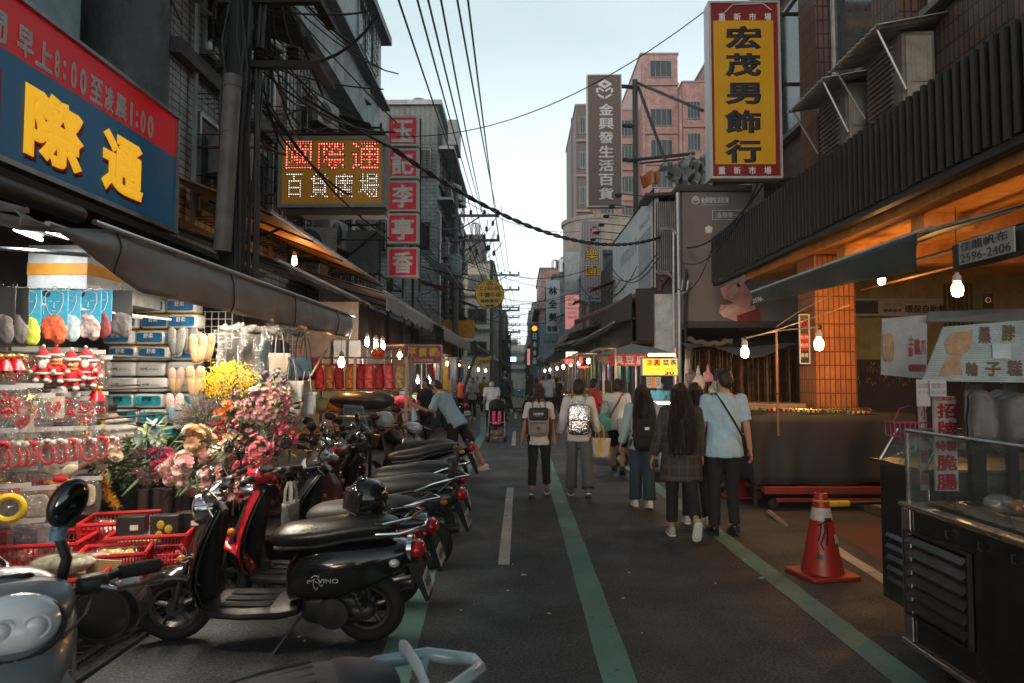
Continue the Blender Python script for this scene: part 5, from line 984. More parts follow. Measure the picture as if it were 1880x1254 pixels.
# man leaning over scooter
P10=person('man in pale blue shirt and black shorts bending over a scooter',gp(838,876),R(66),1.70,top=LBLUE2,tk='tee',bot=BLKT,bk='shorts',shoe=SW,hair='short',hm=HAIRBR,legs=((4,10,4),(-30,4,4)),arms=((20,14,95,0),(5,16,112,0)),lean=34,head=(0,12),pitch=(0,8),mask=None,face=True,fold=.01)
for lab,px,py,Y,rz,h,kw in [
 ('grey haired man in blue shirt looking down behind the cushions',752,0,13.0,R(100),1.66,dict(top=LBLUE,hair='short',hm=HGR,head=(0,-12),lean=12,mask=MASKB,face=True)),
 ('dark haired person in the shade under the pink stall sign',782,0,15.5,R(150),1.6,dict(top=cloth('dark_top',(0,0,0)),hair='bob')),
 ('woman in red cardigan reaching to the stall on the right',1090,0,15.5,R(-80),1.58,dict(top=cloth('red_cardigan',(.50,.03,.035)),tk='sweater',hair='bob',arms=((20,6,50),(25,6,50)))),
 ('stall keeper with a face mask behind the tofu counter',1212,0,13.6,R(150),1.6,dict(top=cloth('teal_top',(.06,.20,.24)),hair='short',mask=MASKB,face=True)),
 ('masked woman in white tee pushing a stroller towards the camera',903,0,18.3,R(178),1.58,dict(top=WTEE,hair='bob',mask=MASKB,face=True,arms=((25,6,45),(25,6,45)))),
 ('man in light blue shirt walking away far down the street',1008,0,27,R(0),1.72,dict(top=LBLUE,hair='short')),
 ('person in orange vest far down the left side',845,0,27,R(10),1.6,dict(top=cloth('orange_vest',(.75,.12,.04)),hair='short')),
 ('woman in pale checked shirt looking at her phone far left',867,0,26,R(175),1.58,dict(top=cloth('pale_check',(.35,.33,.32)),tk='sweater',hair='bob',arms=((20,4,70),(20,4,70)))),
 ('person in yellow green vest in the far crowd',889,0,29,R(180),1.6,dict(top=cloth('olive_yellow',(.30,.28,.05)),hair='bob',mask=MASKB)),
 ('person in olive jacket standing by the far blue boxes',966,0,33,R(10),1.68,dict(top=cloth('olive_jacket',(.11,.09,.035)),tk='sweater',hair='short')),
 ('woman in patterned dark dress in the far crowd',985,0,30,R(5),1.55,dict(top=cloth('brown_dress',(.10,.06,.05)),tk='long',hair='bob')),
 ('person in dark clothes beside the far man in light blue',1022,0,27.5,R(-10),1.6,dict(top=cloth('dark_top',(0,0,0)),hair='bob')),
 ('person in turquoise top in the far left crowd',901,0,36,R(160),1.6,dict(top=cloth('turquoise_top',(.1,.35,.38)),hair='short')),
 ('person in white top near the far right stalls',1030,0,38,R(30),1.6,dict(top=WTEE,hair='bob')),
 ('person in pink top in the middle of the far crowd',996,0,42,R(0),1.6,dict(top=cloth('pink_top',(.6,.25,.25)),hair='bob')),
 ('person in black top behind the far scooter rider',932,0,34,R(170),1.68,dict(top=cloth('dark_top',(0,0,0)),hair='short')),
 ('person in white tee farthest left in the crowd',876,0,37,R(170),1.62,dict(top=WTEE,hair='short')),
 ('person in blue top at the far left stall front',857,0,36,R(90),1.58,dict(top=LBLUE2,hair='bob')),
 ('person in grey top deep in the far crowd',912,0,46,R(180),1.62,dict(top=cloth('mid_grey_top',(.15,.15,.16)),hair='short')),
 ('person with yellow top far away on the right side',1018,0,50,R(0),1.6,dict(top=cloth('yellow_top',(.6,.45,.05)),hair='bob'))]:
    x=W(px,700,Y).x; kw.setdefault('bot',BLKT); kw.setdefault('legs',((8,4,2),(-10,14,2)))
    person(lab,(x,Y,0 if abs(x)<3.9 else .12),rz,h,group='people in the far crowd' if Y>24 else None,vx=.016 if Y<20 else .024,**kw)
# shopper in striped shirt at the first stall
STR=mat_wave('striped_jersey',(.03,.03,.032),.07,'z',.8,c2=(.42,.38,.34),strength=0,dirt=0)
P13=person('person in black and white striped shirt behind the hanging goods',(-3.22,5.9,0),R(95),1.60,top=STR,tk='tee',bot=NAVYT,hair='short',arms=((20,10,30),(-32,10,18)),lean=34,vx=.014)
# ================================================================ scooters
TYRE=mat('tyre_rubber',(.012,.012,.012),.75,bump=.3,bs=120); SEATM=mat('black_seat',(.016,.016,.017),.5,var=.15,bump=.15,bs=90); SEATG=mat('grey_seat',(.10,.095,.09),.6,var=.12,bump=.2,bs=60)
CHROME=mat('chrome',(.75,.75,.76),.1,1,var=.1); PBLK=mat('glossy_black_paint',(.008,.008,.009),.12,var=.2,coat=.8,dirt=.25); PRED=mat('glossy_red_paint',(.42,.008,.02),.2,var=.1,coat=.8); PGRY=mat('graphite_paint',(.03,.03,.033),.25,var=.1,coat=.6); PSIL=mat('silver_paint',(.36,.39,.41),.28,.4,var=.1,coat=.6); PBLU=mat('grey_blue_paint',(.16,.215,.25),.35,.25,var=.1,coat=.35)
LENSR=mat('red_lens',(.45,.01,.015),.08,var=0,coat=1); LENSO=mat('amber_lens',(.55,.16,.02),.1,var=0,coat=1); LENSC=mat('clear_lens',(.5,.55,.58),.06,var=.15,coat=1,metal=.3); MIRR=mat('mirror_glass',(.5,.56,.6),.02,1,var=0); ENG=mat('engine_metal',(.10,.10,.10),.45,.7,dirt=.5); RIMM=mat('rim_metal',(.14,.14,.145),.35,.9,dirt=.2)
PLATE=mat('plate_white',(.5,.53,.52),.4,var=.1); GRIP=mat('rubber_grip',(.014,.014,.014),.7,bump=.4,bs=150)
def sring(x,z,hw,hh,n=16,p=.75,tilt=0): 
    o=[]
    for j in range(n):
        a=2*pi*j/n; c,s_=cos(a),sin(a); q=hh*math.copysign(abs(s_)**p,s_); o.append(V((x+q*tilt,hw*math.copysign(abs(c)**p,c),z+q)))
    return o
def wheel(t,x,r=.235,w=.05,rim=RIMM,T=None,y=0):
    mb=MB(); mb.T=T; mb.ring((x,y,r),r-w*.95,w*.95,'y',32,10,tw=w); ty=mb.build('wheel',TYRE,t)
    mb=MB(); mb.T=T; ri=r-w*1.75; mb.lathe((x,y,r),[(ri-.02,-.032),(ri,-.034),(ri+.005,0),(ri,.034),(ri-.02,.032),(ri-.02,-.03)],26,'y',cap=False); mb.lathe((x,y,r),[(.0,-.045),(.05,-.045),(.055,0),(.05,.045),(0,.045)],16,'y')
    for k in range(5):
        a=2*pi*k/5+.3; d=V((cos(a),0,sin(a))); mb.tube([V((x,y,r))+d*.03,V((x,y,r))+d*(ri-.01)],[(.022,.018),(.014,.014)],8)
    mb.build('rim',rim,ty); return ty
def helmet(label,c,r=.135,m=PBLK,visor=None,rz=0,ry=0,open_=False,trim=None):
    t=thing('helmet',label,'helmet',c,rz); t.rotation_euler.y=ry; mb=MB(); mb.ball((0,0,r*.55),(r,r*.88,r*.95),22,14,z0=-.55 if open_ else -.6); o=mb.build('shell',m,t,solid=.012 if open_ else 0)
    mb=MB(); mb.grid(lambda a,b:V(((r*1.06)*cos((a-.5)*2.4),(r*.96)*sin((a-.5)*2.4),r*.95-r*.95*b)),14,6); mb.build('visor',visor or mat('smoked_visor',(.02,.02,.022),.05,coat=1,alpha=.75,var=0),t,solid=.003)
    mb=MB(); mb.ring((0,0,r*.55-r*.56),r*.80,.008,'z',22,6); mb.build('rim_trim',trim or BPLAST,t)
    mb=MB(); mb.tube([(-.02,r*.75,.02),(.03,r*.8,-.03),(.09,r*.7,-.01),(.12,r*.5,.0)],.007,5); mb.build('chin_strap',BPLAST,t)
    return t
def scooter(label,loc,rz,paint=PBLK,seatm=SEATM,style='retro',lean=8,steer=0,plate=None,inner=None,group='scooters parked in the left row',rail=True,backrest=False,sh=0,mcol=None,tail=True,words=None,detail=True,mirrors=2,hl=None,fender=None):
    t=thing('scooter',label,'scooter',loc,rz,group); t.scale=(.955,)*3; t.rotation_euler.x=R(-lean); inner=inner or BPLAST; fender=fender or paint
    SA=V((.52,0,.6)); ax=V((-.36,0,1)).normalized(); MS=Matrix.Translation(SA)@Matrix.Rotation(R(steer),4,ax)@Matrix.Translation(-SA)
    wheel(t,-.62,w=.053); fw=wheel(t,.64,w=.048,T=MS)
    S=style
    # front fender, fork
    mb=MB(); mb.T=MS
    def fen(a,b): an=R(8+165*a); rr=.268; w_=.098*(sin(pi*min(max(a,.08),.92))**.35); c_=(b-.5)*pi; return V((.64+rr*cos(an)-.0*b,w_*sin(c_),.235+rr*sin(an)-.055*(1-cos(c_)) ))
    mb.grid(fen,22,10); mb.build('front_fender',fender,t,solid=.006)
    mb=MB(); mb.T=MS
    for sd in(-1,1): mb.tube([(.64,sd*.062,.235),(.58,sd*.062,.44),(.54,sd*.04,.55)],.017,8)
    mb.tube([(.56,0,.5),(.36,0,.98)],.024,10); mb.build('fork',ENG,t)
    # leg shield: outer painted face and dark inside
    if S=='retro': LS=[(.40,.24,.10),(.47,.30,.17),(.50,.42,.20),(.485,.56,.205),(.445,.70,.185),(.40,.82,.14),(.365,.90,.085)]
    else: LS=[(.42,.26,.09),(.52,.34,.15),(.57,.46,.17),(.56,.58,.18),(.50,.70,.185),(.43,.80,.15),(.37,.88,.08)]
    def shd(dx,k=1.0,bow=.10): return lambda a,b:(lambda i,f:V((hermit(LS[i][0],LS[i+1][0],f)+dx-bow*(abs(b*2-1)**2.2)*.9,hermit(LS[i][2],LS[i+1][2],f)*k*(b*2-1),hermit(LS[i][1],LS[i+1][1],f))))(min(int(a*6),5),a*6-min(int(a*6),5))
    mb=MB(); mb.grid(shd(.025),24,16); mb.build('leg_shield',paint,t,solid=.012,sub=1)
    mb=MB(); mb.grid(shd(-.012,.94,.085),24,14); mb.tube([(.44,0,.28),(.43,0,.5),(.38,0,.75),(.355,0,.92)],[(.07,.05),(.075,.055),(.06,.05),(.045,.05)],12); mb.build('inner_panel',inner,t,solid=.01)
    # floorboard and under frame
    mb=MB(); mb.loft([sring(x,z,w_,h_,16,.5) for x,z,w_,h_ in((-.20,.265,.15,.03),(-.1,.255,.19,.035),(.15,.25,.2,.03),(.36,.255,.18,.03),(.45,.28,.1,.03))]); fl=mb.build('floorboard',inner,t)
    mb=MB()
    for k in range(3): mb.bx(-.02,.3,-.12+.09*k,-.06+.09*k,.284,.291)
    mb.build('floor_mat',GRIP,fl,bevel=.003)
    mb=MB(); rbox(mb,(-.40,0,.24),(.42,.18,.2),None,.5); mb.cap((-.25,-.02,.2),(-.62,.06,.24),.05,.06); mb.lathe((-.42,.10,.25),[(.0,0),(.09,0),(.1,.02),(.1,.05),(.0,.06)],18,'y'); mb.tube([(-.1,0,.2),(.4,0,.22)],.03,8); mb.build('engine',ENG,t)
    mb=MB(); mb.tube([(-.35,-.12,.22),(-.5,-.15,.24),(-.55,-.16,.26),(-.88,-.17,.33)],[.02,.025,.05,.045],12); mb.build('exhaust',mat('exhaust_metal',(.12,.12,.12),.35,.9,dirt=.3),t)
    mb=MB(); mb.tube([(-.60,.11,.25),(-.50,.11,.52)],.012,6)
    for k in range(8): mb.ring(V((-.60,.11,.28)).lerp(V((-.51,.11,.50)),k/7),.026,.006,'z',14,5)
    mb.build('rear_shock',ENG,t)
    # rear body
    if S=='retro': B=[(-.10,.40,.10,.12),(-.16,.45,.16,.17),(-.28,.49,.195,.19),(-.45,.50,.205,.19),(-.62,.53,.195,.165),(-.78,.575,.155,.12),(-.90,.60,.09,.07),(-.94,.61,.04,.04)]
    elif S=='sport': B=[(-.12,.42,.08,.12),(-.2,.50,.13,.14),(-.35,.56,.155,.13),(-.55,.63,.15,.10),(-.72,.70,.12,.085),(-.9,.77,.08,.06),(-1.0,.82,.035,.03)]
    else: B=[(-.10,.40,.10,.13),(-.18,.48,.15,.17),(-.32,.54,.18,.165),(-.5,.58,.18,.14),(-.68,.62,.15,.12),(-.84,.66,.11,.09),(-.93,.68,.05,.05)]
    mb=MB(); mb.loft([sring(x,z+sh,a,b,20,.8) for x,z,a,b in B]); rb=mb.build('rear_body',paint,t,sub=1)
    top={'retro':.735,'sport':.80,'step':.76}[S]+sh
    if S=='sport': Q=[(.00,top-.09,.05,.02),(-.06,top-.07,.10,.045),(-.2,top-.06,.125,.055),(-.38,top-.035,.14,.055),(-.46,top+.0,.135,.055),(-.62,top+.03,.115,.05),(-.78,top+.055,.085,.04),(-.86,top+.06,.04,.02)]
    else: Q=[(-.0,top-.05,.07,.03),(-.05,top-.03,.12,.06),(-.15,top-.02,.145,.075),(-.33,top-.005,.155,.075),(-.5,top+.03,.15,.07),(-.66,top+.045,.135,.065),(-.78,top+.045,.10,.05),(-.83,top+.045,.05,.025)]
    mb=MB(); mb.loft([sring(x,z,a,b,20,.8) for x,z,a,b in Q]); st=mb.build('seat',seatm,t,sub=1)
    mb=MB(); mb.loft([sring(x,z-.05,a*.97,.03,16,.8) for x,z,a,b in Q[1:-1]]); mb.build('seat_base',BPLAST,st)
    if backrest: mb=MB(); rbox(mb,(-.86,0,top+.17),(.06,.22,.18),None,.5); mb.tube([(-.84,0,top),(-.87,0,top+.12)],.02,6); mb.build('backrest',SEATM,t)
    if rail:
        mb=MB(); z=top+.03; mb.tube([(-.55,.16,z-.04),(-.72,.165,z+.03),(-.9,.12,z+.07),(-1.0,0,z+.06),(-.9,-.12,z+.07),(-.72,-.165,z+.03),(-.55,-.16,z-.04)],.012,8); mb.tube([(-.75,.1,z-.06),(-.9,.08,z+.07)],.009,6); mb.tube([(-.75,-.1,z-.06),(-.9,-.08,z+.07)],.009,6); mb.build('grab_rail',CHROME,t)
    # tail lamp, signals, plate, rear fender
    x0=B[-1][0]; z0=B[-1][1]+sh
    mb=MB(); mb.ball((x0-.0,0,z0+.01),(.055,.085,.06),16,10); tl=mb.build('tail_light',LENSR,t); mb=MB(); mb.lathe((x0+.03,0,z0+.01),[(.07,0),(.092,.0),(.092,.03),(.07,.03)],18,'x'); mb.build('bezel',CHROME if S=='retro' else BPLAST,tl)
    for sd in(-1,1): mb=MB(); mb.ball((x0+.12,sd*(B[-3][2]+.02),z0-.02),(.035,.028,.026),12,8); mb.build('turn_signal',LENSO if S!='retro' else LENSC,t)
    mb=MB(); mb.prism([(x0+.06,z0-.06),(x0-.01,z0-.06),(x0-.09,z0-.30),(x0-.06,z0-.31)],(0,-.075,0),(1,0,0),ZU,(0,.15,0)); mb.build('rear_fender',BPLAST,t)
    u=V((0,-1,0)); vv=V((.30,0,1)).normalized(); o=V((x0-.085,.10,z0-.265))
    mb=MB(); mb.prism([(0,0),(.20,0),(.20,.13),(0,.13)],o,u,vv,u.cross(vv)*-.004); pl=mb.build('number_plate',PLATE,t,bevel=.004)
    text(plate or '%s%s-%d'%(rnd.choice('ABCEHJKM'),rnd.choice('KLMNPTWX'),rnd.randint(110,989)),o+u*.015+vv*.03,u,vv,.17,.07,mat('plate_ink',(.01,.06,.08),.5,var=0),pl,.03,world=False,d=.003)
    # kickstand
    mb=MB(); mb.tube([(-.2,.06,.2),(-.12,.17,.10),(-.06,.24,.015)],.011,7); mb.bx(-.09,-.02,.22,.26,0.0,.014); mb.build('kickstand',ENG,t)
    # handlebar assembly (turns with the fork)
    mb=MB(); mb.T=MS; hx,hz=.335,.985
    for sd in(-1,1): mb.tube([(hx,0,hz-.02),(hx,sd*.12,hz),(hx-.06,sd*.26,hz+.02),(hx-.10,sd*.36,hz+.01)],.013,8)
    hb=mb.build('handlebar',CHROME if S=='retro' else BPLAST,t)
    for sd in(-1,1):
        mb=MB(); mb.T=MS; mb.tube([(hx-.065,sd*.27,hz+.02),(hx-.105,sd*.375,hz+.01)],.02,10); mb.build('grip',GRIP,hb)
        mb=MB(); mb.T=MS; mb.tube([(hx-.03,sd*.2,hz+.01),(hx+.02,sd*.25,hz),(hx-.03,sd*.37,hz-.02)],.007,6); mb.build('brake_lever',CHROME,hb)
        mb=MB(); mb.T=MS; rbox(mb,(hx-.035,sd*.2,hz+.012),(.06,.08,.05),None,.6); mb.build('switch_box',BPLAST,hb)
    mb=MB(); mb.T=MS
    if S=='retro': rbox(mb,(hx+.02,0,hz+.0),(.17,.20,.13),Matrix.Rotation(R(12),3,'Y'),.7)
    else: mb.loft([sring(x,z,a,b,18,.8) for x,z,a,b in((hx-.1,hz+.0,.06,.03),(hx-.05,hz+.01,.15,.05),(hx+.03,hz+.005,.17,.075),(hx+.11,hz-.03,.13,.07),(hx+.17,hz-.07,.05,.03))])
    cw=mb.build('handlebar_cover',(CHROME if S=='retro' and paint is PBLK else paint),t,sub=1)
    mb=MB(); mb.T=MS; rbox(mb,(hx-.035,0,hz+.055),(.07,.15,.035),Matrix.Rotation(R(-28),3,'Y'),.6); mb.build('dial',GLASSD,cw)
    mb=MB(); mb.T=MS
    if S=='retro': mb.lathe((hx+.06,0,hz-.10),[(.0,-.05),(.075,-.03),(.092,.03),(.094,.075),(.086,.085)],22,'x'); h_=mb.build('headlight',CHROME,t); mb=MB(); mb.T=MS; mb.ball((hx+.135,0,hz-.10),(.03,.084,.084),18,10); mb.build('lens',LENSC,h_)
    else: mb.ball((hx+.115,0,hz-.035),(.06,.105,.048),18,10); h_=mb.build('headlight',LENSC,t)
    for i,sd in enumerate((-1,1)[:mirrors]):
        mb=MB(); mb.T=MS; mb.tube([(hx-.03,sd*.2,hz+.02),(hx+.01,sd*.24,hz+.1),(hx-.02,sd*.28,hz+.19)],.007,6); mi=mb.build('mirror',mcol or (CHROME if S=='retro' else BPLAST),t)
        Mr=Matrix.Rotation(R(14*sd),3,'Z'); c=V((hx-.02,sd*.29,hz+.215)); mb=MB(); mb.T=MS
        if S=='retro': mb.ball(c,(.018,.058,.058),16,9,Mr)
        else: mb.ball(c,(.025,.075,.045),16,9,Mr)
        mb.build('mirror_shell',mcol or (CHROME if S=='retro' else BPLAST),mi); mb=MB(); mb.T=MS; mb.ball(c+Mr@V((-.016,0,0)),(.006,.05,.05) if S=='retro' else (.012,.066,.037),16,7,Mr); mb.build('mirror_glass',MIRR,mi)
    for sd in(-1,1): mb=MB(); mb.T=MS; mb.tube([(hx-.0,sd*.2,hz),(hx+.12,sd*.17,hz-.02),(hx+.13,sd*.06,hz-.12),(hx+.05,sd*.03,hz-.2)],.0045,5); mb.build('control_cable',BPLAST,hb)
    # front signals on the shield
    for sd in(-1,1): mb=MB(); mb.ball((.52,sd*.14,.60),(.03,.032,.03),12,8); mb.build('turn_signal',LENSO,t)
    return t
# 1 the black retro scooter
S1=scooter('glossy black retro scooter with chrome headlight and white flourish decals',(-1.53,4.33,0),R(180.5),PBLK,mat('shiny_black_seat',(.012,.011,.010),.30,var=.15,bump=.1,bs=40),'retro',7,steer=14,plate='EWH-555',rail=False)
DEC=mat('white_decal',(.55,.55,.53),.5,var=0)
def decal(t,f,c,s,name='decal'):
    mb=MB()
    for cv in([(0,0),(-.2,.5),(-.1,1),(.15,1.3),(.3,1.15),(.2,1.0)],[(0,.3),(.4,.5),(.7,.9),(.9,.8),(.8,.65)],[(-.1,.1),(-.5,.3),(-.8,.2),(-.85,.5),(-.6,.55)],[(-.4,-.1),(0,-.35),(.5,-.3),(.3,0)]):
        P=[f(c[0]+a*s,c[1]+b*s) for a,b in cv]; Q=[]
        for i in range(len(P)-1):
            for k in range(4): Q.append(P[i].lerp(P[i+1],k/4))
        mb.tube(Q+[P[-1]],.0028,4)
    return mb.build(name,DEC,t)
decal(S1,lambda x,z:V((x,.200-.2*(z-.46)**2-.03*abs(x+.45),z)),(-.33,.50),-.055); text('VINO',(-.35,.203,.475),(-1,0,0),ZU,.13,.03,DEC,S1,.03,world=False)
decal(S1,lambda x,z:V((x,.185,z)),(.475,.62),.06)
mb=MB(); mb.tube([(-.66,.08,.80),(-.75,.15,.83),(-.92,.12,.86),(-.98,0,.88),(-.92,-.12,.86),(-.75,-.15,.83)],.01,8); mb.tube([(-.7,.14,.76),(-.85,.15,.77),(-1.0,.06,.79),(-1.0,-.06,.79),(-.8,-.14,.77)],.009,8); mb.build('luggage_ring',CHROME,S1)
hp=helmet('glossy black helmet with smoked visor resting on the retro scooter seat',(-.98,4.36,.80),.135,PBLK,None,R(200),R(-10))
mb=MB(); rbox(mb,(.05,-.122,.045),(.05,.01,.016),None,.4); rbox(mb,(.05,-.122,.02),(.06,.008,.014),None,.4); mb.build('badge',SGR,hp)
# 2 the red and black one behind it
S2=scooter('red and charcoal scooter with chrome trim right behind the black one',(-1.52,5.0,0),R(178),PRED,SEATG if 0 else mat('charcoal_seat',(.04,.04,.042),.55,var=.1,bump=.15,bs=70),'retro',6,steer=-12,plate='ANJ-8106',mcol=BPLAST)
mb=MB(); mb.loft([sring(x,z,a*1.01,b,18,.8) for x,z,a,b in((-.6,.66,.17,.05),(-.75,.66,.15,.06),(-.9,.66,.09,.05))]); mb.build('tail_cowl',PGRY,S2)
mb=MB(); mb.prism([(-.62,.50),(-.74,.56),(-.72,.66),(-.60,.62)],(0,.17,0),(1,0,0),ZU,(0,.03,0)); mb.build('side_badge',CHROME,S2,bevel=.005)
tote('thin grey plastic bag hanging inside the red leg shield',(-1.62,4.86,.50),.18,.26,.08,mat('grey_film_bag',(.30,.30,.29),.4,bump=.7,bs=14),R(80),.14,cat='plastic bag',name='plastic_bag')
# the rest of the row
S3=scooter('charcoal scooter with flat grey seat and chrome rail, third in the row',(-1.38,5.95,0),R(176),PGRY,SEATG if 0 else MATS['charcoal_seat'],'step',6,20,backrest=True)
S4=scooter('dark red trimmed scooter with a black backrest, fourth in the row',(-1.45,6.75,0),R(184),mat('dark_red_paint',(.16,.008,.012),.25,coat=.6),SEATM,'step',8,-15,backrest=True)
S5=scooter('sporty black scooter with upswept seat and silver lettering',(-1.52,7.85,0),R(190),PBLK,mat('dark_grey_seat',(.03,.03,.034),.4,var=.15),'sport',7,10,rail=False,sh=.05)
text('Shadow',(-.52,.165,.67),(-1,0,.12),V((-.12,0,1)),.26,.055,SGR,S5,.02,world=False,slant=.3)
S6=scooter('black scooter with white side stripe behind the sporty one',(-1.62,8.75,0),R(186),PGRY,SEATM,'step',8,-18,rail=False,sh=.03)
mb=MB(); mb.loft([sring(x,z,a,b,14,.8) for x,z,a,b in((-.5,.68,.19,.02),(-.75,.74,.14,.03),(-.95,.80,.05,.02))]); mb.build('white_side_panel',PSIL,S6)
S7=scooter('silver scooter facing the street that the man bends over',(-1.72,9.9,0),R(-62),PSIL,SEATM,'sport',4,12,group='scooters parked nose out on the left')
S8=scooter('dark scooter with a chrome headlamp, half hidden among the handlebars',(-2.35,7.3,0),R(-40),PGRY,SEATM,'sport',6,15,group='scooters parked nose out on the left')
S9=scooter('black scooter facing out with a tall clear windscreen',(-2.35,8.7,0),R(-55),PBLK,SEATM,'sport',6,-10,group='scooters parked nose out on the left')
S10=scooter('maroon scooter with tilted mirrors behind the red one',(-2.15,6.35,0),R(-25),mat('maroon_paint',(.09,.008,.014),.3,coat=.5),SEATM,'sport',6,22,group='scooters parked nose out on the left')
mb=MB(); mb.grid(lambda a,b:V((.50-.22*b,.2*(a*2-1)*(1-.3*b),1.0+.35*b+.0)),10,8); mb.build('windscreen',mat_film('windscreen_film',(.8,.95,1),.22,.05,3,.1),S9,solid=.003)
helmet('white topped black helmet hung on a scooter by the bending man',(-1.78,9.0,.98),.14,mat('white_black_helmet',(.45,.47,.47),.2,coat=.6),mat('black_visor',(.01,.01,.01),.1,coat=1),R(150))
scooter('black scooter parked nose in far down the left side',(-1.95,20.5,0),R(120),PBLK,SEATM,'sport',6,0,plate='MKL-208',group='scooters farther down the street')
scooter('dark scooter parked in the middle of the far street',(.28,22.5,0),R(92),PGRY,SEATM,'retro',0,0,group='scooters farther down the street')
rdr=scooter('scooter ridden towards the camera behind the stroller',(-.55,25.5,0),R(-88),PGRY,SEATM,'sport',0,0,group='scooters farther down the street')
person('scooter rider in dark navy jacket and green helmet far down the street',(-.55,25.1,.0),R(180),1.7,top=cloth('navy_jacket',(.03,.045,.06)),tk='sweater',bot=BLKT,hair='short',mask=MASKB,arms=((45,10,25),(45,10,25)),legs=((70,75,12),(70,75,12)),vx=.02).__getitem__(0).location.z=.32
helmet('dark green open helmet worn by the far scooter rider',(-.55,25.1,1.62),.13,mat('green_helmet',(.02,.07,.06),.25,coat=.6),None,R(-90))
# foreground: grey blue scooter at lower left, seen from its front
F0=scooter('grey blue scooter with big clear headlight in the left foreground',(-1.62,2.25,0),R(-38),PBLU,SEATM,'sport',2,-8,group='foreground scooters cut by the frame',mirrors=0)
# ================================================================ lamps
BULB=glow('lit_warm_bulb',(1,.58,.24),24); BULBW=glow('lit_white_bulb',(.95,.98,1),30); TUBEL=glow('lit_tube',(.92,.97,1),7); PORC=mat('porcelain',(.6,.58,.54),.3,var=.05)
def bulb(label,p,power,warm=True,r=.04,cord=.5,group=None,sc=1,light=True):
    t=thing('light_bulb',label,'light bulb',p,0,group); t.scale=(sc,)*3
    mb=MB(); mb.lathe((0,0,-.09),[(.001,-.10),(r*.8,-.085),(r,-.04),(r*.95,.0),(r*.55,.035),(.018,.05)],16); mb.build('glass_bulb',BULB if warm else BULBW,t)
    mb=MB(); mb.lathe((0,0,-.04),[(.02,-.005),(.036,.0),(.036,.04),(.02,.065),(.012,.08)],14); mb.build('socket',PORC,t)
    if cord: mb=MB(); mb.tube([(0,0,.03),(0.003,0,cord)],.004,5); mb.build('cord',BPLAST,t)
    if light:
        l=bpy.data.lights.new('bulb_light','POINT'); l.energy=power; l.color=(1,.44,.12) if warm else (.9,.96,1); l.shadow_soft_size=.05; o=bpy.data.objects.new('bulb_light',l); COL.objects.link(o); o.parent=t; o.location=(0,0,-.22)
    return t
def tubelamp(label,a,b_,power,group=None,m=None,c=(.93,.97,1)):
    a,b_=V(a),V(b_); t=thing('tube_lamp',label,'tube lamp',(a+b_)/2,0,group); L_=V(t.location)
    mb=MB(); mb.tube([a-L_,b_-L_],.014,10); mb.build('tube',m or TUBEL,t); mb=MB(); mb.tube([a-L_+V((0,0,.035)),b_-L_+V((0,0,.035))],[(.02,.015)]*2,6); mb.build('batten',WPAINT,t)
    l=bpy.data.lights.new('tube_light','AREA'); l.shape='RECTANGLE'; l.size=(b_-a).length; l.size_y=.05; l.energy=power; l.color=c; o=bpy.data.objects.new('tube_light',l); COL.objects.link(o); o.parent=t; o.location=(0,0,-.03)
    d=(b_-a).normalized(); o.rotation_euler=Matrix((d,V((0,0,1)).cross(d),V((0,0,1)))).transposed().to_euler()
    return t
bulb('bare warm bulb hanging by the amber brick column',W(1503,612,8.6),20,cord=.05,r=.05,sc=1.15)
bulb('bare warm bulb left of the column on the long lamp arm',W(1367,628,8.4),8,cord=.05,r=.045,sc=1.05)
bulb('bare bulb on a long cord under the orange arcade ceiling',W(1757,508,6.3),34,cord=.65,r=.05)
bulb('small warm bulb under the edge of the dark green awning',W(1618,496,8.6),20,cord=.35,r=.045)
bulb('warm bulb tucked between the two dark awnings',(-3.5,10.5,3.55),14,cord=.2,r=.04)
bulb('warm bulb in front of the cushion shelf on the left',W(627,650,9.6),15,cord=.6,r=.045)
for i,(px,py,w_) in enumerate([(674,620,0),(690,625,0),(703,627,1)]): bulb(['left white','middle white','right yellowish'][i]+' bulb of the three under the beige canopy',W(px,py-5,11.2),13,bool(w_),cord=.3,r=.035)
for i,(px,py) in enumerate([(767,690),(788,690)]): bulb(['left','right'][i]+' small white bulb under the pink stall sign',W(px,py,16.2),12,False,cord=.5,r=.035)
tubelamp('white tube lamp under the grey awning at the far left edge',W(28,421,4.6),W(76,440,5.0),5)
tubelamp('white tube lamp hidden behind the grey awning front over the hair accessories',(-2.5,3.55,2.42),(-2.5,4.75,2.41),30,c=(1,.84,.64))
tubelamp('white tube lamp over the flowers and slippers',(-2.5,4.95,2.41),(-2.5,6.1,2.40),38,c=(1,.84,.64))
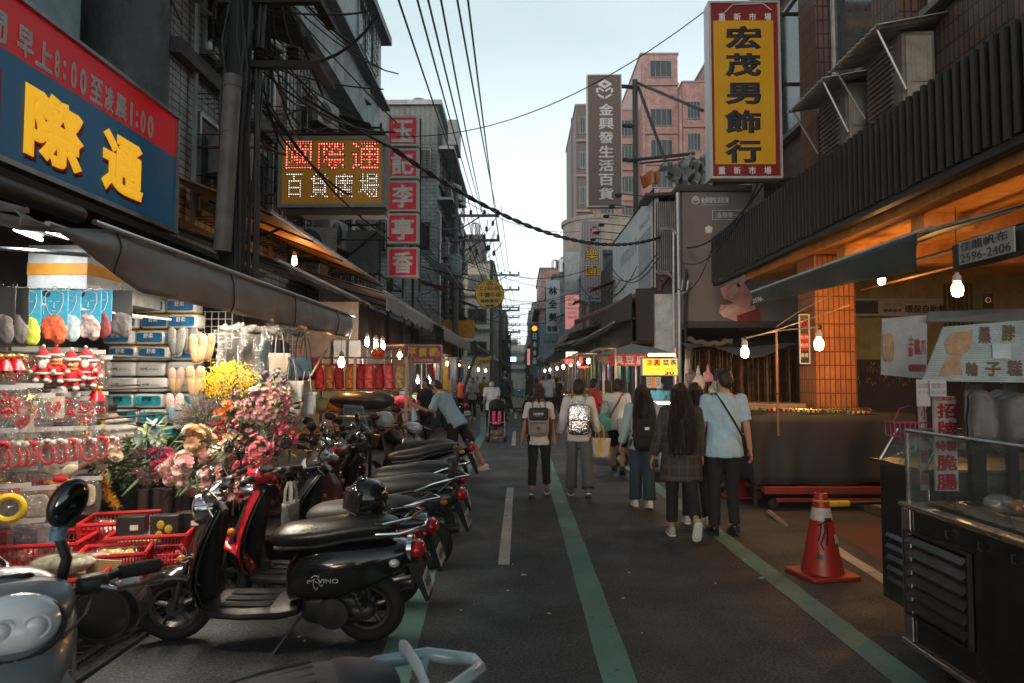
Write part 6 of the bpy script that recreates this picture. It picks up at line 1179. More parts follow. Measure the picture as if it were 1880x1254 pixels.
# ================================================================ left stall: structure
WIRE=mat('white_wire',(.5,.48,.44),.45,var=.1); CWIRE=mat('chrome_wire',(.45,.45,.45),.25,1,var=.1)
def wirerack(label,o,u,w,h,n,m_,m=WIRE,r=.004,name='wire_rack'):
    o,u=V(o),V(u).normalized(); mb=MB(); z=ZU
    for i in range(n+1): a=o+u*w*i/n; mb.tube([a,a+z*h],r,4)
    for j in range(m_+1): a=o+z*h*j/m_; mb.tube([a,a+u*w],r,4)
    return tag(mb.build(name,m,base=1),label,'rack')
OBL=V((.42,1,0)).normalized()  # line of the hanging rows
RX=lambda k:V((-3.32+.30*k,4.05+1.55*k,0))
for z,lab in ((2.13,'top white hanging rail of the accessory rack'),(1.80,'second hanging rail of the accessory rack'),(1.55,'third hanging rail of the accessory rack'),(1.33,'lowest hanging rail of the accessory rack')):
    mb=MB(); mb.tube([RX(-.35)+V((0,0,z)),RX(1.12)+V((0,0,z))],.010,6); mb.tube([RX(-.35)+V((-.3,.1,z+.02)),RX(1.12)+V((-.3,.1,z+.02))],.008,6); tag(mb.build('hanging_rail',IRON if z<2 else WIRE,base=1),lab,'rail')
t=thing('shop_box_beam','white box beam with a broad orange stripe inside the first stall','beam',(-3.9,4.6,2.0)); 
mb=MB(); mb.bx(-3.8,-3.34,5.2,6.4,2.26,2.66); mb.build('white_panel',mat('stall_white',(.55,.55,.52),.6,dirt=.2),t,world=1,smooth=0)
mb=MB(); mb.bx(-3.804,-3.336,5.196,6.404,2.43,2.52); mb.build('orange_stripe',mat('stall_orange',(.62,.25,.02),.6),t,world=1,smooth=0)
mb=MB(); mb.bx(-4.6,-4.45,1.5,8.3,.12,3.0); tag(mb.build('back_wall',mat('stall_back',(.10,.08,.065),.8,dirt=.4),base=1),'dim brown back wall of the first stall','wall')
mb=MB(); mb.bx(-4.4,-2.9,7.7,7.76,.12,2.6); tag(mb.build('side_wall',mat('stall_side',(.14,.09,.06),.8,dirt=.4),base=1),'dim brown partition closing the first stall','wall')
for i,(px,x1) in enumerate(((105,130),(133,165),(166,203))):
    a=W(px,541,5.6);c=W(x1,521,5.6); mb=MB(); mb.bx(a.x,c.x,5.6,5.9,a.z,c.z); tag(mb.build('storage_box',mat('clear_box',(.25,.30,.30),.2,var=.2),bevel=.01,base=1),['left','middle','right'][i]+' clear plastic storage box above the hanging packs','box','clear boxes on the rack')
# ---- hanging packs
FILM=mat_film('clear_film',(1,1,1),.15,.12,16,1.2); FILM2=mat_film('thin_film',(1,1,1),.1,.1,10,1.0)
def hangloc(px,py,Y0=None):
    # meet the oblique rack plane
    d=ray(px,py); A0=RX(0); D=RX(1)-RX(0); n=V((D.y,-D.x,0)); t=(A0-CL).dot(n)/d.dot(n); return CL+d*t
RZ=math.atan2(-.35,.95)  # packs face the camera, slightly turned to the street
def pk(name,lab,cat,px,py,group,ry=0): 
    p=hangloc(px,py)+V((rnd.uniform(0,.05),rnd.uniform(-.06,.0),0)); t=thing(name,lab,cat,p,R(22)+rnd.uniform(-.12,.12),group); return t
CARD=mat('blue_card',(.03,.30,.50),.4,var=.25,vs=9); CARD2=mat('dark_card',(.02,.022,.025),.4); 
def faceprint(t,w,h):
    mb=MB(); K=lambda pts,d:mb.tube([V((a*w,-.007-d,b*h)) for a,b in pts],.0022,4)
    K([(-.30,-.10),(-.32,-.35),(-.2,-.62),(0,-.78),(.2,-.62),(.32,-.35),(.30,-.10),(.1,-.02),(-.15,-.03),(-.30,-.10)],0); K([(-.36,-.7),(-.42,-.3),(-.2,-.02),(.1,.02)],0); K([(-.2,-.33),(-.05,-.33)],0); K([(.07,-.33),(.22,-.33)],0); K([(-.07,-.60),(.08,-.60)],0); K([(.0,-.35),(-.02,-.50),(.03,-.51)],0)
    mb.build('face_print',mat('pale_print_line',(.55,.55,.55),.5,var=0),t)
    mb=MB(); mb.lathe((-w*.28,-.008,-.028),[(.024,0),(.024,.003)],16,'y'); mb.build('round_badge',CARD2,t)
tc_=[((.62,.42,.02),'yellow'),((.42,.50,.06),'lime green'),((.60,.10,.04),'red and black patterned'),((.30,.42,.48),'pale blue'),((.35,.28,.28),'brown checked'),((.14,.02,.03),'maroon'),((.10,.09,.10),'charcoal')]
for i,(px,col) in enumerate(((8,6),(20,6),(45,1),(92,2),(128,3),(160,4),(190,5),(215,6))):
    c_,nm=tc_[col]; t=pk('headwear_pack','blue face card with a %s head wrap hanging, %s from the left'%(nm,['first','second','third','fourth','fifth','sixth','seventh','eighth'][i]),'headwear',px,533 if i>1 else 528,'carded head wraps on the top rail')
    w_,h_=.165,.24; mb=MB(); mb.bx(-w_/2,w_/2,-.004,.004,-h_,0); mb.build('card',CARD2 if i in(0,1,7) else CARD,t,bevel=.004)
    if i not in(0,1,7): faceprint(t,w_,h_)
    mb=MB(); rbox(mb,(rnd.uniform(-.01,.01),-.015,-h_-.02),(.14,.05,.17),Matrix.Rotation(rnd.uniform(-.3,.3),3,'Y'),.6,16); mb.ball((.04,-.02,-h_-.05),(.045,.03,.08)); o=mb.build('head_wrap',cloth('wrap_%d'%col,c_,vs=22 if col in(2,4) else 6,var=.9 if col in(2,4) else .15),t,remesh=.007); wrinkle(o,.006,30,i)
    mb=MB(); mb.ring((0,0,.012),.012,.002,'y',12,4); mb.build('hook',CWIRE,t)
# second line of dark packs behind
for i in range(9):
    t=pk('dark_pack','dark carded pack behind the blue ones, number %s along'%(['one','two','three','four','five','six','seven','eight','nine'][i]),'pack',4+i*25,540,'dark packs behind the head wraps'); t.location+=V((-.22,.12,0)); mb=MB(); mb.bx(-.07,.07,-.004,.004,-.26,.05); mb.build('card',CARD2,t); mb=MB(); mb.bx(-.05,.05,-.012,-.005,-.22,-.08); mb.build('pouch',mat('brown_pouch%d'%(i%3),((.10,.06,.04),(.2,.2,.22),(.3,.02,.03))[i%3],.4),t)
# plush dolls in red clothes
RDCL=cloth('red_plush',(.50,.01,.02)); WPL=cloth('white_plush',(.55,.52,.48),bump=.5,bs=120); TANP=cloth('tan_plush',(.45,.26,.14)); 
for i,(px,py,bear) in enumerate(((75,655,0),(103,652,1),(130,660,1),(150,655,0),(165,662,0))):
    t=pk('plush_doll',['small white faced plush doll in red clothes at the left end of its row','tan bear plush with red scarf and white mitts','smaller tan bear plush with a red hood','white bearded plush doll half behind the others','white bearded plush doll in dark red coat at the right end'][i],'plush doll',px,py,'plush dolls in red hanging in a row')
    s=.8+.12*(i%3); m1=TANP if bear else WPL
    mb=MB(); mb.ball((0,-.03,-.03*s),(.042*s,.036*s,.04*s)); mb.ball((0,-.068*s,-.04*s),(.018*s,.012*s,.012*s)); 
    if bear:
        for sd in(-1,1): mb.ball((sd*.032*s,-.03,.008*s),.014*s)
    mb.build('head',m1,t)
    mb=MB(); mb.ball((0,-.03,-.115*s),(.05*s,.04*s,.055*s)); 
    for sd in(-1,1): mb.cap((sd*.04*s,-.035,-.085*s),(sd*.075*s,-.05,-.12*s),.02*s,.017*s); mb.cap((sd*.025*s,-.035,-.15*s),(sd*.035*s,-.06,-.19*s),.022*s,.02*s)
    mb.build('torso',RDCL,t)
    mb=MB(); mb.lathe((0,-.03,-.005),[(.044*s,-.005),(.042*s,.012),(.02*s,.05),(.002,.07)],14); mb.build('hood',RDCL,t)
    mb=MB(); mb.ring((0,-.03,-.002),.044*s,.012*s,'z',16,6); mb.ball((0,-.03,.07),.014*s); mb.ring((0,-.03,-.14*s),.05*s,.011*s,'z',16,6)
    for sd in(-1,1): mb.ball((sd*.078*s,-.052,-.125*s),.019*s); mb.ball((sd*.037*s,-.075,-.197*s),(.022*s,.03*s,.018*s))
    if not bear: mb.ball((0,-.062,-.07*s),(.032*s,.016*s,.035*s))
    mb.build('white_trim',WPL,t)
    mb=MB()
    for sd in(-1,1): mb.ball((sd*.014*s,-.066*s-.002,-.025*s),.0045*s,8,5)
    mb.build('eye',EYE,t)
    if bear: mb=MB(); mb.ring((0,-.03,-.068*s),.034*s,.011*s,'z',14,6); mb.build('scarf',cloth('red_gold_scarf',(.45,.12,.03)),t)
# glittery hanging ornaments and packs
rnd.seed(21); GOLD=mat('gold_glitter',(.65,.42,.12),.25,.8,var=.5,vs=80); REDG=mat('red_glitter',(.55,.01,.02),.25,.4,var=.5,vs=80); SILG=mat('silver_glitter',(.6,.6,.6),.2,.9,var=.5,vs=70); GREENG=mat('green_tinsel',(.03,.10,.05),.4,.2,var=.5,vs=60)
def star(mb,c,r,d=.01,n=5,ir=.42):
    P=[((r if k%2==0 else r*ir)*cos(pi/2+pi*k/n),(r if k%2==0 else r*ir)*sin(pi/2+pi*k/n)) for k in range(2*n)]; c=V(c); vs_=[c+V((a,0,b)) for a,b in P]+[c+V((0,-d,0)),c+V((0,d,0))]; m_=2*n
    mb.add(vs_,[(k,(k+1)%m_,m_) for k in range(m_)]+[((k+1)%m_,k,m_+1) for k in range(m_)])
def film(t,w,h,z0=0,y=-.045,d=.05,m=None):
    mb=MB(); rbox(mb,(0,y+d/2-.0,z0-h/2),(w,d,h),None,.35,16); mb.build('film_bag',m or FILM,t)
    mb=MB(); mb.bx(-w/2,w/2,-.003,.003,z0,z0+.03); mb.build('header_card',mat('header_white',(.5,.5,.5),.4,var=.1),t)
ORN=[]
for i,(px,py,k) in enumerate([(12,640,0),(35,640,0),(15,715,1),(48,712,2),(70,730,3),(95,722,4),(120,728,5),(150,735,1),(175,650,6),(190,660,7),(5,760,3),(170,700,0),(160,760,2),(38,745,4)]):
    nm=['red bell ornament with gold ribbon','red berry garland pack','gold star ornament pack','silver icicle ornament pack','red and white heart shaped pack','red mitten ornament pack','red white candy cane pack','thin crinkled film pack'][k]
    t=pk('ornament_pack',nm+' hanging '+['at the far left','second along the upper row','left in the middle row','beside the berry pack','under the gold stars','before the plush dolls','right of the heart pack','near the striped shirt','below the blue card end','next to the tissue packs','at the left frame edge','above the tinsel','at the right end of its row','between star and heart packs'][i],'ornament',px,py,'glittery ornament packs on the rack')
    mb=MB()
    if k==0:
        mb.lathe((0,-.03,-.14),[(.06,0),(.052,.02),(.035,.06),(.02,.09),(.004,.1)],14); mb.ball((0,-.03,-.15),.012); mb.build('bell',REDG,t); mb=MB(); mb.ball((-.02,-.05,-.05),(.025,.012,.018)); mb.ball((.02,-.05,-.05),(.025,.012,.018)); mb.cap((0,-.05,-.06),(.02,-.05,-.12),.008,.004); mb.build('bow',GOLD,t)
    elif k in(1,5):
        for q in range(26): mb.ball((rnd.uniform(-.05,.05),rnd.uniform(-.04,-.01),-.02-rnd.random()*.14),.011,8,5)
        mb.build('berries',REDG,t); film(t,.15,.20)
    elif k==2: star(mb,(0,-.03,-.07),.06,.015); star(mb,(.02,-.045,-.14),.04,.012); mb.build('star',GOLD,t); film(t,.15,.2)
    elif k in(3,7):
        for q in range(8): mb.tube([(rnd.uniform(-.05,.05),-.025,-.02),(rnd.uniform(-.05,.05),-.03,-.17)],[.005,.001],5)
        mb.build('icicle',SILG,t); film(t,.14,.21)
    elif k==4:
        mb.prism([(0,-.06),(.05,0),(.04,.035),(.015,.035),(0,.015),(-.015,.035),(-.04,.035),(-.05,0)],(0,-.03,-.09),UF,ZU,(0,.012,0)); mb.build('heart',REDG,t); mb=MB(); mb.bx(-.065,.065,-.012,-.008,-.17,-.02); mb.build('insert_card',mat('cream_insert',(.55,.45,.38),.5),t); film(t,.16,.2)
    else:
        for q in range(3): mb.tube([(-.03+.03*q,-.03,-.2),(-.03+.03*q,-.03,-.06),(-.02+.03*q,-.03,-.04),(-.005+.03*q,-.03,-.05)],.007,6)
        mb.build('candy_cane',REDG,t); film(t,.12,.24)
# hairband packs
for i in range(11):
    px=6+i*20; t=pk('hairband_pack','film pack with a red fluffy hairband, %s of the long row from the left'%['first','second','third','fourth','fifth','sixth','seventh','eighth','ninth','tenth','last'][i],'hairband pack',px,794-i*.7,'hairband packs in a long row')
    mb=MB(); M=Matrix.Rotation(rnd.uniform(-.2,.2),3,'Y'); mb.ring((0,-.03,-.15),.052,.010,'y',22,7,T=M@Matrix.Diagonal((.85,1,1.25))); mb.build('hairband',RDCL,t)
    mb=MB(); 
    for sd in(-1,1): mb.ball((sd*.03,-.035,-.075),(.018,.014,.02))
    mb.ball((0,-.04,-.06),(.022,.016,.014)); mb.build('pompom',WPL if i%3 else RDCL,t); film(t,.13,.235)
# tinsel garlands
for i,(pa,pb,m_,lab) in enumerate([((85,776),(190,800),mat('blue_black_tinsel',(.03,.05,.12),.25,.7,var=.6,vs=90),'dark blue tinsel garland'),((186,770),(196,812),GOLD,'gold tinsel garland hanging by the striped shirt'),((190,870),(215,930),mat('marigold_tinsel',(.55,.26,.02),.5,var=.4,vs=60),'marigold coloured garland below the white flowers')]):
    a,b_=hangloc(*pa),hangloc(*pb); mb=MB(); 
    for q in range(240):
        c=a.lerp(b_,q/240)+V((0,0,-.05*sin(pi*q/240))); d=V((rnd.gauss(0,1),rnd.gauss(0,1),rnd.gauss(0,1))).normalized()*.045; mb.tube([c,c+d],[.003,.001],3)
    tag(mb.build('tinsel_garland',m_,base=1),lab+' on the rack','garland')
# lower row packs
t=pk('mask_pack','orange reindeer face cut-out with red nose in a film pack','toy mask',110,866,None)
mb=MB(); rbox(mb,(0,-.03,-.11),(.14,.03,.15),None,.6); 
for sd in(-1,1): mb.ball((sd*.078,-.03,-.06),(.026,.01,.016),M=Matrix.Rotation(sd*.5,3,'Y'))
mb.build('face',mat('orange_felt',(.66,.22,.03),.8),t); mb=MB(); mb.ball((0,-.052,-.13),(.028,.012,.026)); 
mb.build('nose',RDCL,t); mb=MB(); mb.ball((0,-.04,-.04),(.045,.014,.024)); mb.build('red_tuft',RDCL,t); mb=MB()
for sd in(-1,1): mb.ball((sd*.02,-.048,-.09),.006)
mb.build('eye',EYE,t); mb=MB()
for sd in(-1,1): mb.ball((sd*.05,-.03,.02),(.055,.008,.032),M=Matrix.Rotation(-sd*.35,3,'Y'))
mb.build('antler',mat('cream_felt',(.62,.52,.38),.8),t); film(t,.19,.27,.04)
t=pk('ring_toy_pack','yellow ring shaped toy in a film pack at the left frame edge','toy pack',12,905,None); mb=MB(); mb.ring((0,-.03,-.09),.075,.022,'y',24,8); mb.build('ring',mat('yellow_plastic',(.7,.5,.03),.4),t); film(t,.22,.24,.03)
for i,(px,py) in enumerate(((60,900),(45,960),(80,950),(160,880))):
    t=pk('film_pack',['crumpled empty looking film pack beside the yellow ring','film pack with a dark card near the baskets','clear film pack leaning on the red basket','film pack with pale flowers below the hairbands'][i],'film pack',px,py,'loose film packs on the lower rack'); mb=MB(); rbox(mb,(0,-.02,-.10),(.13,.02,.15),None,.5); mb.build('insert',mat('insert%d'%i,((.35,.33,.28),(.02,.03,.05),(.3,.3,.32),(.6,.52,.38))[i],.5,var=.5,vs=20),t); film(t,.2,.24)
# ---- wall of tissue and nappy packs
rnd.seed(5); YT=6.3
PB=mat('pack_blue',(.01,.13,.34),.3,var=.6,vs=14,coat=.4); PW=mat('pack_white',(.55,.56,.55),.35,var=.1,coat=.4,bump=.3,bs=12); PT=mat('pack_teal',(.02,.30,.40),.3,var=.6,vs=14,coat=.4); PY=mat('pack_yellow',(.65,.42,.04),.4)
rows=[(552,582,0),(585,612,0),(615,644,0),(646,676,0),(679,706,1),(709,738,1),(709,738,2),(741,768,2),(771,800,2)]
yy=548; n_=0
for r_ in range(9):
    kind=0 if r_<4 else 1 if r_<6 else 2
    for c_ in range(3):
        px0=192+c_*55+(r_%2)*8; px1=px0+56
        if px1>368 or (r_<1 and c_==0): continue
        a=W(px0,yy+27,YT); b_=W(px1,yy,YT); w_,h_=b_.x-a.x,b_.z-a.z; k=[0,0,1,2][0] if kind==0 else kind
        nm=['blue and white nappy pack','plain white tissue pack with black lettering','teal and white tissue pack'][kind]
        t=thing('tissue_pack','%s, %s row down, %s in it'%(nm,['top','second','third','fourth','fifth','sixth','seventh','eighth','lowest'][r_],['left','middle','right'][c_]),'tissue pack',((a.x+b_.x)/2+rnd.uniform(-.01,.01),YT+rnd.uniform(-.03,.03),a.z),rnd.uniform(-.08,.08),'wall of tissue and nappy packs')
        mb=MB(); rbox(mb,(0,.07,h_/2),(w_*1.0,.2,h_*.98),None,.28,24); mb.build('wrap',PW,t)
        if kind!=1:
            mb=MB(); rbox(mb,(0,-.026,h_*.5),(w_*.84,.014,h_*.66),None,.3,20); mb.build('printed_front',PB if kind==0 else PT,t)
            text('舒潔' if kind==2 else '舒柔',(-.05,-.036,h_*.46),UF,ZU,.09,.045,SBK if kind==2 else SW,t,.02,world=False,d=.003)
            if kind==0: mb=MB(); mb.bx(-w_*.47,w_*.47,-.03,.16,h_*.965,h_*.99); mb.build('yellow_edge',PY,t)
        else: text('AiME',(-.08,-.034,h_*.42),UF,ZU,.07,.025,SBK,t,.01,world=False,d=.003); text('抽取式衛生紙',(.0,-.034,h_*.43),UF,ZU,.09,.014,SBK,t,.0,world=False,d=.003)
    yy+=29
# ---- slippers
def slippers(label,px,py,Y,m,inner,holes=True,s=1):
    t=thing('slipper_pair',label,'slippers',W(px,py,Y),R(10),'slipper pairs hung on the wire grid')
    for sd in(-1,1):
        T=Matrix.Translation((sd*.047*s,0,0))@Matrix.Rotation(R(8*sd),4,'Y')
        mb=MB(); mb.T=T; mb.loft([[V((.042*s*k_*cos(2*pi*j/14),-.02+.02*s*sin(2*pi*j/14)*1.1*q,-z*s)) for j in range(14)] for z,k_,q in((0,.4,.4),(.02,.8,.9),(.07,1.05,1.1),(.12,1.0,.55),(.20,.85,.35),(.245,.7,.35),(.262,.35,.3))]); sl=mb.build('slipper',m,t)
        mb=MB(); mb.T=T; mb.ball((0,-.036*s,-.18*s),(.034*s,.012,.07*s),14,8); mb.build('insole',inner,sl)
        if holes:
            mb=MB(); mb.T=T
            for a in range(4):
                for b_ in range(4): mb.ball((( a-1.5)*.016*s,-.043*s,-.03*s-.018*b_*s),.0048,6,4)
            mb.build('hole_pattern',mat('slipper_hole',(.09,.08,.07),.8,var=0),sl)
    return t
BGE=mat('beige_foam',(.55,.36,.20),.55,var=.08); GRF=mat('grey_foam',(.24,.24,.24),.55,var=.08)
slippers('grey clog slippers hanging beside the blue packs',326,602,6.1,GRF,mat('grey_insole',(.12,.12,.12),.7)); slippers('grey clog slippers behind the front grey pair',348,598,6.3,GRF,mat('grey_insole',(0,0,0)))
slippers('beige clog slippers in the upper row',365,614,6.0,BGE,mat('beige_insole',(.40,.25,.13),.7)); slippers('beige clog slippers tucked behind the upper pair',380,612,6.2,BGE,mat('beige_insole',(0,0,0)))
slippers('beige clog slippers in the lower row above the yellow flowers',360,672,6.0,BGE,mat('beige_insole',(0,0,0)),s=1.05); slippers('dusty beige slippers in a bag left of the lower pair',325,675,6.1,mat('dusty_foam',(.42,.30,.24),.6),mat('beige_insole',(0,0,0)),False,.9)
slippers('fluffy pale pink slippers with blue soles above the lilies',322,722,6.0,cloth('pink_fluff',(.62,.42,.42),bump=.8,bs=90),mat('blue_insole',(.12,.22,.28),.6),False,1.0)
wirerack('white wire grid at the top of the slipper display',W(350,640,6.6),(1,0,0),.40,.36,6,5); wirerack('white wire grid behind the blue clothes',W(478,690,7.2),(1,0,0),.45,.5,8,9); wirerack('white wire grid behind the slippers',W(300,800,6.7),(1,0,0),.6,1.0,8,12)
# clear sheet
mb=MB(); P=[W(392,605,6.1),W(500,612,6.3),W(497,735,6.2),W(392,735,6.0)]
mb.grid(lambda s,q:P[0].lerp(P[1],s).lerp(P[3].lerp(P[2],s),q)+V((0,.05*sin(s*19+q*3)+.03*sin(s*43),.01*sin(s*30)))+noise.noise_vector(V((s*9,q*4,1)))*.05,50,20); tag(mb.build('plastic_sheet',mat_film('crinkled_sheet',(.95,.95,.9),.34,.1,18,1.5),base=1),'crinkled clear plastic sheet hanging behind the yellow flowers','plastic sheet')
mb=MB(); P=[W(405,600,6.2),W(560,612,6.8)]
for k in range(5): mb.tube([P[0].lerp(P[1],i/14)+noise.noise_vector(V((i*.8,k*3,0)))*.07 for i in range(15)],[.02+.012*abs(noise.noise(V((i,k,3)))) for i in range(15)],7)
tag(mb.build('bundled_film',mat_film('bundled_film_mat',(.9,.9,.85),.55,.2,30,1.0),base=1),'long roll of bundled clear film along the awning edge','plastic sheet')
# ---- totes and clothes to the right of the flowers
def hangbag(lab,px,py,w_,h_,m,Y=6.8,hand=.22,hm=None,rz=12): p=W(px,py,Y); return tote(lab,tuple(p),w_,h_,.06,m,R(rz),hand,hm,'tote bag','hanging_tote_bag')
hangbag('navy tote bag with a crimson side hanging on a hook',552,694,.24,.20,cloth('navy_canvas',(.025,.05,.08)),6.6,.24); hangbag('crimson tote bag just behind the navy one',560,698,.24,.22,cloth('crimson_canvas',(.40,.01,.04)),6.75,.2)
hangbag('long cream tote bag hanging above the pink roses',512,728,.2,.42,cloth('cream_canvas',(.55,.45,.36)),6.6,.2); hangbag('grey white tote bag in the middle of the bag cluster',535,765,.24,.34,cloth('greywhite_canvas',(.42,.40,.37)),6.5,.2,rz=-8); hangbag('pale tote bag nearest the scooters',562,762,.2,.22,cloth('pale_mint_canvas',(.45,.48,.44)),6.6,.2,rz=20)
for i,(px,c_) in enumerate(((487,(.04,.10,.16)),(500,(.05,.16,.24)),(514,(.03,.05,.09)))):
    p=W(px,625,7.1); t=thing('hanging_garment',['dark blue','mid blue','navy'][i]+' garment on a hanger left of the tote bags','garment',p,R(60),'blue garments on hangers'); mb=MB(); mb.loft([[V((.14*k_*cos(2*pi*j/14),.03*sin(2*pi*j/14)+.012*sin(j*3),-z)) for j in range(14)] for z,k_ in((0,.3),(.03,.9),(.15,.85),(.4,.95))]); mb.build('cloth',cloth('garment%d'%i,c_),t); mb=MB(); mb.tube([(0,0,0),(0,0,.05),(.02,0,.07)],.003,4); mb.build('hook',CWIRE,t)
# white hooks and long sticks
mb=MB(); mb.tube([W(571,690,6.6),W(600,640,6.7)],.012,6); mb.tube([W(566,700,6.6),W(592,650,6.75)],.009,6); tag(mb.build('bamboo_pole',mat('bamboo',(.5,.36,.2),.6),base=1),'pale bamboo sticks leaning beside the navy bag','stick')
# ================================================================ flowers
FOL=mat('artificial_leaf',(.05,.10,.04),.5,var=.4,vs=10)
def petal(mb,c,n,u,L_,w_,cup,curl=0,k=None):
    """petal growing from c along u, lifted towards n"""
    v=n.cross(u); rows=4; P=[]
    for i in range(rows+1):
        f=i/rows; r_=L_*f; z=cup*L_*f*f*(1-curl*f); wd=w_*sin(pi*min(.16+f*.74,1))**.8
        for q in(-1,0,1): P.append(c+u*r_+n*(z+(.12*w_ if q else 0))+v*wd*q*.5)
    mb.add(P,[(i*3+j,i*3+j+1,(i+1)*3+j+1,(i+1)*3+j) for i in range(rows) for j in(0,1)],k)
def flower(mb,c,n,r,petals=5,layers=1,cup=.3,w=.6,k=None):
    n=n.normalized(); a=n.orthogonal().normalized(); b_=n.cross(a)
    for l in range(layers):
        f=1-l/layers*.72; m_=max(3,int(petals*(1-.25*l/layers)))
        for i in range(m_):
            t_=2*pi*(i+.5*(l%2)+rnd.random()*.25)/m_; petal(mb,c+n*(r*.12*l),n,(a*cos(t_)+b_*sin(t_)),r*f,r*w*f*1.3,cup+l*(.9/layers),.25,k)
def dome(px,py,Y,rp,squash=1): c=W(px,py,Y); return c,rp*Y/1253
def bouquet(label,px,py,Y,rp,kind,mats,n=120,fr=.02,stems=True,name='flower_bunch',leafn=60,sq=1):
    c,Rr=dome(px,py,Y,rp); t=thing(name,label,'flowers',c,0,'bunches of artificial flowers'); names=['blossom','second_colour_blossom','third_colour_blossom']
    for mi_,m in enumerate(mats):
        mb=MB()
        for i in range(int(n*1.25)//len(mats)):
            d=V((rnd.gauss(0,1),rnd.gauss(0,1)-.55,rnd.gauss(0,1)+.25)).normalized(); q=d*Rr*rnd.uniform(.62,1.05); q.z*=sq
            if kind=='tiny': 
                q=q*(1+.22*noise.noise(q*16+V((mi_,3,9))))
                for k in range(3): e=q+V((rnd.gauss(0,1),rnd.gauss(0,1),rnd.gauss(0,1)))*fr; mb.ball(e,fr*rnd.uniform(.28,.45),5,3)
            elif kind=='spike':
                d2=(d+V((0,0,.5))).normalized(); mb.tube([q*.7,q+d2*fr*2],[fr*.22,fr*.05],4)
                for k in range(4): mb.ball(q+d2*fr*(k*.5)+noise.noise_vector(V((i,k,mi_)))*fr*.5,fr*.2,4,3)
            elif kind=='mum': flower(mb,q,d,fr*rnd.uniform(.8,1.15),9,3,.35,.34)
            elif kind=='rose': mb.ball(q+d*fr*.2,fr*.5,8,6); flower(mb,q,d,fr*rnd.uniform(.75,1.1),5,4,.75,.9)
            elif kind=='peony': mb.ball(q+d*fr*.15,fr*.5,10,7); flower(mb,q,d,fr*rnd.uniform(.85,1.1),11,7,.5,.42)
            elif kind=='lily': flower(mb,q,d,fr*rnd.uniform(.8,1.1),6,1,.35,.30)
            else: flower(mb,q,d,fr,5,1,.2,.7)
        o=mb.build(names[mi_],m,t)
        if n>24: o['kind']='stuff'
    if leafn:
        mb=MB()
        for i in range(leafn):
            d=V((rnd.gauss(0,1),rnd.gauss(0,1),rnd.gauss(0,1))).normalized(); q=d*Rr*rnd.uniform(.4,1.0); q.z*=sq; u=(d+V((rnd.gauss(0,.5),rnd.gauss(0,.5),rnd.gauss(0,.5)))).normalized(); petal(mb,q,u.orthogonal().normalized(),u,fr*2.2+.02,.022,.2)
        o=mb.build('leaf',FOL,t); o['kind']='stuff'
    if stems: mb=MB(); 
    if stems:
        for i in range(7): mb.tube([(rnd.uniform(-.3,.3)*Rr,0,0),(rnd.uniform(-.1,.1)*Rr,0.02,-Rr*1.6)],.004,4)
        mb.build('stem',FOL,t)
    return t
rnd.seed(42); FM=lambda n,c,v=.2:mat(n,c,.6,var=v,vs=30)
bouquet('bright yellow mimosa bunch above the other flowers',423,703,6.0,46,'tiny',[FM('mimosa_yellow',(.78,.52,.03))],420,.016,leafn=30,sq=.8)
bouquet('grey green lavender bunch below the beige slippers',372,772,5.9,44,'spike',[FM('lavender_grey',(.20,.17,.20)),FM('sage',(.16,.19,.10)),FM('dusty_mauve',(.32,.22,.26))],330,.024,leafn=60)
bouquet('rust orange chrysanthemum bunch in the middle',418,757,5.8,24,'mum',[FM('rust_orange',(.62,.17,.05))],16,.036,leafn=24)
bouquet('purple grey thistle bunch beside the rust flowers',440,738,5.9,20,'mum',[FM('thistle_purple',(.20,.13,.19))],14,.028,leafn=18)
bouquet('large bunch of pale pink roses below the tote bags',487,748,5.9,58,'rose',[FM('rose_pink',(.70,.30,.36)),FM('rose_pale',(.74,.50,.50)),FM('rose_peach',(.68,.46,.36))],96,.032,leafn=120,sq=.72)
bouquet('small pink and grey anemone bunch under the roses',452,790,5.7,30,'rose',[FM('anemone_pink',(.6,.33,.34)),FM('anemone_blue',(.33,.38,.40))],26,.026,leafn=30)
bouquet('dark plum sprigs between lavender and coral flowers',405,800,5.8,22,'tiny',[FM('plum_sprig',(.18,.03,.06))],90,.016,leafn=40)
bouquet('creamy pink peony bunch in front',350,868,5.3,42,'peony',[FM('peony_cream',(.78,.58,.50),.12),FM('peony_pink',(.76,.44,.44),.12)],14,.07,leafn=24,sq=.8)
bouquet('cream lily like bloom above the peonies',355,815,5.4,24,'peony',[FM('cream_peach',(.74,.50,.30),.12)],6,.065,leafn=10)
bouquet('pale mauve lilies at the left of the flowers',272,852,5.35,34,'lily',[FM('lily_mauve',(.48,.36,.38),.15)],9,.085,leafn=26)
bouquet('magenta rose buds between lilies and peonies',302,845,5.4,24,'rose',[FM('magenta_bud',(.45,.05,.13))],7,.04,leafn=16)
bouquet('green and bluish leaf sprays above the lilies',272,805,5.5,32,'lily',[FM('bluish_leaf',(.22,.27,.30)),FM('green_spray',(.28,.36,.12))],16,.07,leafn=40)
bouquet('white hydrangea bunch right of the peonies',402,838,5.5,28,'five',[FM('white_floret',(.62,.58,.48),.1)],150,.017,leafn=30)
bouquet('coral pink pompon bunch at the right',478,828,5.55,30,'mum',[FM('coral_pink',(.74,.22,.26))],44,.024,leafn=16)
bouquet('hot pink carnation bunch in front of the coral one',450,868,5.45,36,'mum',[FM('hot_pink',(.66,.10,.16)),FM('pink_mix',(.70,.24,.26))],60,.02,leafn=20)
bouquet('deep red carnation mass beside the scooter',470,885,5.6,48,'five',[FM('deep_red',(.42,.01,.03)),FM('scarlet',(.55,.03,.05))],230,.02,leafn=30)
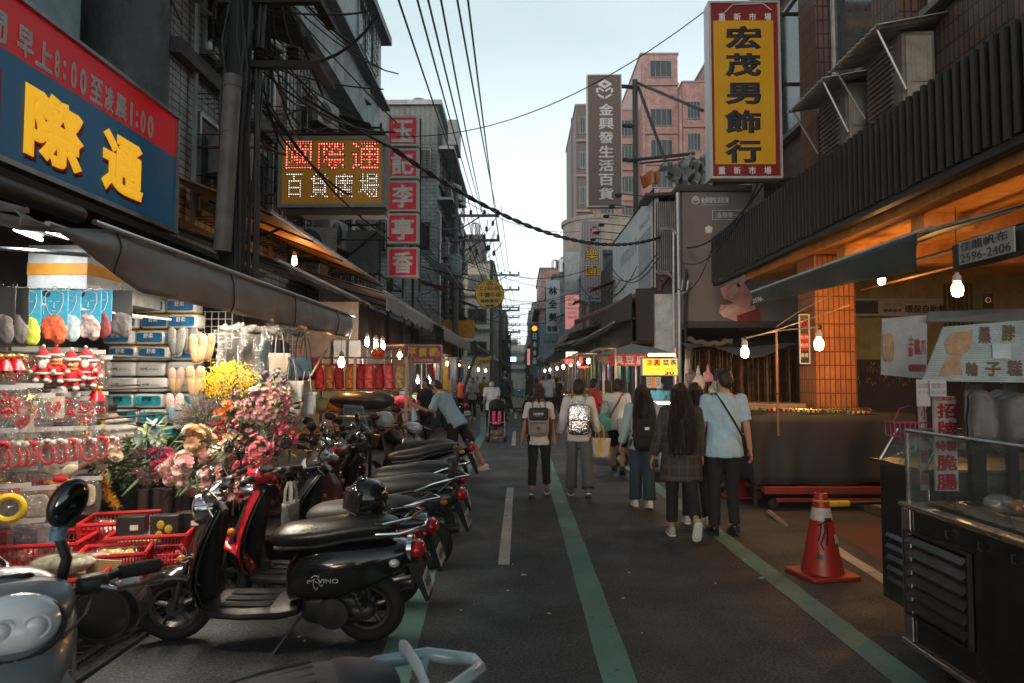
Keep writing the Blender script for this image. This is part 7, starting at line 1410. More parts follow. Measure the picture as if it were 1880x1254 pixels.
bouquet('red berry sprays behind the hydrangeas',420,812,5.7,44,'tiny',[FM('berry_red',(.48,.02,.03))],190,.013,leafn=60)
bouquet('dark evergreen sprays with small gold berries',405,885,5.7,46,'tiny',[FM('gold_berry',(.45,.26,.03)),FM('berry_red',(0,0,0))],130,.012,leafn=260)
bouquet('dark leafy sprays behind the lilies',240,855,5.7,44,'tiny',[FM('gold_berry',(0,0,0))],40,.012,leafn=300)
bouquet('cream white blooms below the hairband packs',200,848,5.2,26,'peony',[FM('cream_white',(.66,.56,.40),.1)],7,.06,leafn=20)
VM=mat('dark_vase',(.055,.045,.042),.6,dirt=.2)
for i,(px,w_) in enumerate(((262,10),(283,11),(306,10),(325,11),(343,9),(368,9),(392,9))):
    a=W(px,975,5.3); r_=w_*5.3/1253; mb=MB(); zt=W(px,898,5.3).z; mb.lathe((a.x,5.3+.05*(i%2),max(a.z,.02)),[(r_*.85,0),(r_,.02),(r_,zt-a.z-.01),(r_*1.1,zt-a.z),(r_*.9,zt-a.z)],16); tag(mb.build('tube_vase',VM,base=1),['leftmost','second','third','fourth','fifth','sixth','rightmost'][i]+' dark tube vase standing under the flowers','vase','dark tube vases in a row')
# dark step shelf carrying vases and flowers
t=thing('display_table','dark step shelf under the flowers and vases','shelf',(-2.9,5.8,0)); mb=MB(); mb.bx(-3.6,-1.9,5.25,6.9,.40,.44); mb.bx(-3.5,-1.95,5.7,6.9,.8,.84); mb.build('board',mat('dark_board',(.03,.025,.022),.7),t,world=1,smooth=0); mb=MB()
for x in(-3.5,-2.0):
    for y in(5.35,6.8): mb.bx(x-.02,x+.02,y-.02,y+.02,0,.40)
mb.build('leg',IRON,t,world=1,smooth=0)
# ---- red baskets
RBK=mat('red_basket_plastic',(.50,.015,.02),.4,var=.15)
def basket(label,c,w,d,h,rz):
    t=thing('red_basket',label,'basket',c,rz,'red plastic baskets'); mb=MB(); n=22
    def wall(a,b_,nn):
        a,b_=V(a),V(b_); out=V((b_-a).y,) if 0 else None; u=(b_-a)
        for i in range(nn+1):
            p=a+u*i/nn; mb.tube([p,V((p.x*1.08,p.y*1.08,h))],[(.004,.003)]*2,4)
        for z in(.03,.36*h,.68*h): s_=1+.08*z/h; mb.tube([V((a.x*s_,a.y*s_,z)),V((b_.x*s_,b_.y*s_,z))],.0035,4)
    C=[(-w/2,-d/2,0),(w/2,-d/2,0),(w/2,d/2,0),(-w/2,d/2,0)]
    for i in range(4): wall(C[i],C[(i+1)%4],n if i%2==0 else int(n*d/w)+2)
    mb.build('lattice',RBK,t,smooth=0)
    mb=MB(); s_=1.08; Q=[V((x*s_,y*s_,h)) for x,y,z in C]
    for i in range(4): a,b_=Q[i],Q[(i+1)%4]; mb.tube([a,b_],[(.012,.016)]*2,6); mb.tube([V((a.x/s_,a.y/s_,0)),a],[(.014,.014)]*2,5)
    mb.build('rim',RBK,t); mb=MB(); mb.bx(-w/2,w/2,-d/2,d/2,0,.008); mb.build('floor',RBK,t,smooth=0)
    return t
BK=[((-3.25,4.60,.36),.62,.42,.20,12,'large red basket at the left edge full of film packs'),((-2.85,5.05,.42),.55,.40,.19,18,'red basket behind the others with silver packs'),((-2.55,4.80,.38),.46,.38,.19,14,'red basket with toy boxes next to the black scooter'),((-2.68,4.05,.30),.42,.34,.19,16,'front red basket holding a cushion pack'),((-3.12,3.88,.26),.46,.34,.18,8,'low red basket nearest the grey blue scooter'),((-2.60,4.42,.33),.36,.30,.20,20,'narrow red basket beside the wire shelf')]
rnd.seed(9); CP=[(.55,.5,.1),(.4,.4,.42),(.03,.04,.05),(.5,.08,.08),(.1,.3,.4),(.55,.35,.3)]
for (c,w_,d_,h_,a,lab) in BK:
    basket(lab,c,w_,d_,h_,R(a))
    for i in range(5):
        x=c[0]+rnd.uniform(-.36,.36)*w_; y=c[1]+rnd.uniform(-.36,.36)*d_; t=thing('packaged_toy','film wrapped %s item in the %s'%(['yellow','grey','black','red','blue','peach'][CP.index(cc)] if (cc:=rnd.choice(CP)) else '',lab.split(' full')[0].split(' with')[0].split(' holding')[0]+', '+['back left','middle','right','front','topmost'][i]),'packaged toy',(x,y,c[2]+h_*.55),R(rnd.uniform(-60,60)),'film wrapped items in the baskets'); t.rotation_euler.x=rnd.uniform(-.5,.5)
        mb=MB(); rbox(mb,(0,0,.03),(.15,.10,.07),None,.4,16); mb.build('contents',mat('toy_%s'%CP.index(cc),cc,.5,var=.6,vs=18),t); mb=MB(); rbox(mb,(0,0,.03),(.21,.15,.10),None,.55,18); o=mb.build('film_wrap',FILM,t)
for i,(c,lab) in enumerate([((-2.66,4.72,.60),'black toy box with a white label standing in the red basket'),((-2.45,4.76,.60),'dark toy box with yellow balloons printed on it'),((-2.34,4.92,.59),'black and silver box at the right of the basket')]):
    t=thing('toy_box',lab,'box',c,R(12)); mb=MB(); mb.bx(-.09,.09,-.05,.05,-.10,.09); mb.build('carton',mat('black_carton',(.02,.02,.022),.35,var=.3),t,bevel=.004); mb=MB()
    if i==1:
        for q in((-.02,.03),(.03,.0),(-.03,-.04)): mb.ball((q[0],-.052,q[1]),(.025,.004,.03))
        mb.build('printed_balloon',mat('yellow_print',(.55,.42,.03),.4,var=0),t)
    else: mb.bx(.0,.05,-.053,-.0505,.0,.035); mb.build('label',SW,t)
t=thing('cushion_pack','round patterned cushion in shiny film lying on the front basket','cushion',(-2.68,4.03,.50),R(10)); mb=MB(); mb.ball((0,0,.05),(.17,.11,.055),22,12,pw=.8); mb.build('cushion',mat('khaki_pattern',(.22,.22,.13),.5,var=.9,vs=14),t); mb=MB(); mb.ball((0,0,.05),(.185,.12,.065),22,12,pw=.7); mb.build('film_wrap',FILM,t)
t=thing('paper_bag','brown kraft paper bag folded in the front basket','bag',(-2.50,4.12,.46),R(25)); mb=MB(); mb.prism([(-.09,-.12),(.09,-.12),(.1,.07),(-.08,.10)],(0,0,0),(1,0,0),(0,.35,.94),(0,.02,0)); mb.build('sheet',mat('kraft_paper',(.36,.22,.11),.8),t); 
t=thing('wire_shelf','low chrome wire shelf carrying the red baskets','shelf',(-2.9,4.3,0)); mb=MB()
for z in(.24,.10):
    for i in range(7): x=-3.6+i*.2; mb.tube([(x,3.7,z),(x,5.1,z)],.004,4)
    for i in range(16): y=3.7+i*.093; mb.tube([(-3.6,y,z),(-2.38,y,z)],.003,4)
    for a,b_ in(((-3.6,3.7),(-2.38,3.7)),((-2.38,3.7),(-2.38,5.1)),((-3.6,5.1),(-2.38,5.1))): mb.tube([(*a,z+.03),(*b_,z+.03)],.007,6); mb.tube([(*a,z-.02),(*b_,z-.02)],.007,6)
mb.build('wire_deck',CWIRE,t,world=1); mb=MB()
for x in(-3.6,-2.38):
    for y in(3.7,5.1): mb.tube([(x,y,0),(x,y,.32)],.012,8)
mb.build('leg',CWIRE,t,world=1)
# ================================================================ cushion stall and on
rnd.seed(15)
BP=[((.55,.04,.07),'red flowered'),((.20,.30,.22),'green patterned'),((.62,.12,.18),'hot pink'),((.45,.20,.10),'brown orange'),((.60,.25,.28),'pale pink'),((.40,.36,.22),'khaki'),((.30,.02,.06),'crimson')]
WAR=mat('stall_wood',(.20,.10,.05),.6,dirt=.3)
t=thing('shelf_rack','wire framed shelf rack of the cushion stall','shelf',(-2.6,11,0)); mb=MB()
a=W(578,760,10.8);b_=W(745,655,10.8)
for z in(W(600,757,10.8).z,W(600,716,10.8).z,b_.z): mb.bx(a.x,b_.x,10.8,11.2,z-.02,z)
mb.build('board',WAR,t,world=1,smooth=0); mb=MB()
for px in(576,652,746): x=W(px,700,10.8).x; mb.bx(x-.02,x+.02,10.76,10.8,0,b_.z); mb.bx(x-.02,x+.02,11.2,11.24,0,b_.z)
mb.build('post',mat('pale_post',(.4,.36,.3),.5),t,world=1,smooth=0)
OW=['first','second','third','fourth','fifth','sixth','seventh','eighth','ninth']
for i in range(9):
    px=587+i*18.3; c_,nm=BP[(i*3+i//3)%7]; z0=W(px,715,10.8).z; p=W(px,715,10.95)
    t=thing('bolster',nm+' bolster cushion standing on the upper shelf, %s from the left'%OW[i],'bolster',(p.x,10.95,z0),rnd.uniform(-.3,.3),'bolster cushions on the upper shelf'); t.rotation_euler.y=rnd.uniform(-.06,.06)
    mb=MB(); mb.lathe((0,0,0),[(.05,0),(.075,.02),(.078,.2),(.07,.33),(.05,.36)],16); mb.build('cushion',mat('bolster%d'%BP.index((c_,nm)),c_,.6,var=.9,vs=16),t); mb=MB(); mb.lathe((0,0,.35),[(.03,0),(.085,.05),(.07,.055),(.02,.01)],14); mb.build('gathered_end',mat('bolster%d'%BP.index((c_,nm)),c_),t)
for i in range(5):
    px=590+i*26; c_,nm=BP[(i*2+1)%7]; p=W(px,757,10.95); t=thing('cushion',nm+' round cushion on the lower shelf, %s along'%OW[i],'cushion',(p.x,10.95,p.z),0,'cushions on the lower shelf'); mb=MB(); mb.ball((0,0,.12),(.14,.1,.12),16,10,pw=.8); mb.build('cushion',mat('bolster%d'%BP.index((c_,nm)),c_),t)
for lab,px0,px1,y,Y,r_,m_ in (('long dark film wrapped roll on top of the scooters row',606,724,735,9.7,.125,mat('dark_roll',(.05,.045,.042),.35,var=.3,coat=.5)),('grey striped quilt roll below the dark one',622,728,762,9.8,.11,mat_wave('quilt_stripe',(.16,.14,.14),.06,'z',.7,c2=(.28,.25,.25),strength=.2)),('flat dark mat roll at the left of the quilt',612,700,772,9.5,.08,mat('dark_roll',(0,0,0)))):
    a,b_=W(px0,y,Y),W(px1,y,Y); mb=MB(); n_=14; mb.tube([a.lerp(b_,i/n_) for i in range(n_+1)],[r_*min(1,(.35+i*.3),(.35+(n_-i)*.3))*(1+.04*sin(i*2)) for i in range(n_+1)],16); tag(mb.build('rolled_mat',m_,base=1),lab,'roll')
t=thing('trestle_table','low trestle table under the rolls and cushions','table',(-2.7,10.3,0)); mb=MB(); mb.bx(-3.3,-1.95,9.3,10.7,.82,.86); mb.build('top',WAR,t,world=1,smooth=0); mb=MB()
for x in(-3.2,-2.05):
    for y in(9.4,10.6): mb.bx(x-.02,x+.02,y-.02,y+.02,0,.82)
mb.build('leg',IRON,t,world=1,smooth=0)
t=thing('red_lion_toy','small red and gold round faced decoration hung over the cushions','decoration',W(694,648,10.9)); mb=MB(); mb.ball((0,0,0),(.11,.08,.10)); mb.build('head',mat('lion_red',(.5,.03,.02),.5,var=.6,vs=20),t); mb=MB(); mb.ball((0,-.06,.05),(.06,.03,.03)); mb.ball((-.04,-.08,0),.02); mb.ball((.04,-.08,0),.02); mb.build('gold_trim',GOLD,t)
t=thing('red_flower_cushion','glossy red cushion beside the grey haired man','cushion',W(738,738,11.4)); mb=MB(); mb.ball((0,0,0),(.24,.12,.11)); mb.build('cushion',mat('bolster0',(0,0,0)),t)
mb=MB(); mb.bx(-4.4,-2.95,12.4,12.46,.12,3.0); tag(mb.build('side_wall',mat('stall_warm_wall',(.34,.25,.17),.7,dirt=.3),base=1),'warm lit partition behind the cushion shelves','wall')
for i,(px0,px1,lab) in enumerate(((612,634,'plain cream notice board beside the warm bulb'),(640,662,'beige notice board behind the bulbs'))):
    a=W(px0,668,12.3);c=W(px1,625,12.3); mb=MB(); mb.bx(a.x,c.x,12.3,12.33,a.z,c.z); tag(mb.build('notice_board',CREAM,base=1,smooth=0),lab,'notice board')
# orange painted pillar and beam
t=thing('orange_portal','orange yellow painted pillar and beam on the left arcade','pillar',(-2.9,27.5,0)); OP=mat('orange_paint',(.60,.27,.02),.6,dirt=.3)
mb=MB(); mb.bx(-3.1,-2.5,27.5,28,0,3.9); mb.build('pillar',OP,t,world=1,smooth=0); mb=MB(); mb.bx(-2.499,-1.85,27.5,27.9,3.2,3.9); mb.bx(-3.6,-3.101,27.5,27.9,3.2,3.9); mb.k=0; mb.build('beam',OP,t,world=1,smooth=0); mb=MB(); mb.tube([W(872,625,27),W(874,650,27),W(862,680,27),W(850,720,27)],.06,8); mb.build('drain_pipe',IRON,t,world=1)
mb=MB(); mb.bx(-3.9,-3.85,13,26,.12,3.4); tag(mb.build('shop_wall',mat('left_shop_warm',(.16,.11,.075),.7,dirt=.4),base=1),'dim warm shop fronts behind the left middle stalls','shop front')
# ================================================================ generic stalls down the street
def crate(lab,p,s,c_,g,k): t=tag(MB().bx(-s[0]/2,s[0]/2,-s[1]/2,s[1]/2,0,s[2]).build('goods_box',mat('goods_%d'%k,c_,.6,var=.5,vs=9),smooth=0,bevel=.01),lab,'box',g); t.location=p; t.rotation_euler.z=rnd.uniform(-.2,.2); return t
GC=[(.5,.48,.45),(.5,.05,.05),(.05,.25,.35),(.55,.38,.05),(.04,.04,.045),(.45,.22,.22),(.1,.25,.1)]
CN=['white','red','teal','yellow','black','pink','green']
def stall(side,y,warm,nm,x=None,n=7,board=None,glowb=True):
    x0=x or (2.35 if side>0 else -2.45); sx=side; L_='right' if side>0 else 'left'
    t=thing('market_stall','%s stall counter on the %s side %s'%(nm,L_,'of the far street' if y>30 else 'of the middle street'),'market stall',(x0+sx*.5,y,0),0,'stall counters along the %s side'%L_)
    mb=MB(); mb.bx(-.5,.5,-1.1,1.1,.80,.84); mb.build('counter',mat('counter_%s'%('steel' if warm else 'wood'),(.3,.3,.3) if warm else (.2,.15,.1),.4),t,smooth=0); mb=MB(); mb.bx(-.46,.46,-1.05,1.05,.05,.798); mb.build('skirt',mat('skirt%d'%(int(y)%4),[(.10,.02,.02),(.05,.05,.06),(.18,.17,.16),(.03,.08,.09)][int(y)%4],.7),t,smooth=0); mb=MB()
    for yy_ in(-1.05,1.05):
        for xx in(-.48,.48): mb.tube([(xx,yy_,.84),(xx,yy_,2.35)],.016,6)
    mb.build('post',GALV,t); mb=MB(); mb.bx(-.6,.6,-1.2,1.2,2.35,2.38); mb.build('roof',mat('stall_roof%d'%(int(y)%3),[(.10,.12,.12),(.16,.06,.04),(.2,.22,.2)][int(y)%3],.6),t,smooth=0)
    for i in range(n):
        k=rnd.randrange(7); crate('%s goods box on the %s %s stall counter, place %s'%(CN[k],nm,L_,OW[i%9]),(x0+sx*rnd.uniform(.1,.9),y-1.0+2*i/max(1,n-1),.845),(rnd.uniform(.15,.3),rnd.uniform(.12,.22),rnd.uniform(.1,.35)),GC[k],'goods on the far counters',k)
    if glowb: bulb('%s bulb over the %s %s stall'%('warm' if warm else 'white',nm,L_),(x0+sx*.3,y-.6,2.25),11,warm,cord=.1,r=.05,group='bulbs over the far stalls',sc=1.4 if y>30 else 1.1)
ns=['nearest','second','third','fourth','fifth','sixth','seventh','eighth']
for i,y in enumerate((16.5,19.5,23,27,32,39,47,57)): stall(-1,y,i%2==0,ns[i],-2.5)
for i,y in enumerate((18.5,22.5,26,30,35,41,50,60)): stall(1,y,i%3!=1,ns[i],1.9 if y>20 else 2.1)
# hanging garments on the right
for i in range(16):
    y=17.5+i*.75; k=rnd.randrange(7); t=thing('hanging_garment','%s garment hanging on the right stalls, %s by depth'%(CN[k],'place %s of the %s half'%(OW[i%8],'near' if i<8 else 'far')),'garment',(2.75+rnd.uniform(-.1,.15),y,2.1),R(90),'garments hanging over the right stalls')
    mb=MB(); mb.loft([[V((.2*k_*cos(2*pi*j/12),.05*sin(2*pi*j/12),-z)) for j in range(12)] for z,k_ in((0,.3),(.04,.9),(.25,.8),(.6,.9))]); mb.build('cloth',mat('goods_%d'%k,(0,0,0)),t)
    mb=MB(); mb.tube([(0,0,0),(0,0,.06)],.004,4); mb.build('hook',CWIRE,t)
for i in range(12):
    y=21+i*1.6; k=rnd.randrange(7); t=thing('hanging_garment','%s garment hanging on the left stalls, place %s of the %s half'%(CN[k],OW[i%6],'near' if i<6 else 'far'),'garment',(-2.75+rnd.uniform(-.1,.15),y,2.1),R(90),'garments hanging over the left stalls')
    mb=MB(); mb.loft([[V((.2*k_*cos(2*pi*j/12),.05*sin(2*pi*j/12),-z)) for j in range(12)] for z,k_ in((0,.3),(.04,.9),(.25,.8),(.6,.9))]); mb.build('cloth',mat('goods_%d'%k,(0,0,0)),t)
# lit signs over the far stalls
def lit(nm,lab,a,b_,Y,c,e,txt=None,tc=None): t=facing('lit_sign',lab,a,b_,Y,.1,mat(nm,c,.5,var=.1,emit=c,es=e),BPLAST,.02); 
lit('lit_red','small lit red sign on the right stalls',(1036,658),(1054,669),24,(1,.08,.06),1.6); ftext([x for x in COL.objects if x.name.startswith('lit_sign')][-1],'鮮果汁',1039,660,1051,667,24,SW,.02)
lit('lit_red','tiny lit red lantern sign right of the small red sign',(1062,655),(1070,668),24,(0,0,0),0); lit('lit_warm_white','row of lit warm letters over the right stalls',(1038,645),(1062,657),26,(1,.72,.45),1.4); lit('lit_cyan','lit pale cyan sign at the end of the street',(937,655),(948,664),90,(.5,.9,1),1.5)
t=facing('lit_sign','low strip of small lit red letters right of the red lantern sign',(1060,672),(1082,676),24,.05,mat('lit_red',(0,0,0)),BPLAST,.01)
# blue boxes in the middle of the far street
t=thing('cooler_cart','white and blue boxes stacked on a cart in the far street','cart',(-.05,32,0)); a=W(944,758,32);b_=W(966,690,32)
for z0,z1,c_,nm in((.18,.62,(.5,.52,.53),'lower_box'),(.64,1.0,(.05,.35,.45),'blue_box'),(1.02,1.75,(.42,.6,.65),'upper_box')): mb=MB(); mb.bx(-.25,.32,-.3,.3,z0,z1); mb.bx(-.27,.34,-.32,.32,z1,z1+.03); mb.build(nm,mat('cooler_'+nm,c_,.5),t,bevel=.02)
mb=MB(); mb.bx(-.3,.8,-.35,.35,.12,.17); mb.bx(.45,.7,-.3,.3,.2,1.7); mb.build('trolley',mat('dark_trolley',(.04,.03,.03),.6),t,bevel=.01); mb=MB()
for x in(-.2,.65): mb.lathe((x,-.3,.06),[(0,0),(.06,0),(.06,.03),(0,.03)],14,'y')
mb.build('wheel',TYRE,t)
# stroller
t=thing('stroller','black stroller with pink polka dot lining pushed along the street','stroller',(W(912,800,17.4).x,17.4,0),R(180)); 
mb=MB()
for sd in(-1,1): mb.tube([(sd*.22,.30,.06),(sd*.20,.12,.5),(sd*.19,-.05,.75),(sd*.19,-.42,1.02)],.013,7); mb.tube([(sd*.22,-.26,.06),(sd*.2,.12,.5)],.013,7)
mb.tube([(-.19,-.42,1.02),(.19,-.42,1.02)],.016,8); mb.tube([(-.21,.27,.12),(.21,.27,.12)],.01,6); mb.tube([(-.2,.15,.48),(.2,.15,.48)],.01,6); mb.build('frame',GALV,t)
for sd in(-1,1):
    for y_ in(.30,-.26):
        for q in(-.02,.02): mb=MB(); mb.ring((sd*.22+q,y_,.075),.06,.016,'x',16,6); mb.lathe((sd*.22+q,y_,.075),[(0,-.008),(.045,-.008),(.045,.008),(0,.008)],12,'x'); mb.build('wheel',TYRE,t)
BKF=cloth('black_fabric',(.012,.012,.013)); mb=MB(); mb.grid(lambda a,b_:V((.2*(2*b_-1),.22-.30*min(1,a*1.6)*.9,.38+.02*0+(.45*max(0,a-.35)/.65))),12,8); o=mb.build('seat',BKF,t,solid=.02)
PKD=mat('pink_dots',(.75,.06,.18),.7,var=0)
m=PKD; n=m.node_tree; tc=n.nodes.new('ShaderNodeTexCoord'); vz=n.nodes.new('ShaderNodeTexVoronoi'); vz.inputs['Scale'].default_value=24; cr=n.nodes.new('ShaderNodeMapRange'); cr.inputs['From Min'].default_value=.25; cr.inputs['From Max'].default_value=.3; xx=n.nodes.new('ShaderNodeMix'); xx.data_type='RGBA'; xx.inputs[6].default_value=(.7,.6,.62,1); xx.inputs[7].default_value=(.75,.05,.17,1); n.links.new(tc.outputs['Object'],vz.inputs['Vector']); n.links.new(vz.outputs['Distance'],cr.inputs['Value']); n.links.new(cr.outputs['Result'],xx.inputs[0]); n.links.new(xx.outputs[2],n.nodes['Principled BSDF'].inputs['Base Color'])
mb=MB(); rbox(mb,(-.07,.02,.62),(.09,.05,.28),None,.5); rbox(mb,(.07,.02,.62),(.09,.05,.28),None,.5); rbox(mb,(0,.1,.46),(.24,.14,.08),None,.5); mb.build('pink_lining',PKD,t); mb=MB(); rbox(mb,(0,.03,.20),(.34,.4,.16),None,.5); mb.build('basket',mat('brown_print',(.2,.12,.1),.8,var=.9,vs=20),t)
mb=MB(); mb.grid(lambda a,b_:V((.21*cos(pi*b_),-.15+.36*cos(R(100)*a-.3)*sin(pi*b_)*.8,.78+.28*sin(R(100)*a+.1)*(.35+.65*sin(pi*b_)))),14,14); mb.build('canopy',BKF,t,solid=.01)
# ================================================================ right side: tofu stall with yellow menu
t=thing('food_stall','tofu stall with red banner, steel posts and small green roof','market stall',(2.4,13.2,0)); mb=MB()
for px,Y in((1108,13.8),(1130,12.6),(1168,13.8),(1241,12.3)): a=W(px,700,Y); mb.tube([(a.x,Y,0),(a.x,Y,2.15)],.022,8)
mb.build('post',mat('coppery_post',(.42,.28,.2),.35,.6),t,world=1); mb=MB(); P=[W(1095,652,13.6),W(1240,650,12.2),W(1205,640,14.6),W(1145,640,14.9)]; c=W(1160,632,13.5); mb.add([*P,c],[(0,1,4),(1,2,4),(2,3,4),(3,0,4)]); mb.build('roof',mat('green_grey_roof',(.13,.15,.13),.5,dirt=.3),t,world=1,smooth=0,solid=.02)
a=W(1118,672,12.7);b_=W(1196,650,12.7); mb=MB(); mb.bx(a.x,b_.x,12.7,12.72,a.z,b_.z); mb.build('red_banner',mat('red_banner_cloth',(.42,.02,.02),.6,var=.3),t,world=1,smooth=0)
for i,ch in enumerate('臭豆腐'): ftext(t,ch,1128+i*20,653,1145+i*20,669,12.7,mat('banner_white',(.6,.55,.5),.6,var=0),.02)
mb=MB(); P=[W(1096,655,13),W(1118,655,12.8),W(1116,670,12.8),W(1098,667,13)]; mb.add(P,[(0,1,2,3)]); mb.build('side_flap',mat('tan_flap',(.42,.30,.15),.7),t,world=1,solid=.01)
mb=MB(); a=W(1115,760,12.9);b_=W(1215,745,12.9); mb.bx(a.x,b_.x+.1,12.5,13.4,.9,.94); mb.build('counter',STEEL,t,world=1,smooth=0); mb=MB(); mb.bx(a.x+.03,b_.x,12.55,13.35,.25,.899); mb.build('cabinet',mat('stall_cabinet',(.16,.14,.13),.5,.3,dirt=.4),t,world=1,smooth=0)
mb=MB(); mb.ring((a.x+.2,12.52,.14),.11,.03,'y',20,8); mb.ring((b_.x-.2,12.52,.14),.11,.03,'y',20,8); mb.build('wheel',TYRE,t,world=1)
tubelamp('white tube lamp under the tofu stall roof',W(1143,667,13.2),W(1160,667,13.2),10); tubelamp('bright warm tube lamp on top of the yellow menu sign',W(1190,652,12.1),W(1240,652,12.1),14,m=glow('warm_tube',(1,.75,.45),12),c=(1,.75,.5))
for i,(px,py,r_,lab) in enumerate(((1130,735,.13,'big steel pot on the tofu counter'),(1118,742,.08,'small steel pot left of the big pot'),(1185,730,.10,'dark wok standing on the tofu counter'))):
    p=W(px,py,12.9); mb=MB(); mb.lathe((p.x,12.95,.945),[(r_*.9,0),(r_,.02),(r_,r_*1.3),(r_*1.08,r_*1.32),(r_*.5,r_*1.4),(.02,r_*1.5)],20); tag(mb.build('cooking_pot',STEEL if i<2 else BLACK,base=1),lab,'pot')
YL=mat('lit_yellow_menu',(.9,.55,.03),.5,var=.12,emit=(1,.50,.03),es=1.1)
t=facing('menu_sign','lit yellow menu sign reading 涼圓 菜燕 30',(1178,657),(1245,690),11.9,.12,YL,mat('pale_blue_frame',(0,0,0)),.02)
RO=mat('menu_red',(.75,.06,.02),.5,var=0); BO=mat('menu_blue',(.02,.15,.4),.5,var=0)
for ch,a,c,m_ in(('涼',1186,1198,RO),('圓',1200,1212,RO),('菜',1216,1229,BO),('燕',1230,1242,BO)): ftext(t,ch,a,660,c,672,11.9,m_,.03)
ftext(t,'一份20 純',1187,675,1210,680,11.9,RO,.0); ftext(t,'一份',1187,682,1200,686,11.9,RO,.0); ftext(t,'大',1205,682,1210,686,11.9,SW,.01); ftext(t,'30',1220,682,1238,688,11.9,SBK,.04); ftext(t,'(燕菜)',1222,675,1238,680,11.9,RO,.0)
t=facing('price_card','white price card with an orange stripe below the yellow menu',(1187,692),(1213,712),11.95,.01,mat('card_white',(.55,.58,.6),.5,var=.05),None,.005); mb=MB(); a=W(1197,711,11.94);c=W(1202,693,11.94); mb.bx(a.x,c.x,11.93,11.945,a.z,c.z); mb.build('orange_stripe',mat('card_orange',(.75,.3,.03),.5),t,world=1,smooth=0)
for i,y in enumerate((695,700,705)): ftext(t,'芋圓',1189,y,1195,y+3,11.94,SBK,.0); ftext(t,'粉粿',1204,y,1211,y+3,11.94,SBK,.0)
# lit display counter
t=thing('display_counter','lit glass display counter with trays behind the walking women','display counter',(2.6,11.6,0)); a=W(1180,790,11.3);b_=W(1300,735,11.3)
mb=MB(); mb.bx(a.x,b_.x,11.2,12.0,.3,.95); mb.build('cabinet',mat('counter_pale',(.4,.35,.3),.4,dirt=.2),t,world=1,smooth=0); mb=MB(); mb.bx(a.x,b_.x,11.2,12.0,.952,.98); mb.build('counter_top',STEEL,t,world=1,smooth=0)
mb=MB(); mb.bx(a.x,b_.x,11.22,11.225,.98,1.22); mb.bx(a.x,b_.x,11.22,11.9,1.22,1.225); mb.build('glass',mat_film('counter_glass',(1,1,1),.12,.02,3,.0),t,world=1,smooth=0); mb=MB()
for i in range(10): mb.bx(a.x+.02+i*.11,a.x+.10+i*.11,11.3,11.6,.98,1.02)
mb.build('food_tray',mat('food_pink',(.62,.42,.36),.5,var=.5,vs=12),t,world=1,smooth=0)
tubelamp('warm tube lamp inside the glass display counter',(a.x+.1,11.3,1.2),(b_.x-.1,11.3,1.2),8,m=glow('warm_tube',(0,0,0),0),c=(1,.8,.6))
# gold curtain stall
CUR=mat('gold_foil_curtain',(.07,.035,.014),.4,.5,var=.7,vs=9,bump=1,bs=14)
mb=MB(); a=W(1262,760,12.2);b_=W(1465,640,12.2); mb.grid(lambda s,q:V((a.x+(b_.x-a.x)*s,12.3+.05*sin(s*60)+.03*sin(s*131),a.z-.2+(b_.z-a.z+.2)*q)),140,14); tag(mb.build('foil_curtain',CUR,base=1),'dark shimmering gold foil curtain behind the man in blue','curtain')
mb=MB(); a=W(1265,640,11.6);b_=W(1465,615,11.6); mb.grid(lambda s,q:V((a.x+(b_.x-a.x)*s,11.6+.5*q,a.z+.12*q+.08*sin(s*8)*(1-q)-.08*sin(pi*s))),40,8); tag(mb.build('cloth_canopy',mat('brown_grey_cloth',(.085,.075,.07),.8,bump=.5,bs=5),solid=.01,base=1),'sagging brown grey cloth canopy above the gold curtain','canopy')
mb=MB(); P=[W(1262,622,11.4),W(1345,625,11.2)]; mb.tube([P[0].lerp(P[1],i/12)+V((0,0,-.07*sin(pi*i/12)+.02*sin(i*2))) for i in range(13)],[.035+.02*sin(i*1.7)**2 for i in range(13)],10); tag(mb.build('rolled_cloth',mat('brown_grey_cloth',(0,0,0)),base=1),'rolled up cloth tied under the brown canopy','cloth')
for i,(px,py,s_,c_) in enumerate(((1282,700,1,(.45,.47,.48)),(1300,690,.7,(.5,.25,.3)),(1258,720,.6,(.35,.35,.36)),(1268,690,.8,(.12,.1,.1)),(1310,715,.7,(.25,.25,.26)))):
    t=thing('plastic_bag',['pale plastic bag bundle hanging by the pipes','small pink bag beside the pale bundle','grey small bag near the yellow menu','dark bag hanging high by the pipes','grey bag by the foil curtain'][i],'plastic bag',W(px,py,11.8)); mb=MB(); rbox(mb,(0,0,-.02),(.24*s_,.12*s_,.26*s_),None,.7,18); mb.cap((0,0,.08*s_),(0,0,.28*s_),.05*s_,.01); o=mb.build('bag',mat('bag%d'%i,c_,.35,bump=.7,bs=10),t,remesh=.014); wrinkle(o,.012,14,i)
mb=MB(); mb.tube([W(1275,760,12.4),W(1262,700,12.3),W(1266,640,12.2)],[.09,.06,.08],8); tag(mb.build('cloth_bundle',mat('brown_grey_cloth',(0,0,0)),base=1),'dark cloth bundle tied along the pipe corner','cloth')
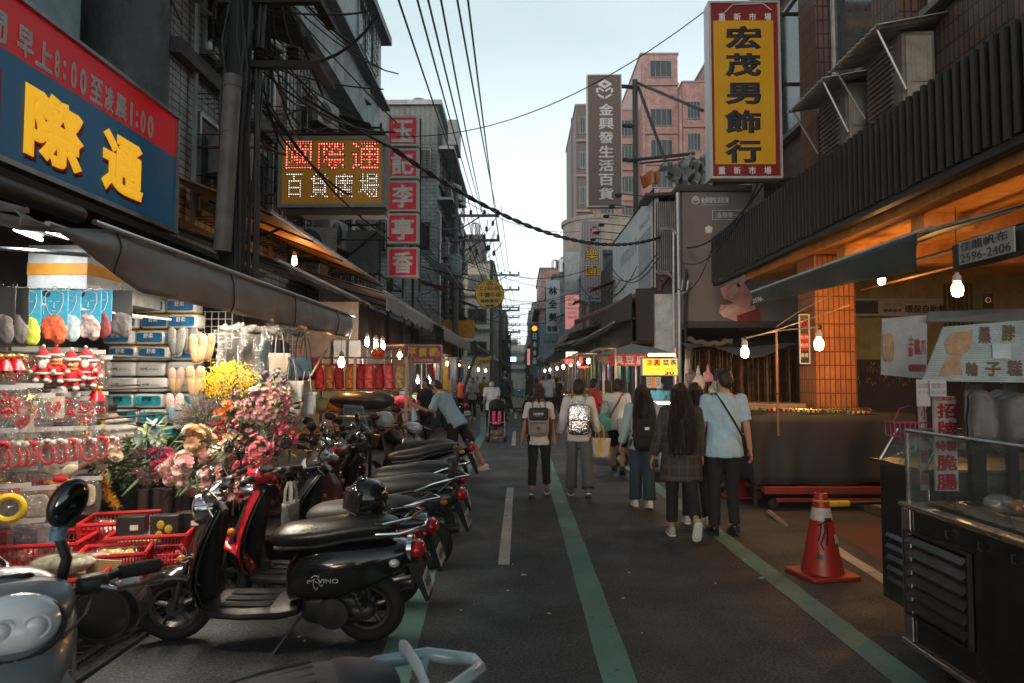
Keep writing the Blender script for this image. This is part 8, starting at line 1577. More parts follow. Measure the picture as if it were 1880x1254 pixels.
# ================================================================ lamp post and arm, jewellery rack, cloth covered tables
t=thing('lamp_stand','thin rusty stand with long arms carrying two bare bulbs','lamp stand',(W(1427,700,8.6).x,8.6,0)); x=W(1427,700,8.6).x
mb=MB(); mb.tube([(x,8.6,.9),(x,8.6,W(1427,606,8.6).z)],.013,7); mb.build('post',mat('rusty_post',(.25,.14,.08),.6,.3),t,world=1)
mb=MB(); mb.tube([W(1362,622,8.4),W(1427,607,8.6),W(1510,600,8.4)],.010,6); mb.tube([W(1362,624,8.38),W(1430,604,8.5),W(1508,578,8.6),W(1560,560,9)],.006,5); mb.tube([W(1425,600,8.6),W(1470,570,9),W(1530,540,9.5)],.004,5); mb.build('arm',mat('pale_arm',(.4,.36,.3),.5,.3),t,world=1)
mb=MB(); mb.ring(W(1427,722,8.58),.02,.008,'z',10,5); mb.ring(W(1367,621,8.4),.02,.012,'x',10,5); mb.ring(W(1506,601,8.4),.02,.012,'x',10,5); mb.build('clamp',IRON,t,world=1)
CL1=cloth('grey_cloth_cover',(.020,.023,.028),bump=.3,bs=6); 
def covered(label,x0,x1,y0,y1,zt,zb,m,fr=.02,g=None):
    t=thing('covered_table',label,'table',((x0+x1)/2,(y0+y1)/2,0),0,g); mb=MB(); cx,cy=(x0+x1)/2,(y0+y1)/2; NP=260; pts=[]
    per=[(x0,y0),(x1,y0),(x1,y1),(x0,y1)]; L4=[x1-x0,y1-y0,x1-x0,y1-y0]; tot=sum(L4)
    for i in range(NP):
        s=i/NP*tot; k=0
        while s>L4[k]: s-=L4[k]; k=(k+1)%4
        a,b_=per[k],per[(k+1)%4]; f=s/L4[k]; n_=[(0,-1),(1,0),(0,1),(-1,0)][k]; pts.append((a[0]+(b_[0]-a[0])*f,a[1]+(b_[1]-a[1])*f,n_,i))
    rings=[]
    for q in range(9):
        f=q/8; rr=[]
        for x,y,n_,i in pts:
            w_=f*(.06+.09*noise.noise(V((i*.09,f*1.2,x1))))+fr*f*sin(i*.31+2*sin(i*.07)+f)+.05*sin(f*pi)*noise.noise(V((i*.03,2,f))); rr.append(V((x+n_[0]*w_-cx,y+n_[1]*w_-cy,zt-(zt-zb)*f+(.10*noise.noise(V((i*.04,3,1))) if q==8 else 0))))
        rings.append(rr)
    mb.loft(rings,cap=False); mb.add([V((x-cx,y-cy,zt+.012*sin(x*9))) for x,y,n_,i in pts],[tuple(range(NP))]); mb.build('cloth_cover',m,t,solid=.006)
    mb=MB()
    for x in(x0+.06,x1-.06):
        for y in(y0+.06,y1-.06): mb.bx(x-cx-.02,x-cx+.02,y-cy-.02,y-cy+.02,0,zt-.02)
    mb.build('leg',IRON,t,smooth=0); return t
a=W(1362,760,8.75)
covered('big table under a grey brown cloth cover beside the traffic cone',2.92,5.0,8.7,9.9,1.16,.30,CL1,.05)
covered('lower table with a tan cloth behind the grey covered one',2.7,4.2,10.1,10.7,1.24,.5,cloth('tan_cloth',(.32,.24,.17)),.01)
mb=MB(); a=W(1364,748,9.2);c=W(1598,756,8.8); mb.tube([a,c],.010,6)
for i in range(46): p=a.lerp(c,i/45); mb.tube([p+V((0,-.03,.02)),p+V((0,0,.045)),p+V((0,.03,.02))],.0035,4)
tag(mb.build('hanging_rack',GOLD,base=1),'brass rack bar with small hooks lying along the covered table','rack')
for i in range(26):
    p=a.lerp(c,(i+.3)/26)+V((0,-.05,-.035)); k=rnd.randrange(7); o=crate('%s trinket hanging along the brass rack, %s of the %s part'%(CN[k],OW[i%9],['left','middle','right'][i//9]),p,(.035,.02,.045),GC[k],'small trinkets under the brass rack',k)
t=thing('flat_trolley','low red and orange trolley under the covered table','trolley',(3.9,8.9,0)); mb=MB(); mb.bx(-.9,1.1,-.35,.35,.22,.27); mb.bx(-.75,1.2,-.40,-.36,.10,.15); mb.bx(-.9,1.1,-.42,-.37,.20,.29); mb.build('deck',mat('red_orange_frame',(.2,.018,.012),.5,dirt=.3),t,bevel=.008); mb=MB()
for x in(-.75,.9):
    for y in(-.3,.3): mb.ring((x,y,.07),.05,.02,'y',14,6); mb.lathe((x,y-.01,.07),[(0,0),(.05,0),(.05,.02),(0,.02)],12,'y')
mb.build('wheel',TYRE,t); mb=MB(); mb.tube([W(1412,940,8.2),W(1445,968,7.6)],.03,6); tag(mb.build('wooden_board',mat('grey_plank',(.2,.17,.14),.8),base=1),'grey plank end sticking out under the covered table','plank')
# ---- traffic cone and bar
p=G(1510,1056); t=thing('traffic_cone','faded red traffic cone with a white band and stickers','traffic cone',(p.x,p.y,0),R(12)); CR_=mat('cone_red',(.30,.016,.010),.45,dirt=.35,var=.15)
mb=MB(); mb.lathe((0,0,.03),[(.17,0),(.165,.03),(.135,.16),(.0885,.43)],28,cap=False); mb.lathe((0,0,.03),[(.0705,.53),(.06,.60),(.052,.645),(.035,.65),(.035,.6)],28,cap=False); mb.build('cone',CR_,t); mb=MB(); mb.lathe((0,0,.03),[(.0887,.43),(.0707,.53)],28,cap=False); mb.build('white_band',mat('cone_white',(.42,.42,.40),.5,dirt=.3),t)
mb=MB(); rbox(mb,(0,0,.018),(.46,.42,.036),None,.22,28); mb.build('base',CR_,t,bevel=.005)
def conept(a,z,d=.003): r_=.172-.118*(z-.03)/.62+d; return V((r_*sin(a),-r_*cos(a),z))
mb=MB()
for st_ in([(-.75,.42),(-.1,.46),(.0,.42),(-.15,.27)],[(-.45,.44),(-.55,.36),(-.70,.30)],[(-.18,.44),(-.2,.38),(-.5,.28),(-.35,.24)]): mb.tube([conept(a-.15,z,.002) for a,z in st_],.007,5)
mb.build('painted_scrawl',BLACK,t); 
for nm,a0,a1,z0,z1,m_ in(('grey_sticker',.3,.75,.28,.355,mat('sticker_grey',(.35,.35,.36),.5)),('black_sticker',-.35,.35,.455,.485,BLACK),('small_black_sticker',-.9,-.55,.16,.20,BLACK)): mb=MB(); mb.grid(lambda s,q:conept(a0+(a1-a0)*s,z0+(z1-z0)*q,.004),6,2); mb.build(nm,m_,t)
pz=V((p.x,p.y,.615)); mb=MB(); e=W(1612,922,6.3); mb.tube([pz+V((.06,0,-.03)),pz+V((.25,.05,-.035))],.026,10); mb.ring(pz+V((0,0,-.0)),.058,.010,'z',18,6); o=mb.build('barrier_bar',mat('bar_yellow',(.6,.36,.02),.5),base=1); tag(o,'yellow and black barrier bar hooked over the traffic cone','barrier bar'); L0=V(o.location); mb=MB(); mb.tube([pz+V((.25,.05,-.035))-L0,pz+V((.6,.15,-.045))-L0],.016,8); mb.build('black_section',BPLAST,o); mb=MB(); mb.tube([pz+V((.6,.15,-.045))-L0,pz+V((.9,.22,-.05))-L0],.018,8); mb.build('yellow_end',MATS['bar_yellow'],o)
p=G(1357,920); t=thing('traffic_cone','dark red cone half hidden behind the man in light blue','traffic cone',(p.x+.05,p.y+.3,0)); mb=MB(); mb.lathe((0,0,.03),[(.16,0),(.12,.2),(.035,.6)],20); mb.build('cone',CR_,t); mb=MB(); rbox(mb,(0,0,.018),(.4,.4,.036),None,.3); mb.build('base',CR_,t)
# ================================================================ foreground food cart
t=thing('food_cart','stainless steel snack cart with glass case and vented side','food cart',(2.9,3.3,0)); CS=mat('brushed_cart_steel',(.17,.165,.16),.22,1,var=.25,vs=4,bump=.12,bs=3,dirt=.45); X=2.2
mb=MB(); mb.bx(X,3.4,2.0,3.98,.16,.905); mb.build('body',CS,t,world=1,smooth=0,bevel=.008)
mb=MB(); mb.bx(X+.062,3.39,2.0,3.918,.906,.918); mb.build('shade_sheet',mat('dark_inside',(.03,.027,.025),.6),t,world=1,smooth=0); mb=MB(); mb.bx(X-.02,X+.06,1.98,4.0,.907,.93); mb.bx(X+.061,3.42,3.92,4.0,.907,.925); mb.bx(X-.02,X-.003,1.98,4.0,.14,.165); mb.bx(X-.012,X-.002,3.9,3.985,.17,.90); mb.build('edge_trim',STEEL,t,world=1,smooth=0,bevel=.003)  # dark sheet added over the steel to imitate shade inside the case
p0=XW(1652,996,X);p1=XW(1750,1175,X); y1_,y0_=3.93,3.40
mb=MB(); zt,zb=.775,.33; mb.bx(X-.004,X-.002,y0_,y1_,zb,zt); mb.build('vent_opening',mat('vent_dark',(.01,.01,.01),.7,var=0),t,world=1,smooth=0); mb=MB()
for i in range(6): z=zt-.035-i*.073; mb.box((X-.018,(y0_+y1_)/2,z),(.05,y1_-y0_-.02,.012),Matrix.Rotation(R(-52),3,'Y'))
mb.build('vent_slat',mat('slat_steel',(.12,.12,.12),.2,1),t,world=1,smooth=0); mb=MB()
for a in(y0_-.012,y1_): mb.bx(X-.03,X-.005,a,a+.012,zb-.01,zt+.01)
mb.bx(X-.03,X-.005,y0_,y1_,zb-.012,zb); mb.bx(X-.03,X-.005,y0_,y1_,zt,zt+.012); mb.build('vent_frame',BLACK,t,world=1,smooth=0)
mb=MB(); 
for y in(3.55,3.3,3.08): mb.tube([(X-.012,y,.86),(X-.03,y,.86),(X-.03,y,.83),(X-.015,y,.82)],.004,5)
mb.build('hook',CHROME,t,world=1)
GLS=mat_film('case_glass',(.95,1,1),.10,.02,3,.0); zg0,zg1=.93,1.34
mb=MB(); mb.bx(X+.01,X+.014,2.0,3.95,zg0,zg1); mb.bx(X+.01,3.4,3.945,3.95,zg0,zg1); mb.bx(X+.014,2.75,2.0,3.944,zg1,zg1+.004); mb.build('glass_case',GLS,t,world=1,smooth=0)
mb=MB()
for a,b_ in(((X+.01,2.0,zg1),(X+.01,3.95,zg1)),((X+.01,3.95,zg1),(3.3,3.95,zg1)),((X+.01,3.95,zg0),(X+.01,3.95,zg1)),((2.75,2.0,zg1),(2.75,3.95,zg1))): mb.tube([a,b_],.010,6)
mb.build('case_frame',STEEL,t,world=1)
mb=MB()
for x,y in((2.35,3.85),(2.35,2.2),(3.2,3.85)): mb.ring((x,y,.08),.055,.022,'x',18,7); mb.lathe((x,y,.08),[(0,-.015),(.055,-.015),(.055,.015),(0,.015)],14,'x'); mb.tube([(x,y,.08),(x,y+.03,.16)],.015,6)
mb.build('caster',TYRE,t,world=1)
mb=MB(); mb.tube([(2.42,3.93,.93),(2.42,3.93,1.66)],.016,7); mb.tube([(2.95,3.93,.93),(2.95,3.93,1.95)],.018,7); mb.bx(2.52,2.60,3.86,3.90,.95,1.62); mb.bx(2.73,2.78,3.86,3.90,.95,1.62); mb.build('post',BLACK,t,world=1)
# second cart beyond
t2=thing('food_cart','narrow second cart section with small vents behind the big cart','food cart',(2.5,4.4,0)); SHIFT2=t2; mb=MB(); mb.bx(2.24,3.3,4.08,4.62,.2,1.08); mb.build('body',CS,t2,world=1,bevel=.01); mb=MB(); mb.bx(2.2,3.32,4.05,4.66,1.082,1.10); mb.build('counter',CS,t2,world=1,smooth=0); mb=MB()
for i in range(5): mb.box((2.235,4.34,.62-i*.07),(.03,.4,.012),Matrix.Rotation(R(-50),3,'Y'))
mb.build('vent_slat',MATS['slat_steel'],t2,world=1,smooth=0); mb=MB(); P=lambda a,b_:V((2.24+.02*a+.12*b_,4.1+.5*a,1.1+.2*b_)); mb.grid(P,2,2); mb.grid(lambda a,b_:V((2.36+.6*b_,4.6,1.1+.2*a)),2,2); mb.build('glass_shield',GLS,t2,world=1,solid=.004); mb=MB(); mb.tube([(2.24,4.1,1.1),(2.36,4.1,1.3),(3.1,4.1,1.3)],.008,6); mb.tube([(2.24,4.6,1.1),(2.36,4.6,1.3)],.008,6); mb.build('shield_frame',STEEL,t2,world=1)
mb=MB()
for x,y in((2.4,4.5),(3.1,4.5)): mb.ring((x,y,.09),.06,.024,'x',18,7); mb.lathe((x,y,.09),[(0,-.015),(.06,-.015),(.06,.015),(0,.015)],14,'x'); mb.tube([(x,y,.09),(x,y,.21)],.015,6)
mb.build('caster',TYRE,t2,world=1)
t2.location.x+=.16
# food, tray, plates
t=thing('food_tray','steel tray heaped with browned sausages inside the glass case','tray',(2.6,2.9,.94)); mb=MB(); mb.bx(-.3,.35,-.6,.75,-.005,.01); 
for a in(-.3,.35): mb.bx(a-.008,a,-.6,.75,.01,.05)
mb.bx(-.3,.35,-.608,-.6,.01,.05); mb.bx(-.3,.35,.75,.758,.01,.05); mb.build('tray',STEEL,t,smooth=0)
rnd.seed(4); mm=[mat('sausage_a',(.22,.08,.035),.35,coat=.4),mat('sausage_b',(.34,.15,.07),.35,coat=.4),mat('sausage_c',(.15,.06,.03),.35,coat=.4)]
for i in range(70):
    a=rnd.uniform(0,pi); x,y=rnd.uniform(2.36,2.85),rnd.uniform(2.4,3.45); z=.965+.05*(i%3)*.9; d=V((cos(a),sin(a),0))*.045; mb=MB(); mb.tube([-d,-d*.8,V((0,0,.008)),d*.8,d],[.006,.018,.021,.018,.006],8); o=mb.build('sausage',mm[i%3]); o.location=(x,y,z); tag(o,'plump browned sausage in the heap on the steel tray','sausage','sausages heaped on the tray')
for k in range(5):
    mb=MB(); mb.lathe((0,0,0),[(.05,0),(.085,.012),(.088,.014),(.05,.004)],22); o=mb.build('plate',mat('grey_plate',(.3,.31,.3),.35)); o.location=(2.52,3.12,1.03+.014*k); tag(o,['lowest','second','third','fourth','topmost'][k]+' grey plate in the stack by the sausages','plate','stacked plates on the cart')
mb=MB(); mb.lathe((2.62,3.3,.96),[(.07,0),(.075,.02),(.075,.40),(.05,.4)],24); tag(mb.build('container',mat('opal_jar',(.28,.27,.26),.3),base=1),'tall translucent container behind the plates','container')
t=thing('tongs_rest','crumpled clear food bag on the tray edge','plastic bag',(2.45,3.55,1.0)); mb=MB(); rbox(mb,(0,0,0),(.14,.12,.09),None,.8,16); o=mb.build('bag',mat_film('bag_film',(1,1,1),.5,.15,20,1),t)
mb=MB(); mb.bx(2.3,2.75,3.5,3.6,.965,.975); mb.bx(2.3,2.7,3.6,3.9,.94,.95); tag(mb.build('cutting_board',mat('board_wood',(.28,.17,.09),.6),base=1),'wooden board lying across the cart tray','board')
# sign boards of the cart
def cboard(name,label,P,m,d=.012,cat='sign'):
    P=[V(p) for p in P]; c=sum(P,V())/4; t=thing(name,label,cat,c); n_=(P[1]-P[0]).cross(P[3]-P[0]).normalized(); Q=[p-c for p in P]; mb=MB(); mb.add(Q+[q-n_*d for q in Q],[(0,1,2,3),(7,6,5,4),(0,4,5,1),(1,5,6,2),(2,6,7,3),(3,7,4,0)]); mb.build('board',m,t,smooth=0); return t,P,n_
CB=mat_wave('corrugated_plastic_board',(.33,.42,.45),.012,'z',.4,strength=.35,dirt=.15)
P=[W(1694,699,3.75),W(1900,703,3.75),W(1900,586,3.75),W(1733,600,3.75)]; t,PP,nn=cboard('cart_sign','pale blue corrugated sign board with brown characters on the food cart',P,CB)
BR=mat('sign_brown',(.13,.085,.06),.5,var=0)
def on(px,py): a=(px-1694)/206; f=(py-600)/100; return PP[0].lerp(PP[1],a).lerp(PP[3].lerp(PP[2],a),1-f)
u=(PP[1]-PP[0]).normalized(); v=(nn.cross(u)).normalized()
if v.z<0: v=-v
def btext(ch,px0,py0,px1,py1,m=BR,b=.03):
    def hit(px,py): d=ray(px,py); return CL+d*((PP[0]-CL).dot(nn)/d.dot(nn))
    o=hit(px0,py1); w_=(hit(px1,py1)-o).length; h_=(hit(px0,py0)-o).length; text(ch,o+nn*(.004 if nn.y<0 else -.004),u,v,w_,h_,m,t,b)
btext('黑',1795,600,1818,630); btext('脖',1838,596,1862,626); btext('輪',1772,664,1795,690); btext('子',1808,664,1836,690); btext('糕',1848,661,1876,690); 
def hitb(px,py): d=ray(px,py); return CL+d*((PP[0]-CL).dot(nn)/d.dot(nn))
# a plain tawny animal shape stands where the board's mascot was printed: kept generic (ears, face, belly)
mb=MB(); q=lambda pts,off:mb.prism([((hitb(*p_)-PP[0]).dot(u),(hitb(*p_)-PP[0]).dot(v)) for p_ in pts][::-1],PP[0]-V((0,.004+off,0)),u,v,V((0,-.001,0)))
for pts in([(1745,612),(1785,606),(1780,640),(1764,655),(1738,650),(1732,630)],[(1738,655),(1762,655),(1766,688),(1722,690)]): q(pts,0)
mb.build('printed_patch',mat('tawny_print',(.34,.22,.13),.5,var=.3,vs=20),t,world=1)
cl_=[W(1694,699,3.75),W(1733,600,3.9)]; mb=MB(); mb.bx(-.05,.05,-.004,0,-.04,.04); o=mb.build('small_notice',mat('notice_blue',(.4,.52,.55),.5),t,smooth=0); o.location=hitb(1836,645)+V((0,-.01,0))-V(t.location)
P=[W(1618,688,5.1),W(1702,696,5.1),W(1702,578,5.1),W(1620,585,5.1)]; t,PP,nn=cboard('cart_sign','greyish plastic sheet sign with red characters behind the snack cart',P,mat('plastic_sheet_sign',(.27,.28,.29),.25,var=.2,bump=.3,bs=6,coat=.5))
RD=mat('faded_red_ink',(.32,.05,.04),.5,var=0); ftext(t,'土',1668,616,1677,634,5.09,RD,.03); ftext(t,'鳳',1679,623,1690,652,5.09,RD,.02); ftext(t,'爪',1691,623,1701,652,5.09,RD,.02); ftext(t,'雞',1668,637,1676,655,5.09,RD,.02); ftext(t,'養顏美容',1670,668,1701,683,5.09,RD,.03)
mb=MB(); a=W(1621,664,5.09);c=W(1640,612,5.09); rbox(mb,((a.x+c.x)/2,5.085,(a.z+c.z)/2),(c.x-a.x,.006,c.z-a.z),None,.6); mb.build('printed_patch',mat('tawny_print',(0,0,0)),t,world=1)
P=[W(1702,590,5.05),W(1900,590,4.9),W(1900,566,4.9),W(1704,572,5.1)]; cboard('tarpaulin_strip','grey tarpaulin strip above the cart sign',P,mat('dull_tarp',(.13,.14,.145),.5,bump=.5,bs=5),cat='tarpaulin')
t=facing('vertical_cart_sign','white vertical sign with red characters 招牌特製脆腸 on the cart post',(1716,728),(1758,902),3.85,.015,mat('dirty_white_sign',(.36,.34,.34),.5,dirt=.3),None,.003)
RDS=mat('sign_crimson_ink',(.30,.01,.03),.5,var=0)
for ch,x0,y0,x1,y1 in(('三和夜市',1718,728,1758,736),('招',1720,740,1757,768),('牌',1720,773,1757,803),('特製',1717,809,1757,829),('脆',1719,834,1757,865),('腸',1719,870,1757,900)): ftext(t,ch,x0,y0,x1,y1,3.85,RDS,.03)
t=facing('vertical_cart_sign','narrow white vertical sign with smaller red characters left of the big one',(1689,735),(1704,900),4.05,.012,mat('dirty_white_sign',(0,0,0)),None,.003)
for i,ch in enumerate('小招脆腸'): ftext(t,ch,1690,745+i*40,1703,770+i*40,4.05,RDS,.02)
for i,(a,b_,lab,w_) in enumerate((((1683,697),(1708,746),'white paper notice hanging below the cart sign','品名價格'),((1707,697),(1738,728),'small grey paper notice right of the first notice','營業中'))):
    t=facing('paper_notice',lab,a,b_,3.72-.02*i,.004,mat('notice_paper',(.42,.42,.42),.6,var=.15),None,.002); ftext(t,w_,a[0]+3,a[1]+6,b_[0]-3,a[1]+16,3.72-.02*i,mat('faint_ink',(.25,.2,.2),.6,var=0),.0); ftext(t,'20  30  50',a[0]+3,a[1]+20,b_[0]-3,a[1]+26,3.72-.02*i,MATS['faint_ink'],.0)
t=thing('hanging_bag_stack','bundle of white plastic carrier bags hanging from the cart roof','plastic bags',W(1835,735,3.5)); mb=MB()
for i in range(4): mb.grid(lambda a,b_:V((-.16+.32*a+.01*i,.02*i+.02*sin(a*12+i),.02-.26*b_+.03*sin(a*9+i))),14,8)
mb.jitter(.02,9,3); mb.build('bag',mat('bag_grey',(.07,.068,.066),.5,bump=.5,bs=10),t,solid=.002)
t=thing('small_basket','small pink wire basket hooked on the cart corner','basket',W(1672,800,4.1)); mb=MB()
for i in range(9): mb.tube([(-.12+i*.03,-.05,0),(-.12+i*.03,-.05,.08)],.003,4); mb.tube([(-.12+i*.03,.05,0),(-.12+i*.03,.05,.08)],.003,4)
for z in(0,.08): mb.tube([(-.12,-.05,z),(.12,-.05,z),(.12,.05,z),(-.12,.05,z),(-.12,-.05,z)],.005,5)
mb.tube([(-.1,0,.08),(-.06,0,.16),(.0,0,.18)],.003,4); mb.build('wire',mat('pink_wire',(.4,.06,.12),.5),t)
t=thing('water_jug','translucent white jug hanging under the food cart','jug',(2.42,3.55,.0),R(8)); mb=MB(); rbox(mb,(0,0,.16),(.13,.30,.20),None,.4,20)
for k in range(3): rbox(mb,(-.062,-.09+.09*k,.16),(.012,.05,.14),None,.5)
mb.build('tank',mat('jug_white',(.25,.24,.21),.4,dirt=.3),t); mb=MB(); mb.lathe((0,.05,.25),[(.02,0),(.02,.03)],12); mb.tube([(0,-.1,.25),(0,-.09,.28),(0,-.02,.28),(0,0,.25)],.01,6); mb.build('cap_and_handle',mat('jug_cap',(.3,.3,.28),.5),t)
# arcade banners and posters
t=facing('banner','long grey and white banner reading 環保自助 under the arcade',(1566,548),(1742,580),11.7,.02,mat('grey_white_banner',(.27,.27,.27),.5,var=.1),None,.005)
mb=MB(); a=W(1567,576,11.69);c=W(1612,552,11.69); mb.bx(a.x,c.x,11.69,11.699,a.z,c.z); mb.build('dark_field',mat('banner_dark',(.02,.03,.035),.5),t,world=1,smooth=0); ftext(t,'環保自助餐',1661,560,1738,575,11.69,SBK,.03); ftext(t,'Environmental Friendly',1661,554,1700,557,11.69,SBK,0); ftext(t,'THE 871 SUCCESS',1622,556,1656,563,11.69,RT,.01); ftext(t,'健康素食',1622,567,1656,573,11.69,SNAVY,.02)
t=facing('poster','dark blue poster with red bands on the amber column',(1467,577),(1486,668),9.82,.012,mat('poster_navy',(.015,.04,.06),.4),SW,.012)
mb=MB(); c=W(1476.5,595,9.8); mb.ring((c.x,9.80,c.z),.045,.01,'y',20,5); mb.tube([(c.x-.03,9.80,c.z+.03),(c.x+.03,9.80,c.z-.03)],.007,5); mb.build('ban_symbol',mat('ban_red',(.5,.02,.02),.4),t,world=1)
mb=MB(); a=W(1469,643,9.8);c=W(1485,613,9.8); mb.bx(a.x,c.x,9.805,9.815,a.z,c.z); mb.build('red_band',mat('poster_red',(.4,.02,.03),.4),t,world=1,smooth=0); ftext(t,'禁止停車',1470,616,1484,622,9.80,SW,.01); ftext(t,'拖吊',1470,630,1484,638,9.80,SW,.01); ftext(t,'違者',1470,648,1484,656,9.80,SW,.01)
t=facing('poster','small black no smoking poster at the back of the arcade',(1804,539),(1824,566),8.5,.01,BLACK,None,.004); mb=MB(); c=W(1814,551,8.49); mb.ring((c.x,8.485,c.z),.03,.005,'y',18,5); mb.build('ban_symbol',SW,t,world=1)
mb=MB(); a=W(1733,700,11.5)
for i in range(7): x=W(1736+i*8,600,11.5).x; mb.bx(x,x+.03,11.5,11.53,.12,3.2)
tag(mb.build('iron_gate',IRON,base=1),'dark iron folding gate at the back of the arcade','gate')
mb=MB(); mb.bx(5.0,9,10.6,10.66,.12,1.9); tag(mb.build('dark_partition',mat('dark_partition',(.014,.012,.011),.6),base=1),'black partition across the arcade behind the carts','partition')
# gleaming tinsel strip on the partition
mb=MB()
for i in range(200):
    c=V((rnd.uniform(4.6,7.6),9.9+rnd.uniform(0,.2),rnd.uniform(1.55,1.85))); mb.tube([c,c+V((rnd.uniform(-.03,.03),0,-.05))],.004,3)
o=tag(mb.build('glitter_strip',GOLD,base=1),'dark glittering trinkets hung in a band across the arcade','trinkets',kind='stuff')

# ================================================================ foreground extras
F=F0; F.rotation_euler=(0,0,R(-45)); F.location=(-1.62,2.06,0); F.scale=(1.05,)*3
mb=MB(); mb.loft([sring(x,z,a,b,22,.85,-.35) for x,z,a,b in((.20,1.0,.05,.04),(.24,1.0,.13,.07),(.32,.97,.17,.11),(.42,.925,.165,.12),(.50,.88,.12,.10),(.55,.85,.06,.05))]); mb.build('front_fairing',PBLU,F,sub=1)
mb=MB(); mb.ball((.455,.015,.975),(.055,.105,.075),22,12,Matrix.Rotation(R(-28),3,'Y')); l=mb.build('main_headlight',mat('pale_lens',(.70,.82,.88),.12,var=.2,coat=1),F); 
for sd in(-.4,.5): mb=MB(); mb.ring((.505,.015+sd*.075,.975),.028,.004,'x',22,6); mb.ball((.503,.015+sd*.075,.975),(.012,.024,.024)); mb.build('reflector',mat('reflector_pale',(.55,.66,.72),.2,var=.1,coat=1),l)
mb=MB(); mb.ring((.478,.015,.972),.098,.008,'x',28,6,T=Matrix.Rotation(R(-28),3,'Y')@Matrix.Diagonal((1,1,.74))); mb.build('headlight_seal',BPLAST,l); mb=MB(); mb.loft([sring(x,z,a,b,18,.8) for x,z,a,b in((.46,.84,.10,.03),(.50,.70,.15,.05),(.53,.50,.17,.06),(.50,.36,.10,.05))]); mb.build('front_apron',PBLU,F,sub=1)
mb=MB(); mb.tube([(.28,.14,1.0),(.31,.15,1.08),(.29,.13,1.15)],[.016,.014,.013],9); st=mb.build('mirror',BPLAST,F); mb=MB(); mb.tube([(.292,.132,1.13),(.29,.135,1.165)],.021,9); mb.build('blue_tape',mat('blue_tape',(.08,.18,.26),.4,bump=1,bs=30),st)
M=Matrix.Rotation(R(-25),3,'X')@Matrix.Rotation(R(20),3,'Z'); mb=MB(); mb.ball((.28,.155,1.225),(.026,.050,.068),18,12,M,pw=.85); mb.build('mirror_shell',BPLAST,st); mb=MB(); mb.ball((.292,.158,1.225),(.020,.042,.060),18,12,M,pw=.85); mb.build('mirror_glass',mat('dark_mirror',(.10,.11,.12),.05,1,var=0),st)
h=helmet('big black open helmet with a clear visor hanging beside the grey blue scooter',W(183,1128,2.45),.125,mat('matt_black_shell',(.008,.008,.009),.4,coat=.2),mat_film('clear_visor',(.85,.85,.82),.16,.04,2,.0),R(8),0,True); h.rotation_euler=(R(-82),0,R(10))
F1=scooter('scooter with ribbed grey seat and thick pale blue grab rail at the bottom edge',(-1.10,1.66,.0),R(203),PBLU,SEATG,'step',0,0,group='foreground scooters cut by the frame',rail=False,mirrors=0)
F1.scale=(.98,)*3; PRL=mat('pale_blue_rail',(.36,.50,.56),.35,.1,coat=.4); mb=MB(); z=.80
mb.tube([(-.62,.13,z-.04),(-.80,.15,z+.0),(-.96,.13,z+.01),(-1.08,.03,z+.01),(-1.08,-.03,z+.01),(-.96,-.13,z+.01),(-.80,-.15,z),(-.62,-.13,z-.04)],[(.017,.022)]*8,10); mb.tube([(-.88,.145,z+.035),(-.88,.08,z+.055),(-.88,-.08,z+.055),(-.88,-.145,z+.035)],[(.01,.026)]*4,10); mb.tube([(-.95,.12,z),(-.92,.05,z-.03),(-.92,-.05,z-.03),(-.95,-.12,z)],.016,8); mb.build('grab_rail',PRL,F1)
mb=MB(); mb.loft([sring(x,z2,a,b,20,.8) for x,z2,a,b in((-.62,.80,.146,.072),(-.70,.805,.132,.068),(-.79,.805,.10,.055),(-.845,.80,.05,.028))]); mb.build('rear_seat_pad',mat('black_pad',(.025,.027,.03),.55),F1,sub=1)
for k in range(4):
    mb=MB(); mb.tube([(-.36-.01*k,-.10+.055*k,.828),(-.48,-.10+.055*k,.847),(-.60,-.09+.05*k,.862)],[.002,.005,.006],5); mb.build('seat_ridge',mat('seat_ridge',(.03,.028,.027),.7),F1)

# ================================================================ facade clutter
DK=mat('dark_steel_frame',(.03,.03,.032),.6,.3,dirt=.3)
t=thing('steel_balcony','dark steel balcony frame behind the lower red sign boxes','balcony',(-3.6,15.5,4)); mb=MB()
for z in(3.9,5.0,6.1,7.2): mb.tube([(-4.4,15,z),(-3.1,15,z),(-3.1,18,z),(-4.4,18,z)],.03,5)
for y in(15,16.5,18): mb.tube([(-3.1,y,3.7),(-3.1,y,7.3)],.03,5)
mb.tube([(-4.4,15,4.9),(-3.1,15,6.0)],.02,5); mb.tube([(-4.4,15,3.8),(-3.1,15,4.9)],.02,5); mb.build('frame',DK,t,world=1)
mb=MB(); mb.grid(lambda a,b:V((-4.4+1.1*b,14.7+3.6*a,7.5-.3*b+.02*sin(a*60))),50,3); mb.build('roof',mat('black_sheet',(0,0,0)),t,world=1,solid=.01)
mb=MB(); mb.bx(-4.3,-3.15,15.05,15.08,3.95,4.9); mb.build('shutter_panel',mat('lattice_grey',(.14,.15,.15),.6,dirt=.4),t,world=1,smooth=0)
rnd.seed(31)
for k in range(9):
    y=19.5+k*1.9+rnd.random(); z=rnd.choice((4.6,5.4,6.6,7.6)); x=-3.2 if y>26 else -3.9
    t=thing('drain_pipe','grimy vertical pipe on the left facades, %s by depth'%OW[k],'pipe',(x+.12,y,0),0,'pipes on the left facades'); mb=MB(); mb.tube([(0,0,2.5),(0,0,z+2.5),(-.2,0,z+2.8)],.05,7); mb.build('pipe',GALV if k%2 else IRON,t)
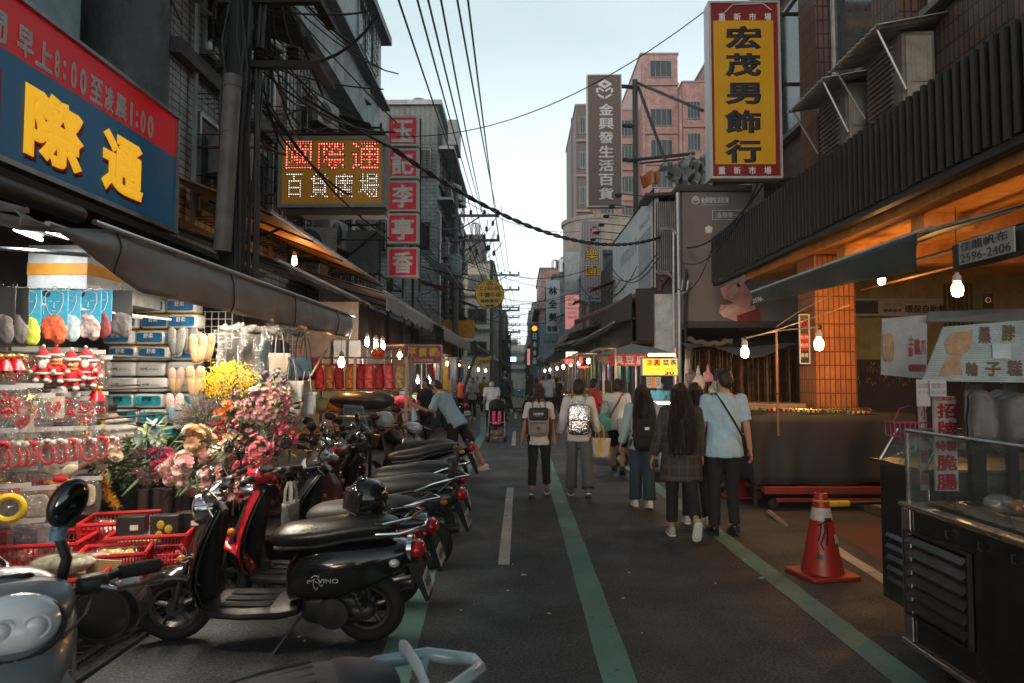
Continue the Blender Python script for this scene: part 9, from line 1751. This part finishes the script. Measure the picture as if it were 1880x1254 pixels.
for k,(x,y,z,s) in enumerate([(-3.0,24,4.7,1.4),(-2.8,30,4.9,1.6),(-2.6,36,5.3,1.8),(2.9,24,4.7,1.2),(3.0,33,5.2,1.6),(2.6,44,5.4,1.6)]):
    t=thing('window_canopy',['rusty sheet canopy on the left facade, nearest','dull sheet canopy on the left facade, second','tilted sheet canopy on the left facade, farthest','small sheet canopy over the right awnings, nearest','grey sheet canopy over the right awnings, middle','pale sheet canopy over the right awnings, farthest'][k],'canopy',(x,y,z)); sx=1 if x<0 else -1
    mb=MB(); mb.grid(lambda a,b:V((sx*(-.5+.9*b),s*(a-.5),.3-.35*b+.015*sin(a*50))),40,3); mb.build('sheet',mat('canopy_sheet%d'%(k%3),[(.22,.08,.035),(.12,.13,.13),(.25,.28,.29)][k%3],.6,dirt=.4),t,solid=.012); mb=MB(); mb.tube([(-sx*.5,-s*.4,-.3),(sx*.35,-s*.4,0)],.015,5); mb.build('strut',IRON,t)
t=thing('transformer_cluster','bundle of insulators and cable joints by the wide crossarms','electrical gear',(-2.2,26.6,8)); mb=MB()
for k in range(9): p=V((rnd.uniform(-.3,1.2),rnd.uniform(-.2,.2),rnd.uniform(-1.6,-.3))); mb.ball(p,(.06,.05,.12),8,5); mb.tube([p,p+V((rnd.uniform(-.4,.4),0,rnd.uniform(.3,.7)))],.015,4); mb.tube([p,(rnd.uniform(-.1,.6),0,rnd.uniform(-2.5,-1.8))],.012,4)
mb.build('joints',DK,t)
# rooftop tank and antennae
for k,(x,y,z) in enumerate(((-4.5,30,12.3),(-4.2,64,14.4),(3.6,54,9.4),(4.2,80,13.6))):
    t=thing('water_tank',['steel water tank on the corrugated block','steel water tank on the beige house shed','steel water tank on the right grey house','steel water tank on the pinkish far house'][k],'water tank',(x,y,z)); mb=MB(); mb.lathe((0,0,.4),[(.45,0),(.5,.05),(.5,1.1),(.3,1.3),(.1,1.35)],20); mb.build('tank',STEEL,t); mb=MB()
    for a in range(4): mb.tube([(.4*cos(a*1.57),.4*sin(a*1.57),0),(.4*cos(a*1.57),.4*sin(a*1.57),.42)],.03,5)
    mb.build('leg',IRON,t)

# more packs hung behind the first rows of the accessory rack
rnd.seed(77); PRO=[o for o in COL.objects if o.name.startswith('ornament_pack')]
for i in range(44):
    src=PRO[rnd.randrange(len(PRO))]; r_=i//11; px=2+(i%11)*19; lab=src['label'].split(' hanging')[0]
    c=copy_tree(src,None,lab+' in the %s backing row, %s from the left'%(['upper','second','third','bottom'][r_],(OW+['tenth','eleventh'])[i%11])); p=hangloc(px,(648,722,800,872)[r_]+rnd.uniform(-6,8)); c.location=p+V((-.12,.10,0)); c.rotation_euler.z=R(22)+rnd.uniform(-.4,.4)

# second layer of clutter: more bouquets spilling lower, more facade gear
rnd.seed(8)
bouquet('pale pink rose bunch spilling in front of the vases',425,905,5.2,26,'rose',[FM('rose_pale',(0,0,0))],14,.03,leafn=20)
bouquet('white and pink carnation bunch low beside the scooter',388,880,5.15,26,'mum',[FM('carnation_white',(.7,.6,.55)),FM('pink_mix',(0,0,0))],26,.026,leafn=20)
bouquet('yellowish cream rose bunch above the berries',415,820,5.4,22,'rose',[FM('cream_peach',(0,0,0))],14,.032,leafn=14)
bouquet('bright pink rose bunch at the right edge of the flowers',530,800,5.9,30,'rose',[FM('rose_bright',(.72,.16,.24))],26,.028,leafn=30)
bouquet('pale lilac rose bunch between mimosa and tote bags',500,705,6.3,28,'rose',[FM('lilac_rose',(.55,.40,.48))],22,.028,leafn=30)
for k,(y,z) in enumerate([(10.6,7.0),(12.6,5.2),(14.2,6.9),(16.2,4.3),(18,6.6),(17.2,8.8)]): acunit('weathered air conditioner on the tiled facade, '+['high near','low near','high middle','low far','high far','topmost'][k],(-4.2,y,z),(1,-.3,0),(.8,.34,.55))
for k in range(10):
    y=9+k*.95; t=thing('drain_pipe','thin wall pipe on the tiled facade, %s from the near end'%(OW+['tenth'])[k],'pipe',(-4.38,y,3.6),0,'pipes on the tiled facade'); mb=MB(); h=2+rnd.random()*2.4; mb.tube([(0,0,0),(0,0,h),(0,.5,h+.1),(0,.55,h+.5)],.022+.02*rnd.random(),6); mb.build('pipe',(GALV,IRON,CONCL)[k%3],t)

# ================================================================ haze
hm=bpy.data.materials.new('pale_haze'); hm.use_nodes=True; n=hm.node_tree; n.nodes.clear(); o_=n.nodes.new('ShaderNodeOutputMaterial'); v_=n.nodes.new('ShaderNodeVolumePrincipled'); v_.inputs['Color'].default_value=(.80,.90,.95,1); v_.inputs['Density'].default_value=.0011; n.links.new(v_.outputs[0],o_.inputs['Volume'])
hz=MB(); hz.bx(-95,95,-25,505,-1,42); struct('haze',hz,hm,smooth=0)['kind']='stuff'
